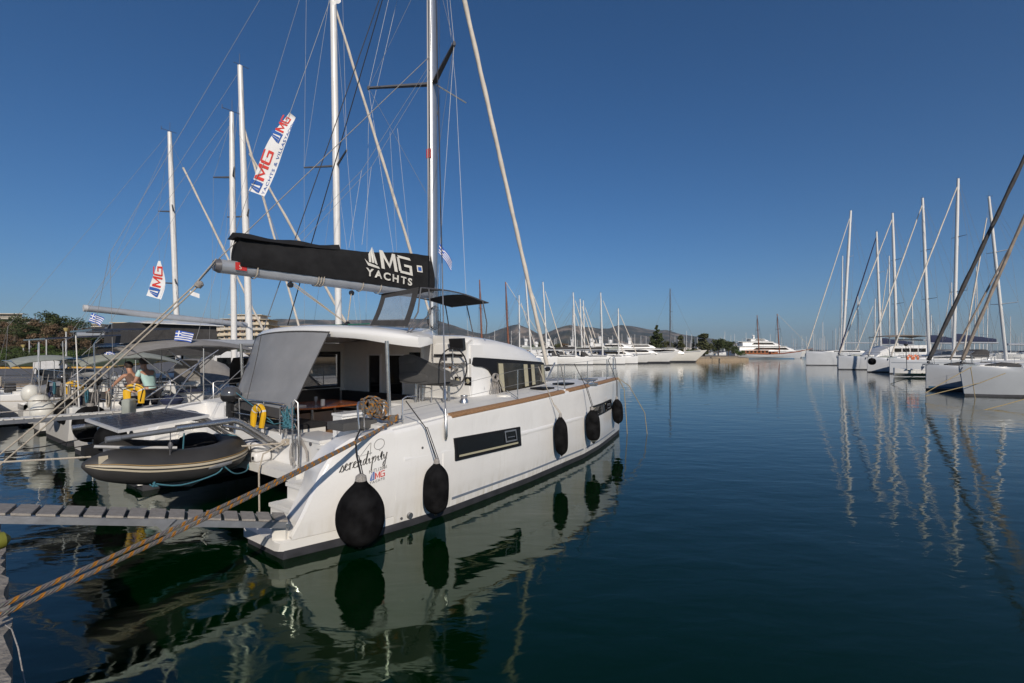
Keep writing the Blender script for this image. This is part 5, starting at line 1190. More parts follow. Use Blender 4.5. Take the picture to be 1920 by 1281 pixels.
mb.add(vs, [(j*5+i, j*5+i+1, (j+1)*5+i+1, (j+1)*5+i) for j in range(2) for i in range(4)]); tag(mb.build('pennant', 'white', angle=180), 'small white pennant beside the leftmost mast', 'flag')

# ------------------------------------------------------------------ monohull sailing boats
BP = [(0, .80), (.15, .92), (.35, .99), (.5, 1), (.65, .92), (.78, .74), (.88, .48), (.95, .22), (1.0, .015)]
def sailboat(label, pos, hd, L=12, B=3.9, F=1.25, hull='gel', boot='anti', stripe=None, mast=None, boom=None, furl=None, bimini=None, hood=None, spreadz=(), group='sailing yachts', detail=1, rake=0, cat_='sailing yacht', ncol='mastw', wr=.008, wheel=True, raise_=0, tfurl=(0.06, .9), foretop=.97, bowr=0, name='sailing_yacht'):
    e = empty(name, (pos[0], pos[1], 0), hd, label, cat_, group)
    def hb(x): return B/2*lerp(BP, x/L)
    def dz(x): return F*(1+.16*(x/L)**2)+.02
    nS = 18 if detail else 10; xs = [L*i/nS for i in range(nS)]+[L*.975, L*.992, L]
    def sec(x, z0):
        b = hb(x); zd = dz(x); q = [(b*.86, z0), (b*.955, zd*.4+z0*.6), (b*.995, zd*.8), (b, zd-.04), (b-.03*min(1, b), zd)]
        rk = bowr*max(0, (x/L-.8)/.2)
        return [Vector((x+rk*(z/zd), y, z)) for y, z in q]+[Vector((x+rk*(z/zd), -y, z)) for y, z in reversed(q)]
    mb = MB(); mb.loft([sec(x, .13) for x in xs]); mb.build('hull', hull, e, angle=35)
    mb = MB(); secs = []
    for x in xs:
        b = hb(x)*.86; d = -.45*math.sin(math.pi*min(1, .15+x/L*.85)) if x < L*.97 else -.1
        secs.append([Vector((x, y, z)) for y, z in ((b+.004, .133), (b*.97, -.02), (b*.5, d), (0, d*1.3), (-b*.5, d), (-b*.97, -.02), (-b-.004, .133))])
    mb.loft(secs); mb.build('boot_top', boot, e, angle=35)
    if stripe:
        for sg in (1, -1):
            mb = MB(); secs = []
            for x in xs[:-1]:
                za, zb = F*.80, F*.84
                if stripe == 'bluestripe': za, zb = .17, .27
                def yy(z): b = hb(x); return b*lerp([(0, .85), (F*.45, .955), (F*.9, .995), (3, 1)], z)+.012
                secs.append([Vector((x, sg*(yy(za)-.03), za)), Vector((x, sg*yy(za), za)), Vector((x, sg*yy(zb), zb)), Vector((x, sg*(yy(zb)-.03), zb))])
            mb.loft(secs); mb.build('side_stripe', stripe, e)
    # coachroof, cockpit
    mb = MB(); secs = []
    for f, w, h in ((.32, .60, .42), (.36, .62, .50), (.5, .60, .48), (.62, .52, .40), (.72, .36, .22), (.78, .22, .04)):
        x = f*L; b = B/2*w; z = dz(x); secs.append([Vector((x, y, zz)) for y, zz in ((b+.06, z-.05), (b, z+h*.8), (b*.8, z+h), (0, z+h+.05), (-b*.8, z+h), (-b, z+h*.8), (-b-.06, z-.05))])
    mb.loft(secs); mb.build('coachroof', 'gelm', e, angle=35)
    for sg in (1, -1):
        mb = MB(); vs = []
        for f, w, h in ((.38, .62, .50), (.5, .60, .48), (.62, .52, .40), (.69, .42, .28)):
            x = f*L; b = B/2*w; z = dz(x); vs += [(x, sg*(b+.045-.0), z+h*.25), (x, sg*(b+.018), z+h*.72), (x, sg*(b-.05), z+h*.5)]
        fs = []
        for i in range(3):
            a = i*3; fs += [(a, a+3, a+4, a+1), (a+1, a+4, a+5, a+2), (a+2, a+5, a+3, a)]
        mb.add(vs, fs+[(0, 1, 2), (9, 11, 10)]); mb.build('cabin_window', 'glass', e, smooth=False)
    if detail:
        z = dz(L)
        mb = MB(); mb.box((L-.9, -.10, z-.02), (L+.18, .10, z+.06)); mb.build('bow_roller', 'steel', e, angle=20)
        mb = MB(); mb.tube([(L-.5, 0, z+.09), (L+.22, 0, z+.05), (L+.30, 0, z-.18)], .03, 5); mb.loft([[Vector((L+.22+.1*k, y*.16*(1-k*.8), z-.12-.3*k)) for y in (-1, 0, 1)]+[Vector((L+.26+.1*k, 0, z-.10-.3*k))] for k in (0, .5, 1)]); mb.build('anchor', 'alud', e)
        for f, s_ in ((.80, .28), (.70, .22), (.88, .16)):
            mb = MB(); zz = dz(f*L)+(.28 if f == .70 else .03); mb.box((f*L-s_, -s_, zz), (f*L+s_, s_, zz+.06)); mb.build('deck_hatch', 'glass', e, angle=20)
        for sg in (1, -1):
            for f in (.42, .56):
                mb = MB(); y = sg*(hb(f*L)*.985); y2 = sg*(hb(f*L+1.0)*.985); mb.hexa([(f*L, y, F*.52), (f*L+1.0, y2, F*.53), (f*L+1.0, y2+sg*.03, F*.53), (f*L, y+sg*.03, F*.52), (f*L, y, F*.67), (f*L+1.0, y2, F*.68), (f*L+1.0, y2+sg*.03, F*.68), (f*L, y+sg*.03, F*.67)]); mb.build('hull_portlight', 'glass', e, smooth=False)
            for f in (.30, .62):
                mb = MB(); yy = sg*(hb(f*L)-.22); mb.lathe((f*L, yy, dz(f*L)), (0, 0, 1), [(0, .09), (.06, .08), (.12, .06), (.16, .07)], 8); mb.build('winch', 'steel', e)
        mb = MB(); mb.loft([[Vector((xx, y*w_, dz(xx)+.02+h*q)) for y, q in ((1, 0), (.7, .8), (0, 1), (-.7, .8), (-1, 0))] for xx, w_, h in ((L*.74, .1, .05), (L*.78, .35, .22), (L*.84, .38, .26), (L*.90, .2, .1))]); mb.build('folded_deck_bag', 'canvasg' if furl != 'furlw' else 'palecanvas', e)
        mb = MB(); x0, x1 = .03*L, .31*L; zc = F-.35
        for sg in (1, -1): mb.box((x0, sg*B*.20, F-.5), (x1, sg*B*.40, F+.12))
        mb.box((x1, -B*.3, F-.5), (x1+.1, B*.3, F+.45)); mb.build('cockpit_coaming', 'gelm', e, angle=20)
        if wheel:
            for sg in ((1, -1) if B > 3.8 else (1,)):
                mb = MB(); c = Vector((.10*L, sg*B*.22 if B > 3.8 else 0, F+.55)); mb.tube([c+Vector((0, .42*math.cos(a), .42*math.sin(a))) for a in [i*math.pi/10 for i in range(21)]], .016, 5)
                for k in range(3): mb.tube([c, c+Vector((0, .42*math.cos(k*2.1), .42*math.sin(k*2.1)))], .01, 4)
                mb.build('steering_wheel', 'steel', e)
                mb = MB(); mb.box((c.x+.02, c.y-.12, F-.3), (c.x+.22, c.y+.12, F+.65)); mb.build('wheel_pedestal', 'gelm', e, angle=20)
        # stern rails, stanchions, wires, bow pulpit
        for sg in (1, -1):
            mb = MB(); z = dz(0)
            mb.tube([(.05, sg*.55, z), (.05, sg*.55, z+.62), (.05, sg*B*.36, z+.64), (.25, sg*B*.40, z+.64), (1.6, sg*B*.44, z+.62), (1.6, sg*B*.44, z)], .015, 5); mb.tube([(.05, sg*.55, z+.32), (.05, sg*B*.36, z+.32), (.25, sg*B*.40, z+.32), (1.6, sg*B*.44, z+.32)], .012, 4); mb.build('pushpit', 'steel', e)
            for i in range(5):
                x = 1.6+(L-2.9)*(i+1)/6; mb = MB(); y = sg*(hb(x)-.06); mb.tube([(x, y, dz(x)), (x, y, dz(x)+.62)], .012, 4); mb.build('stanchion', 'steel', e)
            for hh in (.32, .61):
                mb = MB(); mb.tube([(x, sg*(hb(x)-.06), dz(x)+hh) for x in [1.6+(L-2.6)*i/8 for i in range(9)]], .005, 3); mb.build('guard_wire', 'wire', e)
    mb = MB(); z = dz(L)
    mb.tube([(L-1.3, hb(L-1.3)-.06, dz(L-1.3)), (L-1.2, hb(L-1.3)-.06, z+.6), (L-.1, .22, z+.66), (L+.02, 0, z+.66), (L-.1, -.22, z+.66), (L-1.2, -hb(L-1.3)+.06, z+.6), (L-1.3, -hb(L-1.3)+.06, dz(L-1.3))], .016, 5)
    mb.tube([(L-.35, .16, z), (L-.15, .22, z+.65)], .014, 4); mb.tube([(L-.35, -.16, z), (L-.15, -.22, z+.65)], .014, 4); mb.build('pulpit', 'steel', e)
    xm, zm, rm = mast or (.55*L, 16, .09)
    zb0 = dz(xm)+.4
    xt = xm-rake
    mb = MB(); mb.tube([(xm+(xt-xm)*k, 0, zb0+(zm-zb0)*k) for k in (0, .3, .6, .85, 1)], [rm, rm, rm, rm*.92, rm*.72], 10); mb.build('mast', ncol, e)
    mb = MB(); mb.tube([(xt-.35, 0, zm+.06), (xt+.30, 0, zm+.06)], .012, 4); mb.tube([(xt+.02, .02, zm), (xt+.02, .02, zm+.5)], .008, 4); mb.tube([(xt-.35, 0, zm), (xt-.35, 0, zm+.18)], .012, 4); mb.build('masthead_gear', 'spread', e)
    def mx(z): return xm+(xt-xm)*(z-zb0)/(zm-zb0)
    for zz, w_ in spreadz:
        for sg in (1, -1):
            mb = MB(); mb.tube([(mx(zz), sg*rm*.8, zz), (mx(zz)-.35*w_, sg*w_, zz+.08)], [.045, .03], 5); mb.build('spreader', 'spread' if detail else ncol, e)
    for sg in (1, -1):
        c = (xm-.25, sg*(hb(xm)-.1), dz(xm)); L_ = [(mx(zm*.98), 0, zm*.98)]+[(mx(zz)-.35*w_, sg*w_, zz+.08) for zz, w_ in reversed(spreadz)]+[c]
        mb = MB(); mb.tube(L_, wr, 4, cap=False); mb.build('shroud', 'wire', e)
        if spreadz:
            zz, w_ = spreadz[0]; mb = MB(); mb.tube([(mx(zz), 0, zz-.1), c], wr, 4, cap=False)
            if len(spreadz) > 1: mb.tube([(mx(spreadz[1][0]), 0, spreadz[1][0]-.1), (mx(zz)-.35*w_, sg*w_, zz+.08)], wr, 4)
            mb.build('lower_shroud', 'wire', e)
    mb = MB(); mb.tube([(xt, 0, zm), (.4, 0, zm*.22+F*.7)], wr, 4); mb.tube([(.4, 0, zm*.22+F*.7), (.1, B*.38, F)], wr, 4); mb.tube([(.4, 0, zm*.22+F*.7), (.1, -B*.38, F)], wr, 4); mb.build('backstay', 'wire' , e)
    zf = zm*foretop
    mb = MB(); mb.tube([(mx(zf), 0, zf), (L-.15+bowr, 0, dz(L)+.1)], wr, 4); mb.build('forestay', 'wire', e)
    if furl:
        r_, hi = tfurl
        A = Vector((L-.2+bowr, 0, dz(L)+.35)); Bt = Vector((mx(zf), 0, zf)); n = 30 if detail else 10
        mb = MB(); mb.tube([A.lerp(Bt, hi*i/n)+Vector((0, .012*math.sin(i*1.3), 0)) for i in range(n+1)], [r_*(1.0+.12*math.sin(i*1.7))*(1 if i < n*.75 else .8) for i in range(n+1)], 7); mb.build('furled_jib', furl, e)
        mb = MB(); mb.lathe((L-.17+bowr, 0, dz(L)+.12), (-.4, 0, 1), [(0, .05), (.02, .10), (.12, .10), (.15, .05)], 8); mb.build('furling_drum', 'plastic', e)
    if boom:
        zb, xe, rb, cov = boom; zmst = zb+.05
        mb = MB(); mb.tube([(xe, 0, zb), (xm-.12, 0, zmst)], rb, 10); mb.build('boom', 'mastg' if ncol != 'mastbrown' else 'mastbrown', e)
        if cov:
            mb = MB(); secs = []
            for i in range(13):
                x = xe+.3+(xm-.15-xe-.3)*i/12; h = (.28+.45*i/12)*(1+.05*math.sin(i*2))*(1.7 if L > 14 else 1); w_ = .13+.05*i/12
                secs.append([Vector((x, w_*math.cos(a)*(1 if math.sin(a) < 0 else .8), zb+rb*.7+h*.42+h*.5*math.sin(a))) for a in [k*math.pi/5 for k in range(10)]])
            mb.loft(secs); mb.build('sail_cover', cov, e)
        mb = MB(); mb.tube([(xe+.1, 0, zb+.1), (xt, 0, zm*.97)], wr, 4); mb.tube([(xe+.9, 0, zb-.08), (.12*L, .0, F+.1)], .012, 4); mb.build('topping_lift', 'wire', e)
    if bimini:
        bm_, x0, x1, zt, w_ = bimini
        mb = MB(); vs = []; n1, n2 = 10, 8
        for i in range(n1+1):
            f = i/n1; x = x0+(x1-x0)*f
            for j in range(n2+1):
                g = -1+2*j/n2; drop = .20*(abs(g)**3)+.24*abs(2*f-1)**3; vs.append((x, g*w_, zt-drop-.02*math.sin(f*9)))
        vs += [(a, b, c-.02) for a, b, c in vs]; K_ = (n1+1)*(n2+1)
        fs = [(i*(n2+1)+j, i*(n2+1)+j+1, (i+1)*(n2+1)+j+1, (i+1)*(n2+1)+j) for i in range(n1) for j in range(n2)]
        mb.add(vs[:K_], fs); mb.add(vs[K_:], fs); mb.build('bimini', bm_, e, angle=60)
        for f in (0.02, .5, .98):
            x = x0+(x1-x0)*f; mb = MB(); mb.tube([(.5*(x0+x1), w_*.98, F+.1), (x, w_*.98, zt-.26), (x, w_*.7, zt-.06-.16*abs(2*f-1)**3), (x, -w_*.7, zt-.06-.16*abs(2*f-1)**3), (x, -w_*.98, zt-.26), (.5*(x0+x1), -w_*.98, F+.1)], .014, 5); mb.build('bimini_frame', 'steel', e)
    if hood:
        hm, x0, x1, w_ = hood; zt = F+1.35
        mb = MB(); mb.loft([[Vector((x, y*w_, z)) for y, z in ((1, F+.35), (.97, F+.35+h*.7), (.8, F+.35+h), (-.8, F+.35+h), (-.97, F+.35+h*.7), (-1, F+.35))] for x, h in ((x0, .95), (x0+.4, 1.0), (x0+(x1-x0)*.6, .8), (x1, .1))], (False, True)); mb.build('sprayhood', hm, e)
        mb = MB(); q = x0+(x1-x0)*.62; mb.hexa([(q, -w_*.7, F+1.12), (q, w_*.7, F+1.12), (x1-.05, w_*.7, F+.6), (x1-.05, -w_*.7, F+.6), (q+.02, -w_*.7, F+1.15), (q+.02, w_*.7, F+1.15), (x1-.02, w_*.7, F+.63), (x1-.02, -w_*.7, F+.63)]); mb.build('hood_window', 'vinyl', e)
    return e
# neighbours to port of the big catamaran (t positions measured from its centre line)
LG = 'sailing yachts moored to the left of the big catamaran'
b1 = sailboat('white sloop with a charcoal bimini and two people aboard, next to the big catamaran', Cw(.1, -6.55, 0), HEAD, 13.2, 4.2, 1.25, mast=(7.2, 20.2, .125), boom=(3.0, 2.3, .125, None), furl='furlw', bimini=('greycanvas', .35, 3.7, 3.10, 1.55), hood=('canvasg', 3.9, 5.6, 1.35), spreadz=((9.7, 1.35), (16.8, 1.1)), group=LG, tfurl=(.06, .99), rake=.35, foretop=.78, wr=.005)
b2 = sailboat('white sloop with an open pale awning and a yellow lifebuoy on its left quarter', Cw(.2, -10.6, 0), HEAD, 12, 3.9, 1.15, mast=(5.15, 12.1, .11), boom=(2.95, .9, .08, None), furl='furlw', bimini=('palecanvas', .3, 2.9, 2.75, 1.4), hood=('greycanvas', 3.5, 5.0, 1.2), spreadz=((6.0, 1.0), (9.6, .9)), group=LG, rake=.1, wr=.005)
b4 = sailboat('farthest left sloop with the leftmost mast and grey dinghies behind it', Cw(-.2, -18.6, 0), HEAD, 12, 3.8, 1.1, mast=(6.4, 13.7, .125), boom=(3.5, 2.5, .12, 'canvasg'), furl='furlw', bimini=('palecanvas', .3, 2.8, 2.6, 1.3), spreadz=((6.2, 1.0), (9.8, .9)), group=LG, rake=.4, wr=.005)
# second catamaran with enclosed cockpit, plainer build
b3 = empty('sailing_catamaran', Cw(.2, -14.7, 0), HEAD, 'white catamaran with a charcoal cockpit tent and bare grey boom, third from the big one', 'catamaran', LG)
for g in (1, -1):
    mb = MB(); secs = []
    for x, b in ((0, .55), (.8, .62), (3, .68), (7, .66), (9, .5), (10.6, .25), (11.4, .05)):
        yc = g*2.3*0+g*1.35
        secs.append([Vector((x, yc+y, z)) for y, z in ((b*.8, .1), (b, .8), (b, 1.5 if x > .7 else .6), (-b, 1.5 if x > .7 else .6), (-b, .8), (-b*.8, .1))])
    mb.loft(secs); mb.build('hull', 'gel', b3, angle=30)
    mb = MB(); mb.loft([[Vector((x, g*1.35+y, z)) for y, z in ((b*.81, .12), (0, -.5), (-b*.81, .12))] for x, b in ((.0, .55), (3, .68), (7, .66), (9, .5), (11.3, .05))]); mb.build('antifouling', 'anti', b3)
mb = MB(); mb.box((.9, -1.9, .7), (8.4, 1.9, 1.5)); mb.build('bridge_deck', 'gelm', b3, angle=20)
mb = MB(); mb.loft([[Vector((x, y*w_, z)) for y, z in ((1, 1.5), (.92, 1.5+h), (-.92, 1.5+h), (-1, 1.5))] for x, w_, h in ((5.4, 1.7, 1.3), (6.6, 1.65, 1.25), (7.8, 1.5, .5), (8.2, 1.4, .02))]); mb.build('deckhouse', 'gel', b3, angle=30)
mb = MB(); mb.loft([[Vector((x, y*w_, z)) for y, z in ((1, 2.6), (.86, 3.88), (-.86, 3.88), (-1, 2.6))] for x, w_ in ((2.5, 1.75), (3.1, 1.6), (5.2, 1.6), (5.6, 1.6))]); mb.build('cockpit_tent', 'canvasg', b3, angle=30)
mb = MB(); mb.loft([[Vector((x, y*1.62, 3.88+h*(1-abs(y)**2)+.01)) for y in (1, .9, .5, 0, -.5, -.9, -1)]+[Vector((x, y*1.62, 3.86)) for y in (-1, 1)] for x, h in ((2.9, .02), (3.2, .14), (4.3, .22), (5.4, .16), (5.8, .02))]); mb.build('hard_top', 'gel', b3, angle=60)
for g in (1, -1):
    mb = MB(); mb.box((5.5, g*1.70, 1.9), (6.6, g*1.68, 2.5)); mb.build('saloon_window', 'glass', b3, smooth=False)
mb = MB(); mb.tube([(1.6, 0, 4.42), (7.5, 0, 4.05)], .13, 10); mb.build('boom', 'mastg', b3)
mb = MB(); mb.tube([(1.5, 0, 4.42), (1.62, 0, 4.42)], .135, 10); mb.build('boom_end_cap', 'metalw', b3)
mb = MB(); mb.tube([(7.65, 0, 2.9), (7.45, 0, 9), (7.2, 0, 16.4)], [.155, .15, .115], 12); mb.build('mast', 'mastw', b3)
mb = MB(); mb.tube([(6.9, 0, 16.45), (7.6, 0, 16.45)], .014, 4); mb.tube([(7.2, .05, 16.4), (7.2, .05, 17.0)], .01, 4); mb.build('masthead_gear', 'spread', b3)
for g in (1, -1):
    mb = MB(); mb.tube([(7.5, g*.08, 9.3), (7.1, g*1.1, 9.35)], [.045, .03], 5); mb.build('spreader', 'spread', b3)
    mb = MB(); mb.tube([(7.25, 0, 16.0), (7.1, g*1.1, 9.35), (6.8, g*1.9, 1.5)], .006, 4); mb.tube([(7.5, 0, 9.2), (7.1, g*1.9, 1.5)], .006, 4); mb.build('shroud', 'wire', b3)
mb = MB(); mb.tube([(7.35, 0, 13.6), (10.9, 0, 1.6)], .055, 7); mb.build('furled_jib', 'furlw', b3)
mb = MB(); mb.tube([(1.6, 0, 4.5), (7.2, 0, 16.2)], .006, 4); mb.build('topping_lift', 'wire', b3)
for L_, r_ in (([(-.1, 1.6, .9), (-.15, 1.6, 3.05), (.1, 1.5, 3.2)], .013), ([(-.1, -1.6, .9), (-.15, -1.6, 3.05), (.1, -1.5, 3.2)], .013), ([(-.15, 1.6, 2.2), (-.15, -1.6, 2.2)], .011)):
    mb = MB(); mb.tube(L_, r_, 6); mb.build('stern_arch_tube', 'steel', b2)
mb = MB(); mb.hexa([(-.5, -1.5, 3.1), (1.2, -1.5, 3.25), (1.2, 1.5, 3.25), (-.5, 1.5, 3.1), (-.5, -1.5, 3.14), (1.2, -1.5, 3.29), (1.2, 1.5, 3.29), (-.5, 1.5, 3.14)]); mb.build('solar_panel', 'pv', b2, angle=20)
mb = MB(); mb.hexa([(-.2, -1.1, 3.26), (1.4, -1.1, 3.34), (1.4, .9, 3.34), (-.2, .9, 3.26), (-.2, -1.1, 3.30), (1.4, -1.1, 3.38), (1.4, .9, 3.38), (-.2, .9, 3.30)]); mb.build('solar_panel', 'pv', b1, angle=20)
mb = MB(); mb.tube([(-.05, .75, 1.3), (-.1, .85, 3.3)], .014, 6); mb.build('ensign_pole', 'mastw', b1)
for y_, z_ in ((1.55, 1.55), (1.3, 1.5)):
    mb = MB()
    for i in range(4): mb.tube(arc((.02+.01*i, y_+.02*i, z_), .13, 0, 6.2, 9, (0, 1, 0), (0, 0, 1.5)), .014, 5)
    mb.build('coiled_line', 'ropeg', b1)
for x0, y0, m_ in ((.5, 1.2, 'canvasg'), (1.4, -1.2, 'bluecanvas'), (.6, -1.0, 'canvas')):
    mb = MB(); mb.loft([[Vector((x0+.25*w_*math.cos(a), y0+.2*w_*math.sin(a), 1.38+h)) for a in [k*.785 for k in range(8)]] for h, w_ in ((0, .8), (.1, 1.1), (.2, .9), (.26, .4))]); mb.build('deck_bag', m_, b1)
for bt, spots_ in ((b1, ((.25, 1.75), (.3, 1.35), (.35, -1.7), (1.9, 1.75), (2.4, -1.8), (2.9, 1.7))), (b2, ((.25, 1.6), (.3, 1.2), (.3, -1.3), (1.6, 1.65), (2.2, 1.6), (2.0, -1.6))), (b4, ((.25, 1.5), (.3, -1.2), (1.6, -1.5), (2.2, 1.5)))):
    for k, (x, y) in enumerate(spots_):
        z = 1.25 if bt is not b4 else 1.15; m_ = ('bluecanvas', 'canvasg', 'palecanvas', 'plastic', 'greycanvas', 'tan')[k % 6]
        o = rbox(.32, .18, .36, .04); ob = o.build('jerrycan' if k % 2 else 'gear_bag', m_, bt, angle=50); ob.location = (x, y, z+.02); ob.rotation_euler = (0, 0, .4*k)
    for k in range(4):
        mb = MB(); y = -1.4+.9*k; 
        for i in range(3): mb.tube(arc((.02+.015*i, y+.02*i, 1.62), .11, 0, 6.2, 9, (0, 1, 0), (0, 0, 1.7)), .012, 5)
        mb.build('coiled_line', ('rope', 'ropeg', 'ropet', 'ropeb')[k], bt)
    if bt is b1: continue
    mb = MB(); mb.tube([(.05, -.9, 1.25), (-.02, -.92, 2.9)], .014, 5); mb.lathe((-.02, -.92, 2.9), (0, 0, 1), [(0, .02), (.05, .05), (.10, .05), (.13, .02)], 8); mb.build('antenna_pole', 'metalw', bt)
# equipment and extras for the first neighbour
def bl(e_pos, x, y, z): return Cw(e_pos[0]+x, e_pos[1]-y, z)
mb = MB(); mb.add([Vector(p) for p in ((2.9, -1.4, 1.5), (3.6, -1.4, 1.35), (3.9, -1.4, 2.75), (3.7, -1.4, 2.75), (2.9, -1.38, 1.5), (3.6, -1.38, 1.35), (3.9, -1.38, 2.75), (3.7, -1.38, 2.75))], [(0, 1, 2, 3), (4, 5, 6, 7), (0, 1, 5, 4), (1, 2, 6, 5), (2, 3, 7, 6), (3, 0, 4, 7)]); mb.build('side_curtain', 'canvas', b1)
mb = MB(); mb.hexa([(4.2, -1.5, 1.7), (5.6, -1.42, 1.5), (5.6, -1.40, 1.5), (4.2, -1.48, 1.7), (3.75, -1.5, 2.8), (4.3, -1.42, 2.75), (4.3, -1.40, 2.75), (3.75, -1.48, 2.8)]); mb.build('hood_side', 'greycanvas', b1)
for L_ in ([(.3, -1.5, 1.3), (2.4, -1.5, 2.8)], [(1.2, -1.5, 2.8), (2.9, -1.5, 1.3)], [(.2, 0.3, 1.2), (.15, .3, 2.95), (.4, .3, 3.4)], [(0.1, -1.3, 1.2), (.1, -1.3, 2.2)], [(1.0, -1.9, 1.3), (2.0, -1.5, 2.6)]):
    mb = MB(); mb.tube(L_, .018, 5); mb.build('stern_arch_tube', 'steel', b1)
mb = MB(); mb.tube([(-.05, -.5, .3), (-.05, -.5, .9)], .02, 6); mb.build('bathing_ladder', 'steel', b1)
mb = MB(); mb.box((1.2, -.5, 1.3), (2.4, .3, 1.62)); mb.build('cockpit_table', 'gelm', b1, angle=20)
mb = MB(); mb.box((1.1, -.6, 1.62), (2.5, .4, 1.66)); mb.build('table_top', 'bluecanvas', b1, angle=20)
horseshoe('yellow horseshoe lifebuoy on the stern rail in front of the two people', W(252, 737, 11.6), (1, .35, 0), (0, 0, 1), .15, .072, leg=.25)
horseshoe('smaller yellow ring lifebuoy on the stern rail left of the two people', W(137, 729, 14.8), (.6, .8, 0), (.1, 0, 1), .16, .085, leg=.17)
def ballf(label, p, r, m='fender', h=1.25, group='fenders of the left boats'):
    mb = MB(); n = 14; mb.lathe((0, 0, -r*h), (0, 0, 1), [(r*h*(1-math.cos(math.pi*i/n)), r*math.sin(math.pi*i/n)**.8+.002) for i in range(n+1)], 20)
    e = empty('fender', p, 0, label, 'fender', group); mb.build('body', m, e, angle=60)
    mb = MB(); mb.tube([(0, 0, r*h*.95), (0, 0, r*h*1.15)], r*.2, 8); mb.tube([(0, 0, r*h*1.1), (.05, .1, r*h+.8)], .01, 4); mb.build('lanyard', 'ropeg', e)
ballf('black round fender half hidden under the solar panel, on the sloop beside the dinghy', W(208, 826, 9.7), .27)
ballf('black fender between two white hulls left of the dinghy', W(170, 795, 12.0), .36)
ballf('black fender high between the left sloops, above the others', W(126, 772, 14.2), .30)
ballf('white fender on the quay wall side, uppermost of the pale ones at left', W(58, 738, 17), .26, 'fendw', 1.2)
ballf('pale cream fender left of the black one, upper of the touching pair', W(74, 757, 14.8), .26, 'fendw', 1.1)
ballf('white fender at the waterline, lower of the touching pair at left', W(82, 773, 14.0), .30, 'fendw', 1.0)
outboard('grey outboard motor on the stern of the pale-awning sloop', W(118, 745, 15.2), .8)
outboard('small black outboard motor near the two people, left of the lifebuoy', W(180, 755, 13.6), .85)
outboard('dark outboard motor on the rail right of the people', W(313, 782, 12.6), .75)
text_mesh('Ocean 31', .26, lambda x, y: Vector((-.012, 1.1-x*1.0, .92+y)), 'print_grey', 'transom_name', b2)
# laid-up grey dinghies by the stone wall
def small_dinghy(label, p, rz, tilt, m='rubg', L=2.6):
    e = empty('inflatable_dinghy', p, rz, label, 'dinghy', 'grey dinghies laid up by the stone quay'); e.rotation_euler = (tilt, 0, rz)
    path = spl([(0, .62, 0, .17), (.5, .64, 0, .2), (1.4, .62, 0, .2), (2.1, .4, .08, .2), (2.4, 0, .14, .19), (2.1, -.4, .08, .2), (1.4, -.62, 0, .2), (.5, -.64, 0, .2), (0, -.62, 0, .17)], 4)
    mb = MB(); mb.tube([Vector(q[:3]) for q in path], [q[3] for q in path], 12); mb.build('side_tube', m, e, angle=60)
    mb = MB(); mb.loft([[Vector((x, w, .0)), Vector((x, 0, -.25)), Vector((x, -w, .0))] for x, w in ((.1, .55), (1.3, .55), (2.1, .25))]); mb.build('dinghy_floor', 'rubg', e)
    mb = MB(); mb.box((.15, -.5, -.1), (.2, .5, .25)); mb.build('transom', 'canvasg', e)
small_dinghy('grey inflatable dinghy raised on end beside the stone wall, left one', W(62, 722, 20), .5, .8)
small_dinghy('grey inflatable dinghy hanging level right of the tilted one', W(100, 722, 18.5), -.6, .2)

# ------------------------------------------------------------------ people
def pj(lean=.15, la=None, ra=None):
    J = {'pelvis': (0, 0, .92), 'waist': (lean*.3, 0, 1.08), 'chest': (lean, 0, 1.30), 'neck': (lean*1.35, 0, 1.46), 'chin': (lean*1.5, 0, 1.53), 'head': (lean*1.6+.01, 0, 1.62),
         'shl': (lean, .18, 1.40), 'ell': (lean+.05, .25, 1.14), 'wrl': (lean+.28, .22, 1.05), 'hal': (lean+.36, .21, 1.05),
         'shr': (lean, -.18, 1.40), 'elr': (lean+.05, -.25, 1.14), 'wrr': (lean+.28, -.22, 1.05), 'har': (lean+.36, -.21, 1.05),
         'hil': (0, .10, .86), 'knl': (.04, .11, .48), 'anl': (-.02, .12, .08), 'tol': (.14, .13, .03), 'hir': (0, -.10, .86), 'knr': (.02, -.11, .48), 'anr': (-.04, -.12, .08), 'tor': (.12, -.13, .03)}
    if la: J.update(la)
    if ra: J.update(ra)
    return J
RD = {'pelvis': (.15, .11), 'waist': (.125, .095), 'chest': (.155, .11), 'neck': .055, 'chin': (.065, .07), 'head': (.082, .098), 'shl': .06, 'ell': .042, 'wrl': .028, 'hal': (.04, .018), 'shr': .06, 'elr': .042, 'wrr': .028, 'har': (.04, .018), 'hil': .09, 'knl': .058, 'anl': .038, 'tol': .035, 'hir': .09, 'knr': .058, 'anr': .038, 'tor': .035}
ED = [('pelvis', 'waist'), ('waist', 'chest'), ('chest', 'neck'), ('neck', 'chin'), ('chin', 'head'), ('chest', 'shl'), ('shl', 'ell'), ('ell', 'wrl'), ('wrl', 'hal'), ('chest', 'shr'), ('shr', 'elr'), ('elr', 'wrr'), ('wrr', 'har'), ('pelvis', 'hil'), ('hil', 'knl'), ('knl', 'anl'), ('anl', 'tol'), ('pelvis', 'hir'), ('hir', 'knr'), ('knr', 'anr'), ('anr', 'tor')]
def grow(ks, k): return {j: (tuple(a*k for a in RD[j]) if isinstance(RD[j], tuple) else RD[j]*k) for j in ks}
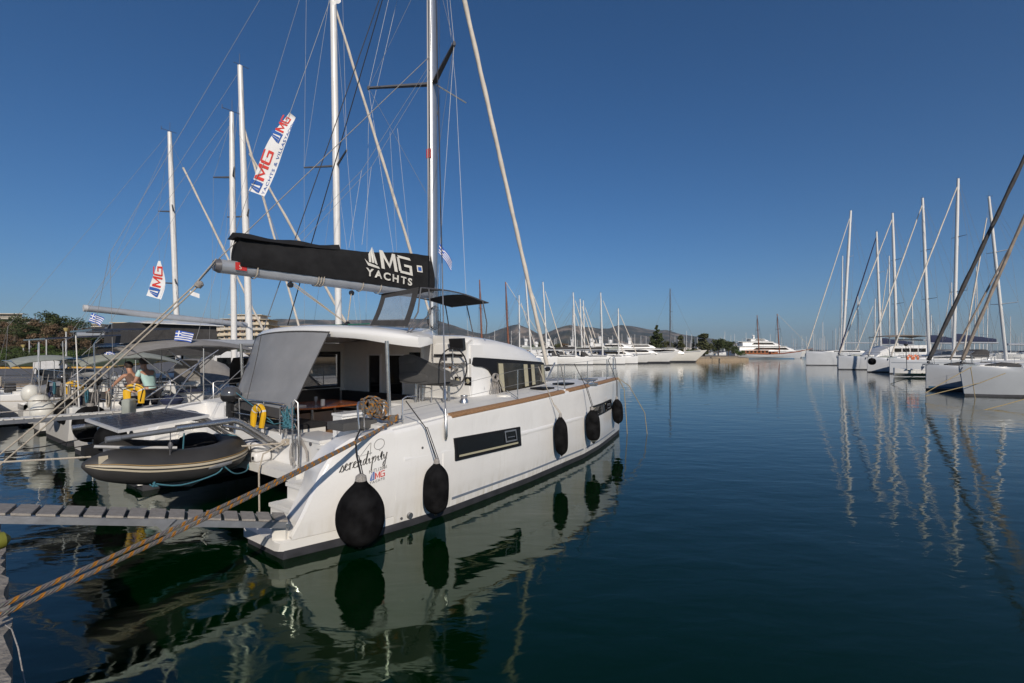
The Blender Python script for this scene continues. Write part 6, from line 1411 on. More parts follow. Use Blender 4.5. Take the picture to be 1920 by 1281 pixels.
def torso(J, sleeves):
    js = ['waist', 'pelvis', 'chest', 'shl', 'shr']; es = [('pelvis', 'waist'), ('waist', 'chest'), ('chest', 'shl'), ('chest', 'shr')]
    if sleeves:
        for s_ in 'lr':
            J2 = Vector(J['sh'+s_]).lerp(Vector(J['el'+s_]), .55); J['sl'+s_] = tuple(J2)
            js.append('sl'+s_); es.append(('sh'+s_, 'sl'+s_))
    r = grow(['waist', 'pelvis', 'chest', 'shl', 'shr'], 1.12); r['sll'] = r['slr'] = .062
    return js, es, r
def legs(k=1.15):
    js = ['pelvis', 'hil', 'knl', 'hir', 'knr']; return js, [('pelvis', 'hil'), ('hil', 'knl'), ('pelvis', 'hir'), ('hir', 'knr')], grow(js, k)
for label, loc, rz, J, shirt, pants, sl in (
    ('person in a mint shirt and black shorts standing in the sloop cockpit', W(283, 797, 12.6), 2.9, pj(.16), 'mint', 'black', True),
    ('person in a brown top leaning with one arm on the rail, beside the mint shirt', W(258, 801, 12.9), 2.7, pj(.26, la={'ell': (.42, .30, 1.20), 'wrl': (.62, .34, 1.02), 'hal': (.68, .35, .98)}), 'brownshirt', 'shorts', False)):
    base = dict(J); js, es, r = torso(J, sl); lj, le, lr = legs()
    ks = list(base)
    jj = dict(J)
    # body uses only the base joints
    e = empty('person', loc, rz, label, 'person', 'people on the neighbouring sloop')
    def skinmesh(name, jl, el, rads, m, par=e, jj=jj):
        me = bpy.data.meshes.new(name); idx = {j: i for i, j in enumerate(jl)}
        me.from_pydata([Vector(jj[j]) for j in jl], [(idx[a], idx[b]) for a, b in el], []); me.materials.append(M[m])
        o = bpy.data.objects.new(name, me); COL.objects.link(o); o.parent = par
        sk = o.modifiers.new('skin', 'SKIN'); sk.use_smooth_shade = True
        ss = o.modifiers.new('sub', 'SUBSURF'); ss.levels = 2; ss.render_levels = 2
        if not me.skin_vertices: 
            bpy.context.view_layer.objects.active = o
        for i, j in enumerate(jl):
            rr2 = rads[j]; d = me.skin_vertices[0].data[i]; d.radius = rr2 if isinstance(rr2, tuple) else (rr2, rr2); d.use_root = (i == 0)
        return o
    skinmesh('body', ks, ED, RD, 'skin'); skinmesh('shirt', js, es, r, shirt); skinmesh('shorts', lj, le, lr, pants)
    # fingers
    for s_, sg in (('l', 1), ('r', -1)):
        hp = Vector(base['ha'+s_]); wp = Vector(base['wr'+s_]); d = (hp-wp).normalized(); sd_ = d.cross(Vector((0, 0, 1))).normalized()
        mb = MB()
        for k in range(4):
            o0 = hp+sd_*(.026-.0175*k)+d*.015; mb.tube([o0, o0+d*.035+Vector((0, 0, -.008)), o0+d*(.058-.006*abs(k-1.5))+Vector((0, 0, -.032))], [.009, .0085, .007], 6)
        t0 = wp.lerp(hp, .5)+sd_*.03*sg; mb.tube([t0, t0+sd_*.02*sg+d*.03, t0+sd_*.022*sg+d*.055+Vector((0, 0, -.012))], [.011, .010, .008], 6)
        mb.build('fingers', 'skin', e)
    h = Vector(base['head']); secs = []; n = 10
    for i in range(n+1):
        a = math.pi*.60*i/n+.02; secs.append([h+Vector((.108*math.sin(a)*math.cos(b)-.018, .092*math.sin(a)*math.sin(b), .02+.128*math.cos(a)+(0 if math.cos(b) < .3 else .055*i/n))) for b in [k*math.pi/6 for k in range(12)]])
    mb = MB(); mb.loft(secs); mb.build('hair', 'hair', e)
    mb = MB()
    for sy in (-.032, .032): mb.lathe(h+Vector((.076, sy, .012)), (1, 0, 0), [(0, .012), (.006, .01), (.008, .001)], 8)
    mb.build('eyes', 'black', e)
    mb = MB(); mb.add([h+Vector(p) for p in ((.075, -.014, -.03), (.075, .014, -.03), (.108, 0, -.028), (.082, 0, .02))], [(0, 1, 2), (0, 2, 3), (1, 2, 3), (0, 1, 3)]); mb.build('nose', 'skin', e)
    mb = MB(); mb.tube([h+Vector((.078, -.022, -.052)), h+Vector((.085, 0, -.054)), h+Vector((.078, .022, -.052))], .004, 5); mb.build('mouth', 'red', e)
    for sy in (-1, 1):
        mb = MB(); mb.lathe(h+Vector((0, sy*.078, -.005)), (0, sy, 0), [(0, .02), (.008, .026), (.012, .015)], 8); mb.build('ear', 'skin', e)

# ------------------------------------------------------------------ boats on the right pontoon
RG = 'sailing yachts moored along the right side'
def wl(px, py): 
    D = 900*2.75/(py-660); return Vector(((px-960)/900*D, D, 0))
def rightboat(label, bpx, bpy_, mb_px, mt_px, top, L=14, B=4.2, F=1.6, hy=0.0, dm=0.5, **kw):
    bow = wl(bpx, bpy_) if bpy_ > 0 else Vector(((bpx-960)/900*-bpy_, -bpy_, 0)); D = bow.y+dm
    mp = Vector(((mb_px-960)/900*D, D, 0)); J = (mp-bow).length; hd = (bow-mp).normalized()
    hd = Matrix.Rotation(hy, 3, 'Z') @ hd
    pos = bow-hd*L; zt = 2.75+(660-top)/900*D; rake = (mt_px-mb_px)/900*D
    lo = max(7.0, zt*.42)
    return sailboat(label, pos, math.atan2(hd.y, hd.x), L, B, F, mast=(L-J, zt, kw.pop('mr', .13)), spreadz=((zt*.42, 1.15), (zt*.70, 1.0)), rake=rake, group=RG, **kw)
rightboat('sloop at the right edge, hull coloured as in shade, with a twisted tan-grey furled sail', 1808, 742, 2016, 2026, 150, L=15, F=1.62, hull='gelshade', furl='furlt', boom=(3.2, 1.0, .12, None), bimini=None, hood=('palecanvas', 4.2, 6.4, 1.5), tfurl=(.10, .96), stripe='stripe', dm=.2, bowr=.35, wr=.010)
r2 = rightboat('yacht with a hull coloured as in shade, a blue waterline and thick charcoal furled sail, second from the right edge', 1736, 731, 1988, 1996, 120, L=15, F=1.55, hull='gelshade', furl='furld', boom=(3.1, 1.0, .12, 'bluecanvas'), hood=('canvasg', 4.2, 6.2, 1.4), tfurl=(.135, .96), stripe='bluestripe', dm=.3, wr=.010)
mb = MB(); r2p = 6.0; mb.tube([(13.2, 0, 2.2), (6.2, 0, 14.9)], .065, 7); mb.build('furled_staysail', 'furlt', r2)
rightboat('yacht behind the right-edge pair whose white mast leans to the left', 1800, -44, 1887, 1850, 370, L=13, F=1.3, hull='gelshade2', boom=(3.4, .6, .10, None), hood=('canvasg', 3.5, 5.2, 1.2), furl='furlw', detail=0)
rightboat('white sloop with the tallest mast of the right row and navy sail cover', 1668, 701, 1788, 1797, 335, L=16, F=1.72, hull='gelshade2', furl='furlw', boom=(3.9, 1.5, .13, 'bluecanvas'), hood=('canvasg', 4.2, 6.6, 1.4), tfurl=(.085, .985), wr=.014, mr=.2, stripe='stripe')
rightboat('white sloop fourth from the right, with a black ball fender at its bow', 1626, 698, 1742, 1729, 372, L=16, F=1.75, hull='gelshade2', furl='furlw', boom=(3.9, 1.5, .13, 'bluecanvas'), hood=('greycanvas', 4.2, 6.6, 1.4), tfurl=(.085, .985), wr=.014, mr=.2)
rh = rightboat('white boat with a tan hardtop awning in the right row', 1572, 693, 1682, 1673, 400, L=16, F=1.85, B=5, hull='gelshade2', furl='furlw', bimini=('tan', 2.0, 9.5, 5.4, 2.2), boom=(4.6, 1.5, .13, None), tfurl=(.085, .985), wr=.016, mr=.21)
mb = MB(); mb.loft([[Vector((x, y*w_, z)) for y, z in ((1, 1.9), (.95, 1.9+h*.8), (.8, 1.9+h), (-.8, 1.9+h), (-.95, 1.9+h*.8), (-1, 1.9))] for x, w_, h in ((3.0, 2.0, 1.9), (8.5, 2.0, 1.8), (10.5, 1.8, .9), (11.2, 1.6, .1))]); mb.build('saloon', 'gel', rh, angle=30)
for sg in (1, -1):
    for x in (3.6, 4.9, 6.2, 7.5):
        mb = MB(); mb.box((x, sg*1.95, 2.75), (x+1.05, sg*2.02, 3.3)); mb.build('saloon_window', 'glass', rh, smooth=False)
    for x in (2.2, 9.3):
        mb = MB(); mb.tube([(x, sg*1.9, 1.9), (x, sg*1.9, 5.3)], .04, 5); mb.build('awning_post', 'steel', rh)
rightboat('yacht with a navy furled jib behind the tan awning boat', 1570, -83, 1652, 1643, 435, L=15, F=1.7, furl='furln', boom=(4.0, 1, .12, 'bluecanvas'), tfurl=(.10, .985), wr=.016, detail=0, mr=.2)
rightboat('leftmost white yacht of the right row, with two pale furled sails', 1511, 685.0, 1580, 1596, 395, L=17, F=2.5, B=4.8, hull='gelshade2', furl='furlw', boom=(4.6, 1.5, .13, None), tfurl=(.095, .985), wr=.018, detail=0, mr=.27)
for i, (a, b, c, d) in enumerate(((1520, 1577, 1580, 480), (1640, 1668, 1667, 480), (1690, 1712, 1710, 640-75), (1600, 1640, 1641, 560), (1560, 1610, 1608, 552), (1760, 1785, 1784, 530), (1700, 1745, 1746, 590), (1838, 1826, 1822, 500), (1868, 1850, 1848, 560))):
    rightboat(['pale yacht showing only its mast, just left of the leftmost tall mast', 'yacht behind showing only a slim mast between two tall ones', 'low-masted yacht behind the fourth sloop', 'short-masted yacht behind the tan awning', 'short bare mast between the first tall masts', 'white mast standing behind the tallest mast of the right row', 'low white mast behind the navy sail cover', 'yacht behind with its mast between the leaning mast and the charcoal sail', 'small yacht far behind the leaning mast'][i], a, -(118+i*5), b, c, d, L=12, F=1.2, detail=0, furl='furlw' if i % 2 else None, boom=(2.4, 1, .1, 'bluecanvas' if i % 3 == 0 else None), wr=.018, mr=.15, tfurl=(.1, .9))
ballf('black ball fender at the bow of the fourth sloop from the right', W(1635, 678, 63), .45, 'fender', 1.0, 'fenders of the right boats')
def horse2(label, p): 
    horseshoe(label, p, (1, 0, 0), (0, 0, 1), .22, .10, group='orange lifebuoys on a stern rail at right', leg=.2)
M['yellow_keep'] = M['yellow']; M['yellow'] = mat('orange_buoy', (.65, .16, .06), .6)
horse2('orange lifebuoy on the small boat between the right rows, left one', W(1706, 671, 48)); horse2('orange lifebuoy on the small boat between the right rows, right one', W(1717, 671, 48)); M['yellow'] = M['yellow_keep']
e = empty('tender_boat', wl(1715, 706.5), 0, 'small white open tender on the water between the two groups of right boats', 'tender'); 
mb = MB(); mb.loft([[Vector((x, y, z)) for y, z in ((b, .75+h), (b*.9, .4), (0, .05), (-b*.9, .4), (-b, .75+h))] for x, b, h in ((2.0, .9, 0), (0, 1.0, 0), (-1.6, .7, .1), (-2.3, .1, .25))]); mb.build('hull', 'gel', e)
mb = MB(); mb.box((-1.6, -.95, .82), (3.4, .95, .90)); mb.build('stern_platform', 'gelm', e, angle=20)
mb = MB(); mb.tube([(-1.2, -.4, .9), (-1.3, -.4, 3.4)], .03, 6); mb.lathe((-1.3, -.4, 3.4), (0, 0, 1), [(0, .1), (.15, .22), (.25, .1)], 8); mb.build('radar_pole', 'canvasg', e)
for lbl, pts in (('ochre mooring line from the right-edge bow down to the water at left', [W(1822, 688, 29.6), W(1780, 711, 29.0), W(1735, 737, 28.4)]), ('ochre line hanging from the right-edge bow straight into the water', [W(1820, 690, 29.5), W(1824, 715, 29.4), W(1829, 752, 28)]),
                 ('ochre line with a knot crossing the right-edge hull', [W(1885, 700, 29.0), W(1838, 718, 28.8), W(1820, 722, 28.8), W(1735, 743, 27.5)]), ('ochre line rising out of the water at the lower right edge', [W(1930, 746, 24), W(1880, 760, 23.5), W(1830, 773, 22.5)]),
                 ('thin ochre line of the sloop left of the blue-striped hull', [W(1730, 700, 36), W(1690, 713, 40), W(1670, 720, 41)])):
    rope('mooring_line', pts, .022, 'ropey', lbl)

# ------------------------------------------------------------------ yachts across the basin
def motoryacht(label, pos, hd, L, F, tiers, dark=True, group='motor yachts across the basin', hull='gel'):
    e = empty('motor_yacht', (pos[0], pos[1], 0), hd, label, 'motor yacht', group); B = L*.22
    mb = MB(); secs = []
    for f, b, fz, rk in ((0, .88, 1, 0), (.3, .98, 1, 0), (.55, 1, 1.05, 0), (.75, .84, 1.15, .02), (.88, .55, 1.28, .05), (.96, .25, 1.38, .09), (1, .03, 1.42, .12)):
        bb = B/2*b; secs.append([Vector((f*L*.9+k*rk*L, s_*bb*w, z*F*fz)) for s_, w, z, k in ((1, .80 if f < .8 else .35, 0.05, 0), (1, .95, .5, .5), (1, 1, 1, 1), (-1, 1, 1, 1), (-1, .95, .5, .5), (-1, .80 if f < .8 else .35, .05, 0))])
    mb.loft(secs); mb.build('hull', hull, e, angle=30)
    mb = MB(); s2 = []
    for f, b, rk in ((0, .88, 0), (.3, .98, 0), (.55, 1, 0), (.75, .84, .02), (.88, .55, .05), (.96, .25, .09), (1, .03, .12)):
        w0, w1 = (.80, .875) if f < .8 else (.35, .62); bb = B/2*b; k1 = .22
        s2.append([Vector((f*L*.9, bb*w0+.03, -.05)), Vector((f*L*.9+rk*L*k1, bb*(w0+(w1-w0)*.55)+.03, .17*F)), Vector((f*L*.9+rk*L*k1, -bb*(w0+(w1-w0)*.55)-.03, .17*F)), Vector((f*L*.9, -bb*w0-.03, -.05))])
    mb.loft(s2); mb.build('boot_top', 'anti', e)
    mb = MB(); mb.tube([(f*L*.9+rk*L*.95, B/2*b*.985+.03, F*fz*.93) for f, b, fz, rk in ((0, .88, 1, 0), (.3, .98, 1, 0), (.55, 1, 1.05, 0), (.75, .84, 1.15, .02), (.88, .55, 1.28, .05), (.96, .25, 1.38, .09))], .06, 4); mb.build('rub_rail', 'stripe', e)
    mb = MB(); mb.tube([(f*L*.9+rk*L*.95, -B/2*b*.985-.03, F*fz*.93) for f, b, fz, rk in ((0, .88, 1, 0), (.3, .98, 1, 0), (.55, 1, 1.05, 0), (.75, .84, 1.15, .02), (.88, .55, 1.28, .05), (.96, .25, 1.38, .09))], .06, 4); mb.build('rub_rail', 'stripe', e)
    for q in range(4):
        mb = MB(); mb.lathe((L*(.1+.17*q), -B*.52, F*.35), (0, 0, 1), [(0, .05), (.1, .22), (.9, .22), (1.0, .05)], 8); mb.tube([(L*(.1+.17*q), -B*.52, F*.35+1), (L*(.1+.17*q), -B*.49, F)], .03, 4); mb.build('side_fender', 'bluecanvas' if q % 2 else 'fendw', e)
    for sg in (1, -1):
        for k in range(3):
            mb = MB(); x = L*(.28+.13*k); y = sg*B/2*.99; mb.box((x, y-.06, F*.55), (x+L*.08, y+.06, F*.72)); mb.build('hull_window', 'glass', e, smooth=False)
    z = F*1.02
    for k, (x0, x1, h, w) in enumerate(tiers):
        x0 *= L; x1 *= L; wb = B/2*w; rk = h*1.6
        mb = MB(); secs = []
        for t_, hh in ((x0, .85), (x0+h*.3, 1), (x1-rk*1.3, 1), (x1-rk*.4, .55), (x1, .03)):
            secs.append([Vector((t_, y*wb, z+q*h*hh)) for y, q in ((1, 0), (.96, .75), (.84, 1), (-.84, 1), (-.96, .75), (-1, 0))])
        mb.loft(secs); mb.build('superstructure', 'gel', e, angle=35)
        for sg in (1, -1):
            mb = MB(); y = sg*(wb*.99+.02)
            lp = [(x0+(x1-x0)*.22, z+h*.34), (x1-rk*.9, z+h*.34), (x1-rk*1.25, z+h*.74), (x0+(x1-x0)*.30, z+h*.74)]
            mb.prism([(a, y-.04 if sg > 0 else y+.04, b) for a, b in lp], (0, sg*.06, 0)); mb.build('window_band', 'glass', e, smooth=False)
        mb = MB(); mb.box((x0-L*.06, -wb*1.02, z+h*1.0), (x1-rk*1.1, wb*1.02, z+h*1.07)); mb.build('deck_overhang', 'gel', e, smooth=False)
        z += h*1.07
    x = tiers[-1][0]*L+L*.05
    mb = MB(); mb.loft([[Vector((x+a, s_*b, z+c)) for s_ in (1, -1) for a, b in ((0, .5), (.7, .5))][0:2]+[Vector((x+a, -b, z+c)) for a, b in ((.7, .5), (0, .5))] for c in (0, 1.0)]); mb.lathe((x+.3, 0, z+1.0), (0, 0, 1), [(0, .2), (.1, .55), (.5, .6), (.8, .3)], 10); mb.tube([(x, 0, z), (x-.3, 0, z+2.6)], .05, 5); mb.build('radar_mast', 'gel', e)
    mb = MB(); mb.tube([(L*.55, B*.45, F*1.25), (L*.55, B*.45, F*1.5), (L*.95, B*.12, F*1.75), (L*.95, -B*.12, F*1.75), (L*.55, -B*.45, F*1.5)], .035, 4); mb.build('bow_rail', 'steel', e)
    return e
def P2(px, D): return Vector(((px-960)/900*D, D, 0))
def byb(fn, label, bowpx, D, L, hd, *a, **k):
    d = Vector((math.cos(hd), math.sin(hd), 0)); return fn(label, P2(bowpx, D)-d*L, hd, L, *a, **k)
byb(motoryacht, 'long white motor yacht with the farthest right bow of the row across the basin', 1322, 128, 26, R(-8), 2.3, ((.12, .78, 1.35, .82), (.18, .50, 1.0, .6)), hull='cream')
byb(motoryacht, 'white motor yacht with dark window band, second from the right across the basin', 1272, 118, 24, R(-8), 2.2, ((.10, .78, 1.35, .82), (.15, .52, 1.1, .6)))
byb(motoryacht, 'low white motor yacht third from the right across the basin', 1228, 113, 20, R(-9), 1.8, ((.12, .76, 1.3, .8), (.2, .5, .9, .6)))
byb(motoryacht, 'big white motor yacht behind the wooden two-master', 1516, 222, 36, R(-3), 2.9, ((.10, .80, 2.3, .85), (.14, .62, 2.0, .75), (.25, .48, 1.2, .6)))
byb(motoryacht, 'white motor yacht whose top shows above the deckhouse roof of the big catamaran', 975, 92, 22, R(-10), 2.2, ((.10, .80, 1.5, .82), (.14, .60, 1.2, .7)))
byb(motoryacht, 'small white motorboat farthest left across the basin', 1100, 120, 16, R(-8), 1.9, ((.14, .75, 1.5, .8),))
for lab_, bp_, D_, L_ in (('small white cruiser behind the sloops, left of the tallest middle mast', 1092, 134, 14), ('small white cruiser behind the sloops, under the tallest middle mast', 1135, 138, 14), ('small white cruiser behind the right middle sloops', 1178, 140, 15), ('white cruiser behind the low motor yacht', 1215, 142, 16), ('white cruiser behind the leftmost middle sloops', 1050, 132, 14)):
    byb(motoryacht, lab_, bp_, D_, L_, R(-12), 1.8, ((.12, .74, 1.5, .8), (.25, .50, 1.1, .6)))
MG_ = 'sailing yachts across the basin'
for lab, bp, D, mb_, mt, top, L in (('white sloop across the basin nearest the catamaran bow, with a dark deck cover', 1112, 103, 1080, 1075, 548, 12), ('sloop with a brown-grey mast behind the dark deck cover', 1122, 109, 1092, 1088, 560, 12),
    ('white sloop with the tallest of the middle masts', 1172, 107, 1131, 1127, 548, 13), ('white sloop with a short mast at the right end of the middle sloops', 1196, 111, 1161, 1160, 578, 12),
    ('sloop whose mast stands right of the furled jib', 1060, 104, 1026, 1018, 528, 13), ('sloop whose tall mast shows left of the furled jib', 1045, 100, 996, 984, 508, 14), ('sloop with a short mast left of the tall one, behind the deckhouse', 1010, 112, 974, 973, 553, 12), ('short pale mast left of the middle sloops', 1104, 122, 1074, 1075, 575, 10), ('short pale mast just right of the brown-grey one', 1128, 124, 1097, 1094, 563, 11)):
    hd = R(-9); d = Vector((math.cos(hd), math.sin(hd), 0)); bow = P2(bp, D); zt = 2.75+(660-top)/900*D
    J = (P2(bp, D)-P2(mb_, D)).length
    sailboat(lab, bow-d*L, hd, L, 4, 1.5, mast=(L-J, zt, .16), spreadz=((zt*.45, 1.0), (zt*.7, .9)), furl='furlw', boom=(3.2, 1.0, .12, 'canvasg' if mb_ in (1080, 1131) else 'palecanvas'), hood=('bluecanvas' if mb_ == 1161 else 'canvasg', 3.2, 5, 1.3), rake=(mb_-mt)/900*D, detail=0, group=MG_, wr=.016, tfurl=(.10, .9))
def gulet(label, bowpx, D, L, hd, masts, hullm='gelshade2', sp=True):
    e = empty('wooden_ketch', P2(bowpx, D)-Vector((math.cos(hd), math.sin(hd), 0))*L, hd, label, 'wooden ketch', 'two-masted wooden ketches'); B = L*.24
    mb = MB(); secs = []
    for f, b, z in ((0, .62, 2.4), (.06, .80, 2.2), (.2, .95, 1.9), (.45, 1, 1.75), (.7, .86, 2.0), (.86, .55, 2.5), (.95, .25, 2.9), (1, .04, 3.2)):
        bb = B/2*b; x = f*L; secs.append([Vector((x+(.9 if f > .9 else 0)*q, s_*bb*w, z*q)) for s_, w, q in ((1, .6, .02), (1, .92, .45), (1, 1, 1), (-1, 1, 1), (-1, .92, .45), (-1, .6, .02))])
    mb.loft(secs); mb.build('hull', hullm, e, angle=35)
    mb = MB()
    for sg in (1, -1):
        mb.tube([(f*L+(.9 if f > .9 else 0), sg*B/2*b, z+.05) for f, b, z in ((0, .62, 2.4), (.2, .95, 1.9), (.45, 1, 1.75), (.7, .86, 2.0), (.86, .55, 2.5), (.95, .25, 2.9), (1, .04, 3.2))], .12, 5)
    mb.build('rub_rail', 'varnish', e)
    mb = MB(); mb.box((L*.05, -B*.3, -.4), (L*.88, B*.3, .25)); mb.build('boot_top', 'bluestripe', e)
    for x0, x1, h in ((.16, .50, 1.5), (.54, .64, 1.0)):
        mb = MB(); mb.box((x0*L, -B*.28, 1.7), (x1*L, B*.28, 1.8+h)); mb.box((x0*L-.3, -B*.31, 1.8+h), (x1*L+.3, B*.31, 1.92+h)); mb.build('deckhouse', 'varnish', e, smooth=False)
        n = int((x1-x0)*L/1.5)
        for k in range(n):
            for sg in (1, -1):
                mb = MB(); xx = x0*L+.4+k*1.5; mb.box((xx, sg*B*.28, 2.4), (xx+.9, sg*(B*.28+.05), 2.4+h*.5)); mb.build('window', 'glass', e, smooth=False)
    for xm, zt, lean in masts:
        mb = MB(); mb.tube([(xm, 0, 1.7), (xm-lean*.5, 0, zt*.5), (xm-lean, 0, zt)], [.24, .2, .13], 8); mb.build('mast', 'mastbrown', e)
        mb = MB(); mb.tube([(xm-lean*.65, -1.6, zt*.66), (xm-lean*.65, 1.6, zt*.66)], .07, 5); mb.build('spreader', 'mastbrown', e)
        mb = MB(); mb.tube([(xm-.3, 0, 3.6), (xm-7, 0, 3.9)], .13, 6); mb.build('boom', 'mastbrown', e)
        for sg in (1, -1):
            for dx in (-1, 0, 1):
                mb = MB(); mb.tube([(xm-lean*.97, 0, zt*.97), (xm-lean*.65+dx*.1, sg*1.6, zt*.66), (xm+dx*.8, sg*B*.45, 2.2)], .02, 3); mb.build('shroud', 'wired', e)
        mb = MB()
        for k in range(9):
            zz = 3+k*(zt*.6-3)/9; w_ = .75*(1-k/10); mb.tube([(xm-w_, -B*.45+(B*.45-1.6)*k/9, zz), (xm+w_, -B*.45+(B*.45-1.6)*k/9, zz)], .015, 3)
        mb.build('ratlines', 'wired', e)
    mb = MB(); mb.tube([(L+.5, 0, 3.2), (L+5, 0, 4.0)], .15, 6); mb.build('bowsprit', 'mastbrown', e)
    mb = MB(); xm, zt, ln = masts[-1]; mb.tube([(xm-ln, 0, zt), (L+4.8, 0, 4.0)], .06, 4); mb.build('furled_jib', 'furlw', e)
gulet('white-hulled wooden ketch with varnished deckhouse moored far across the water', 1500, 192, 26.5, R(-2), ((10.5, 17.5, .9), (18.5, 18, 1)))
gulet('wooden ketch with two red-brown masts rising behind the deckhouse of the big catamaran', 985, 108, 19, R(-8), ((9.2, 19.2, .7), (15.3, 18.6, .8)), 'gel')
sailboat('dark-hulled sloop with one very tall dark mast beside the round trees', P2(1306, 140), R(170), 15, 4.2, 1.6, hull='mastbrown', mast=(7.4, 21.3, .17), spreadz=((9, 1.6), (14.5, 1.4)), ncol='spread', detail=0, group='sailing yachts across the basin', wr=.02)
# distant marina: small copies of two boats
pr = []
for k, h in enumerate((15, 18)):
    e = empty('distant_sailboat', (0, 0, 0), 0, 'distant sailing boat with a bare mast in the far marina', 'sailing boat', 'distant sailing boats in the far marina')
    mb = MB(); mb.loft([[Vector((x, y, z)) for y, z in ((b*.8, 0), (b, 1.4), (-b, 1.4), (-b*.8, 0))] for x, b in ((-6, 1.4), (-2, 1.9), (2, 1.8), (5, 1.0), (6.5, .1))]); mb.build('hull', 'gel', e, angle=30)
    mb = MB(); mb.tube([(0, 0, 1.4), (0, 0, h)], [.20, .14], 5); mb.tube([(0, -1.2, h*.55), (0, 1.2, h*.55)], .06, 4); mb.build('mast', 'mastw' if k else 'alu', e)
    mb = MB(); mb.box((-4, -.2, 2.3), (0, .2, 2.9)); mb.build('boom_cover', 'bluecanvas' if k else 'palecanvas', e)
    mb = MB(); mb.loft([[Vector((x, y, z)) for y, z in ((.9, 1.35), (.8, 2.0), (-.8, 2.0), (-.9, 1.35))] for x in (-2.5, 2)]); mb.build('cabin', 'gelm', e)
    pr.append(e)
rr = random.Random(21); first = [True, True]
def putboat(px, D, sc=1.0):
    k = rr.randrange(2)
    o = pr[k] if first[k] else copy_tree(pr[k]); first[k] = False
    o.location = P2(px, D); o.rotation_euler = (0, 0, rr.random()*6.28); o.scale = (sc, sc, sc*(.85+.35*rr.random()))
for i in range(78): putboat(1165+rr.random()*390, 380+rr.random()*230)
for i in range(34): putboat(1000+rr.random()*200, 420+rr.random()*200)
for i in range(44): putboat(1530+rr.random()*400, 230+rr.random()*240, 1.0)
for i in range(10): putboat(660+rr.random()*300, 300+rr.random()*100)

# ------------------------------------------------------------------ trees and bushes
def foliage(mb, centers, rr, n, leaf):
    for c, rad in centers:
        for i in range(n):
            d = Vector((rr.gauss(0, 1), rr.gauss(0, 1), rr.gauss(0, 1))).normalized()*(rr.random()**.45)
            p = Vector(c)+Vector((d.x*rad, d.y*rad, d.z*rad*.8)); a = Vector((rr.gauss(0, 1), rr.gauss(0, 1), rr.gauss(0, .7))).normalized(); b = a.orthogonal().normalized()
            b = (Matrix.Rotation(rr.random()*6.28, 3, a) @ b); s_ = leaf*(.6+.8*rr.random()); o = len(mb.v)
            mb.v += [p+a*s_, p+b*s_*.55, p-a*s_*.6, p-b*s_*.55]; mb.f.append((o, o+1, o+2, o+3))
def tree_proto(kind, h, w, leafm, seed, n=70, leaf=.22):
    r = random.Random(seed); e = bpy.data.objects.new('tree', None); COL.objects.link(e)
    mb = MB(); mb.tube([(0, 0, 0), (.1*r.random(), .1, h*.3), (.2*(r.random()-.5), .1*r.random(), h*.6), (0, 0, h*.88)], [h*.03, h*.024, h*.015, h*.004], 7); cs = []
    if kind == 'conifer':
        for k in range(13):
            f = k/12; z = h*(.14+.84*f); rad = w/2*(1-f)**.8+.12
            for j in range(max(1, int(7*(1-f)+1))):
                a = r.random()*6.28; q = rad*(.3+.6*r.random()); p = (q*math.cos(a), q*math.sin(a), z-.1*q); cs.append((p, .28*rad+.22)); 
                mb.tube([(0, 0, z), p], [.05, .015], 4)
    elif kind == 'column':
        for k in range(30):
            f = r.random(); a = r.random()*6.28; rad = w/2*(.35+.65*math.sin(math.pi*(.12+.80*f))); q = rad*.7*r.random()**.5; p = (q*math.cos(a), q*math.sin(a), h*(.08+.86*f)); cs.append((p, .45*rad+.25)); mb.tube([(0, 0, p[2]*.7), p], [.05, .015], 4)
    elif kind == 'bush':
        for k in range(12):
            a = r.random()*6.28; q = w/2*r.random()**.5*.75; p = (q*math.cos(a), q*math.sin(a), h*(.25+.45*r.random())); cs.append((p, h*.33)); mb.tube([(0, 0, .02), p], [.05, .015], 4)
    else:
        for k in range(20 if kind == 'round' else 30):
            a = r.random()*6.28; zf = r.random(); rad = w/2*math.sin(math.pi*(.18+.72*zf)); q = rad*(.35+.65*r.random()**.6); p = (q*math.cos(a), q*math.sin(a), h*(.34+.58*zf)); cs.append((p, (.17 if kind == 'round' else .125)*w*(.6+.6*r.random()))); mb.tube([(0, 0, h*(.25+.3*zf)), ((p[0]*.5), p[1]*.5, h*(.3+.4*zf)), p], [.09, .05, .015], 4)
    mb.build('trunk', 'bark', e)
    mb = MB(); foliage(mb, cs, r, n, leaf); mb.build('crown', leafm, e, smooth=False)
    return e
PROT = {'conifer': tree_proto('conifer', 10, 6.4, 'leafd', 1, 75, .40), 'column': tree_proto('column', 8, 3.2, 'leafo', 2, 130, .28), 'round_d': tree_proto('round', 8, 9, 'leafd', 3, 140, .34), 'round_b': tree_proto('round', 8, 8, 'leafb', 4, 110, .26),
        'round_o': tree_proto('round', 7, 7, 'leafo', 5, 120, .30), 'round_g': tree_proto('round', 7, 7, 'leafg', 6, 120, .28), 'bush_g': tree_proto('bush', 2.2, 4, 'leafg', 7, 110, .15), 'bush_d': tree_proto('bush', 2.4, 4.5, 'leafd', 8, 110, .15), 'pinethin': tree_proto('conifer', 9, 3.4, 'leafd', 9, 45, .2)}
for k_, hh_, ww_, mm_, sd_ in (('near_d', 8, 9, 'leafd', 13), ('near_b', 8, 8, 'leafb', 14), ('near_o', 7, 7, 'leafo', 15), ('near_g', 7, 7, 'leafg', 16)): PROT[k_] = tree_proto('roundfine', hh_, ww_, mm_, sd_, 230, .15)
PROT['near_bush_g'] = tree_proto('bush', 2.2, 4, 'leafg', 17, 300, .09); PROT['near_bush_d'] = tree_proto('bush', 2.4, 4.5, 'leafd', 18, 300, .09)
usedp = set()
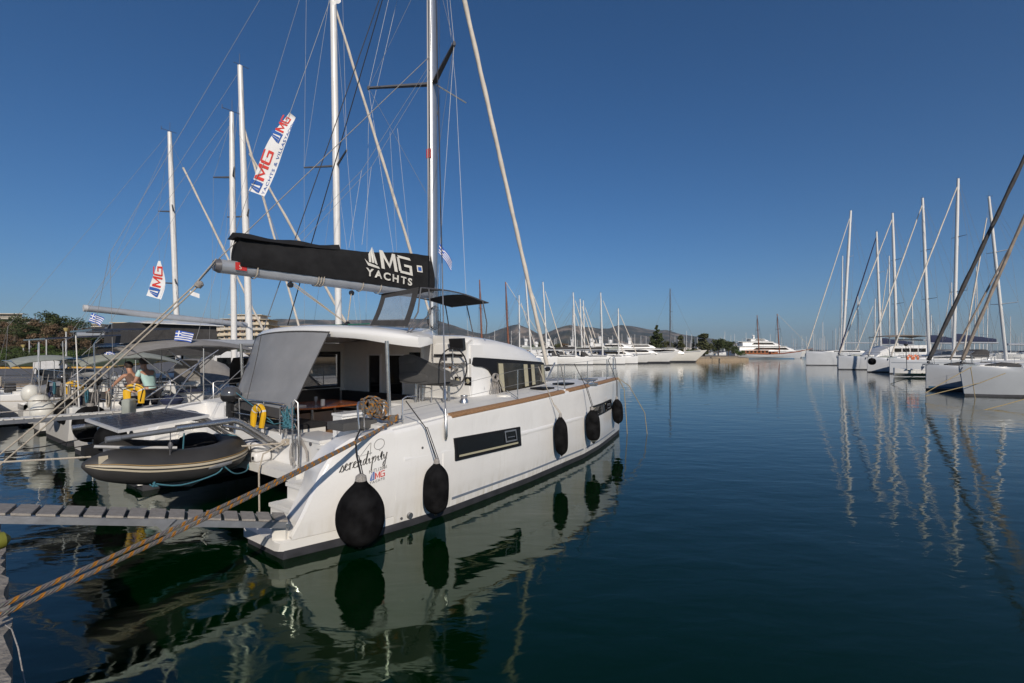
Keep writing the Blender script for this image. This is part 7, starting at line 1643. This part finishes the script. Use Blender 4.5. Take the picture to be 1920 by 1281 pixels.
def plant(kind, name, label, cat_, px, D, z, sc, group, sx=1.0):
    o = PROT[kind] if kind not in usedp else copy_tree(PROT[kind]); usedp.add(kind)
    o.name = name; p = P2(px, D); o.location = (p.x, p.y, z); o.scale = (sc*sx, sc*sx, sc); o.rotation_euler = (0, 0, rr.random()*6.28)
    o['label'] = label; o['category'] = cat_; o['group'] = group
BG = 'trees on the breakwater point'
for kind, px, D, sc, sx, lab, nm in (('conifer', 1232, 168, 1.08, 1.0, 'tall dark conifer above the motor yacht bows', 'conifer_tree'), ('round_o', 1250, 172, .80, .8, 'pale olive tree leaning against the tall dark conifer', 'olive_tree'), ('round_o', 1263, 178, .72, .7, 'second olive tree right of the tall conifer', 'olive_tree'),
        ('column', 1276, 175, .95, .95, 'narrow upright olive-green tree standing alone', 'columnar_tree'), ('pinethin', 1300, 178, .80, .7, 'thin black-green cypress left of the tall dark mast', 'cypress_tree'), ('column', 1320, 172, 1.02, 1.55, 'broad upright olive-green tree right of the tall dark mast', 'columnar_tree'),
        ('round_d', 1347, 172, .78, .85, 'wide dark round tree on the point, left one', 'round_tree'), ('round_d', 1366, 178, .70, .85, 'wide dark round tree on the point, right one', 'round_tree'), ('round_g', 1378, 180, .50, .8, 'bright green low tree at the right tip of the point', 'round_tree'), ('bush_g', 1262, 160, 1.0, 1.2, 'green bush behind the motor yacht bow, left', 'bush'),
        ('bush_g', 1298, 160, 1.3, 1, 'bright green bush at the foot of the tall dark mast', 'bush'), ('bush_g', 1388, 182, 1.1, 1, 'green bush at the very tip of the point', 'bush'), ('round_o', 1018, 150, .70, .9, 'olive tree behind the sloops, left of the furled jib foot', 'olive_tree'), ('round_g', 1008, 152, .62, .9, 'green tree just left of the furled jib', 'round_tree'),
        ('round_o', 1045, 150, .60, .9, 'olive tree right of the furled jib foot', 'olive_tree'), ('round_b', 1058, 152, .55, .9, 'brownish tree behind the middle sloops', 'brown_tree'), ('round_d', 1120, 155, .45, 1.3, 'low dark tree behind the tallest middle mast', 'round_tree'), ('round_b', 1155, 155, .38, 1, 'small brown tree at the right of the middle sloops', 'brown_tree')):
    plant(kind, nm, lab, 'bush' if kind.startswith('bush') else 'tree', px, D, 1.2, sc, BG, sx)
LGt = 'trees behind the left quay'
rr = random.Random(33)
names = {'round_b': ('brown_tree', 'rusty brown leafless-looking tree'), 'round_d': ('pine_tree', 'dark green pine'), 'round_o': ('olive_tree', 'grey-green olive tree'), 'round_g': ('round_tree', 'fresh green tree')}
spots = [(5, 88, 'round_b', 1.0), (28, 74, 'round_d', .82), (52, 100, 'round_b', 1.12), (75, 80, 'round_b', .86), (92, 92, 'round_d', 1.08), (105, 70, 'round_d', .72), (122, 88, 'round_b', .92), (140, 100, 'round_d', 1.0), (152, 84, 'round_o', .8), (170, 110, 'round_b', 1.0), (60, 66, 'round_o', .55), (25, 62, 'round_o', .45), (185, 120, 'round_o', .95), (205, 112, 'round_g', .75), (160, 74, 'round_b', .5), (-20, 80, 'round_b', 1), (225, 130, 'round_g', .9), (245, 140, 'round_d', .9), (190, 92, 'round_g', .55), (120, 62, 'round_g', .45), (270, 150, 'round_g', .8), (300, 160, 'round_g', .8), (395, 185, 'round_d', .9), (475, 190, 'round_d', .9), (500, 170, 'round_g', .7), (430, 175, 'round_g', .6), (-60, 90, 'round_d', 1.1), (525, 185, 'round_d', .75), (350, 170, 'round_g', .7)]
spots += [(12, 63, 'round_b', .8), (46, 64, 'round_b', .7), (84, 63, 'round_g', .6), (112, 66, 'round_b', .85), (66, 92, 'round_d', 1.5), (134, 84, 'round_d', 1.25), (15, 95, 'round_d', 1.3)]
where = ['at the far left edge', 'in front of the grey apartment building', 'under the grey apartment building', 'left of the tallest pine', 'tallest in the left grove', 'behind the small white cabinet', 'right of the tallest pine', 'at the right end of the dark grove', 'low beside the lamp post', 'under the end of the long grey boom', 'low at the left above the flagpoles', 'low at the left edge of the park', 'behind the long grey boom', 'between the boom and the cream houses', 'low behind the lamp post', 'beyond the left edge', 'under the cream houses', 'right of the cream houses', 'low behind the pale awning', 'behind the lamp post foot', 'behind the charcoal tent', 'behind the hard top', 'left of the tall apartment block', 'right of the tall apartment block', 'in front of the second apartment block', 'at the foot of the tall apartment block', 'out at the far left', 'before the second apartment block, right side', 'behind the second catamaran mast', 'in the front row at the left edge', 'in the front row above the second palm', 'in the front row behind the cabinet', 'in the front row left of the lamp post', 'towering in the middle of the grove', 'towering right of the pointed conifer', 'towering at the left edge']
for i, (px, D, kd, sc) in enumerate(spots):
    p = P2(px, D); gz = ground_z(p.x, p.y) if p.x < -44 else 1.1
    plant(kd.replace('round', 'near'), names[kd][0], names[kd][1]+' '+where[i], 'tree', px, D, gz-.2, sc*(.52+.36*rr.random() if px < 260 else .72), LGt, 1.25)
p = P2(108, 84); plant('pinethin', 'conifer_tree', 'pointed dark conifer rising above the left grove', 'tree', 108, 84, ground_z(p.x, p.y)-.2, .80, LGt, .8)
for i, (px, D, kd, sc) in enumerate(((4, 57, 'bush_d', .9), (22, 56, 'bush_g', .8), (40, 55.5, 'bush_d', .7), (56, 55, 'bush_g', .6), (-15, 58, 'bush_d', .9), (72, 56, 'bush_d', .8), (90, 58, 'bush_g', .8), (118, 58, 'bush_g', .9), (138, 64, 'bush_d', 1), (160, 72, 'bush_g', 1.1))):
    p = P2(px, D); plant('near_'+kd, 'hedge_bush', ['dark', 'green', 'dark', 'green', 'dark', 'dark', 'green', 'green', 'dark', 'green'][i]+' rounded bush of the roadside hedge, '+['at the left edge', 'second from the left edge', 'below the palm', 'left of the white cabinet', 'outermost left', 'behind the white cabinet', 'right behind the cabinet', 'at the lamp post', 'right of the lamp post', 'farthest right'][i], 'bush', px, D, 1.05, sc, 'bushes of the roadside hedge', 1.3)
def palm(label, px, D, h):
    e = empty('palm_tree', P2(px, D)+Vector((0, 0, 1.1)), 0, label, 'palm', 'small palms at the left park')
    mb = MB(); mb.tube([(0, 0, 0), (0, 0, h*.5)], [.22, .18], 8); mb.build('trunk', 'bark', e)
    r = random.Random(px)
    for k in range(14):
        a = k*2.4; L_ = h*.62*(.8+.4*r.random()); el = .3+.9*r.random(); pts = [Vector((math.cos(a)*L_*f*math.cos(el*.5), math.sin(a)*L_*f*math.cos(el*.5), h*.5+L_*(f*math.sin(el)-.75*f*f))) for f in [q/6 for q in range(7)]]
        mb = MB(); q = Vector((-math.sin(a), math.cos(a), 0))
        for i in range(1, 6):
            for sg in (1, -1):
                for z_ in (0, .5): 
                    c = pts[i].lerp(pts[i+1], z_); mb.quad([c, c+q*sg*L_*.20*(1.1-i/7)+Vector((math.cos(a)*.15, math.sin(a)*.15, -.12)), c+Vector((math.cos(a)*.07, math.sin(a)*.07, 0))])
        mb.tube(pts, .02, 3); mb.build('frond', 'leafg', e, smooth=False)
palm('small palm in the park at the far left', 18, 58, 3.2); palm('second small spiky palm right of the first', 50, 58, 2.4)

for _k, _o in PROT.items():
    if _k not in usedp:
        for _c in list(_o.children): bpy.data.objects.remove(_c)
        bpy.data.objects.remove(_o)
# ------------------------------------------------------------------ street furniture and buildings at the left
def lamp(label, px, D, top):
    zt = 2.75+(660-top)/900*D; e = empty('street_lamp', P2(px, D)+Vector((0, 0, 1.0)), 0, label, 'street lamp', 'street lamps on the left quay road')
    mb = MB(); mb.tube([(0, 0, 0), (0, 0, zt-1.0)], [.09, .06], 8); mb.build('pole', 'metalw', e)
    mb = MB(); mb.lathe((0, 0, zt-1.0), (0, 0, 1), [(0, .08), (.1, .16), (.32, .24), (.36, .26), (.40, .05)], 10); mb.build('lamp_head', 'lampy', e)
lamp('street lamp with a yellowish head, taller one right of the white cabinet', 124, 50, 622); lamp('street lamp with a pale head, shorter one left of the flagpoles', 44, 62, 652)
for i, (px, top, D) in enumerate(((55, 636, 60), (73, 641, 52), (87, 635, 56), (49, 643, 66), (58, 648, 70))):
    mb = MB(); zt = 2.75+(660-top)/900*D; mb.tube([P2(px, D)+Vector((0, 0, 1.0)), P2(px, D)+Vector((0, 0, zt))], .06, 6); tag(mb.build('flagpole', 'metalw'), 'bare white flagpole, '+['tallest of the left pair', 'middle one behind the cabinet', 'right one behind the cabinet', 'thin far one left of the pair', 'short far one between the others'][i], 'flagpole', 'bare flagpoles on the left quay')
e = empty('white_cabinet', P2(92, 38.5)+Vector((0, 0, .86)), .3, 'white metal cabinet with two doors standing on the left quay', 'cabinet')
mb = MB(); mb.box((-.85, -.35, 0), (.85, .35, 1.35)); mb.box((-.88, -.38, 1.35), (.88, .38, 1.40)); mb.build('body', 'metalw', e, angle=20)
for sx in (-1, 1):
    mb = MB(); mb.box((sx*.42-.40, -.375, .06), (sx*.42+.40, -.352, 1.3)); mb.build('door', 'metalw', e, angle=20)
def apartments(label, px0, px1, top, D, floors, depth=14, wall='bwall', slab='bslab', group='apartment buildings behind the left shore', bays=8, z0=3, pent=True):
    x0 = (px0-960)/900*D; x1 = (px1-960)/900*D; zt = 2.75+(660-top)/900*D; e = empty('apartment_building', (x0, D, z0), .12, label, 'apartment building', group); W_ = x1-x0; H = zt-z0; fh = H/(floors+(.8 if pent else 0))
    mb = MB(); mb.box((0, 0, 0), (W_, depth, fh*floors)); mb.build('wall', wall, e, smooth=False)
    if pent: 
        mb = MB(); mb.box((W_*.12, 2, fh*floors), (W_*.8, depth-2, H)); mb.build('penthouse', 'bwall2', e, smooth=False)
        mb = MB(); mb.box((W_*.08, .6, H), (W_*.86, depth-1, H+.25)); mb.build('roof', slab, e, smooth=False)
    bw = W_/bays; win = None
    for f in range(floors):
        z = f*fh
        mb = MB(); mb.box((-1.2, -1.6, z+fh-.22), (W_+1.2, depth+.5, z+fh+.02)); mb.build('balcony_slab', slab, e, smooth=False)
        mb = MB(); mb.box((-1.2, -1.65, z-.0+.03), (W_+1.2, -1.52, z+1.0)); mb.build('balcony_front', slab if f % 2 else 'bwall2', e, smooth=False) if f else None
        for k in range(bays):
            if win is None:
                mb = MB(); mb.box((0, -.06, 0), (bw*.6, .0, fh*.62)); win = mb.build('window', 'bwin', e, smooth=False); o = win
            else: o = win.copy(); COL.objects.link(o); o.parent = e
            o.location = (k*bw+bw*.2, -.01, z+fh*.12)
            if (k*7+f*3) % 5 == 0:
                mb = MB(); mb.hexa([(k*bw+.2, -1.5, z+fh*.72), (k*bw+bw-.2, -1.5, z+fh*.72), (k*bw+bw-.2, -.02, z+fh*.9), (k*bw+.2, -.02, z+fh*.9), (k*bw+.2, -1.5, z+fh*.75), (k*bw+bw-.2, -1.5, z+fh*.75), (k*bw+bw-.2, -.02, z+fh*.93), (k*bw+.2, -.02, z+fh*.93)]); mb.build('awning', 'awning', e, smooth=False)
apartments('tall ochre apartment block with cream balconies behind the second catamaran mast', 420, 497, 590, 235, 6)
apartments('cream apartment block right of the tall one, lower', 497, 562, 612, 250, 4, bays=7)
apartments('small pale block left of the tall ochre apartments', 372, 418, 612, 245, 4, bays=5, wall='bwall2')
apartments('modern grey building with white roof slabs above the left trees', -60, 44, 588, 175, 4, depth=4, wall='bgrey', slab='bwall2', bays=9, z0=6)
apartments('cream house above the trees behind the long boom, right one', 200, 240, 605, 230, 4, bays=4, wall='bwall2')
apartments('ochre house above the trees behind the long boom, left one', 162, 188, 608, 240, 4, bays=3)
apartments('pale house peeking over the charcoal cockpit tent', 262, 300, 603, 225, 5, bays=4, wall='bwall2')
apartments('pale house between tent and tall apartments', 308, 340, 606, 240, 5, bays=4, wall='bwall2')
# far town at the foot of the hills
hp = []
for k, (a, b, c, m) in enumerate(((9, 8, 7, 'bwall2'), (14, 9, 10, 'bwall2'), (8, 8, 5, 'bwall'))):
    e = empty('house', (0, 0, 0), 0, 'small pale house of the distant town at the foot of the hills', 'house', 'houses of the distant town')
    mb = MB(); mb.box((-a/2, -b/2, 0), (a/2, b/2, c)); mb.build('wall', m, e, smooth=False)
    mb = MB()
    for f in range(int(c/3)):
        for q in range(3): mb.box((-a/2+a*(q+.25)/3, -b/2-.08, f*3+.8), (-a/2+a*(q+.7)/3, -b/2-.02, f*3+2.2))
    mb.build('window', 'bwin', e, smooth=False)
    mb = MB(); mb.box((-a/2-.3, -b/2-.3, c), (a/2+.3, b/2+.3, c+.4)); mb.build('roof', 'awning' if k == 2 else 'bslab', e, smooth=False); hp.append(e)
rr = random.Random(5); fh_ = [True]*3
for i in range(210):
    k = rr.randrange(3); o = hp[k] if fh_[k] else copy_tree(hp[k]); fh_[k] = False
    px = 560+rr.random()*900 if i < 150 else 560+rr.random()*300; D = 1250+rr.random()*1300; p = P2(px, D)
    o.location = (p.x, p.y, 1.4+max(0, (D-1500)*.012)*rr.random()); o.rotation_euler = (0, 0, rr.random()*.8-.4)
    o.scale = (1.6, 1.6, 1.0+rr.random()*.9)
# stones of the quay wall that show at the left edge: courses laid along its face
rr = random.Random(8); st_ = None
a = Vector((-25.5, 33.0, 0)); b = Vector((-28.8, 26.8, 0)); a2 = Vector((-27.5, 40, 0)); seg = [(Vector((-28.8, 26.8, 0)), Vector((-25.5, 33.0, 0)))]
for A_, B_ in seg:
    d = (B_-A_); L_ = d.length; dn = d.normalized(); q = Vector((dn.y, -dn.x, 0)); k = 0
    for row in range(4):
        x = (row % 2)*.4
        while x < L_-.2:
            w_ = min(.55+rr.random()*.45, L_-x); mb = MB(); p = A_+dn*x+q*(.02)+Vector((0, 0, -.35+row*.30)); w2 = w_-.03; pr_ = .05+.05*rr.random()
            mb.hexa([p, p+dn*w2, p+dn*w2+q*pr_, p+q*pr_, p+Vector((0, 0, .27)), p+dn*w2+Vector((0, 0, .27)), p+dn*w2+q*pr_+Vector((0, 0, .26)), p+q*pr_+Vector((0, 0, .25))])
            o = mb.build('stone', 'stone', bpy.data.objects['stone_quay'], smooth=False, origin=bpy.data.objects['stone_quay'].location); o.location = (0, 0, 0); x += w_
mb = MB(); mb.box((-.6, -.12, -.3), (.6, .12, .9)); o = mb.build('rubber_bumper', 'plastic', origin=(0, 0, 0)); o.location = P2(8, 27.6)+Vector((0, 0, -.1)); o.rotation_euler = (0, 0, 1.1); tag(o, 'black rubber block on the stone quay wall at the far left', 'bumper')

# ------------------------------------------------------------------ haze
hm = bpy.data.materials.new('haze_air'); hm.use_nodes = True; n = hm.node_tree.nodes; n.remove(n['Principled BSDF'])
pv_ = n.new('ShaderNodeVolumePrincipled'); pv_.inputs['Color'].default_value = (0.72, 0.86, 1.0, 1); pv_.inputs['Density'].default_value = 0.00007; pv_.inputs['Anisotropy'].default_value = 0.2
hm.node_tree.links.new(pv_.outputs[0], n['Material Output'].inputs['Volume'])
mb = MB(); mb.box((-6200, -500, -3), (9200, 14200, 620)); o = mb.build('haze', hm, smooth=False); o['kind'] = 'stuff'

# ------------------------------------------------------------------ pieces of a part go one level deeper
def centre(o):
    c = sum((Vector(b) for b in o.bound_box), Vector())/8; return c
def nest(root, table):
    kids = [c for c in root.children if c.type == 'MESH']
    base = lambda o: o.name.split('.')[0]
    for c in kids:
        tgt = table.get(base(c))
        if not tgt or c.children: continue
        ps = [p for p in kids if base(p) == tgt and p.location.length < 1e-6]
        if ps and c.location.length < 1e-6: c.parent = min(ps, key=lambda p: (centre(p)-centre(c)).length)
nest(cat, {'window_pane': 'window_frame', 'opening_hatch': 'window_frame', 'blind_slat': 'window_frame', 'curtain_edge': 'window_frame', 'wheel_spokes': 'steering_wheel', 'solar_cell': 'solar_panel_frame',
    'saloon_side_window': 'window_band', 'curtain': 'window_band', 'switch': 'helm_pod', 'warning_sticker': 'helm_pod', 'engine_gauge': 'helm_pod', 'gauge_dial': 'helm_pod', 'instrument_display': 'helm_pod', 'davit_extension': 'davit_arm',
    'davit_tackle': 'davit_arm', 'davit_brace': 'davit_arm', 'spreader_tip': 'spreader', 'strut': 'spreader', 'sunshade_hem': 'sunshade', 'sunshade_seam': 'sunshade', 'sunshade_track': 'sunshade', 'vinyl_border': 'side_vinyl',
    'boom_end_cap': 'boom', 'boom_sticker': 'boom', 'boom_lashing': 'boom', 'sticker_mark': 'boom', 'sail_emblem': 'sail_bag', 'logo_letters': 'sail_bag', 'logo_lettering': 'sail_bag', 'bag_label': 'sail_bag', 'label_mark': 'sail_bag', 'bag_flap': 'sail_bag',
    'table_leg': 'cockpit_table', 'mast_track': 'mast', 'mast_sticker': 'mast', 'seat_leg': 'helm_seat_cushion', 'helm_seat_back': 'helm_seat_cushion', 'helm_bolster': 'helm_seat_cushion', 'locker_latch': 'cockpit_locker', 'tread_mat': 'step',
    'shroud_cover': 'cap_shroud', 'chainplate': 'cap_shroud', 'furling_drum': 'furled_jib', 'window_trim': 'saloon_bulkhead', 'window_border': 'bimini_window', 'bimini_frame': 'bimini_top', 'bimini_mesh_panel': 'bimini_top'})
for o in list(COL.objects):
    if o.parent is None and o.type == 'EMPTY' and o is not cat:
        b_ = o.name.split('.')[0]
        if b_ in ('sailing_yacht', 'sailing_catamaran', 'wooden_ketch', 'motor_yacht'): nest(o, {'furling_drum': 'furled_jib', 'masthead_gear': 'mast', 'spreader': 'mast', 'sail_cover': 'boom', 'boom_end_cap': 'boom', 'bimini_frame': 'bimini', 'hood_window': 'sprayhood', 'cabin_window': 'coachroof', 'hull_window': 'hull', 'side_stripe': 'hull', 'hull_portlight': 'hull', 'window': 'deckhouse', 'transom_name': 'hull', 'saloon_window': 'saloon'})
        elif b_ == 'inflatable_dinghy': nest(o, {'rubbing_strake': 'side_tube', 'strake_groove': 'side_tube', 'pinstripe': 'side_tube', 'tube_seam': 'side_tube', 'tube_handle': 'side_tube', 'capacity_plate': 'side_tube', 'keel_strip': 'dinghy_floor', 'painter_knot': 'painter'})
        elif b_ == 'lifebuoy': nest(o, {'reflective_band': 'foam_ring'})
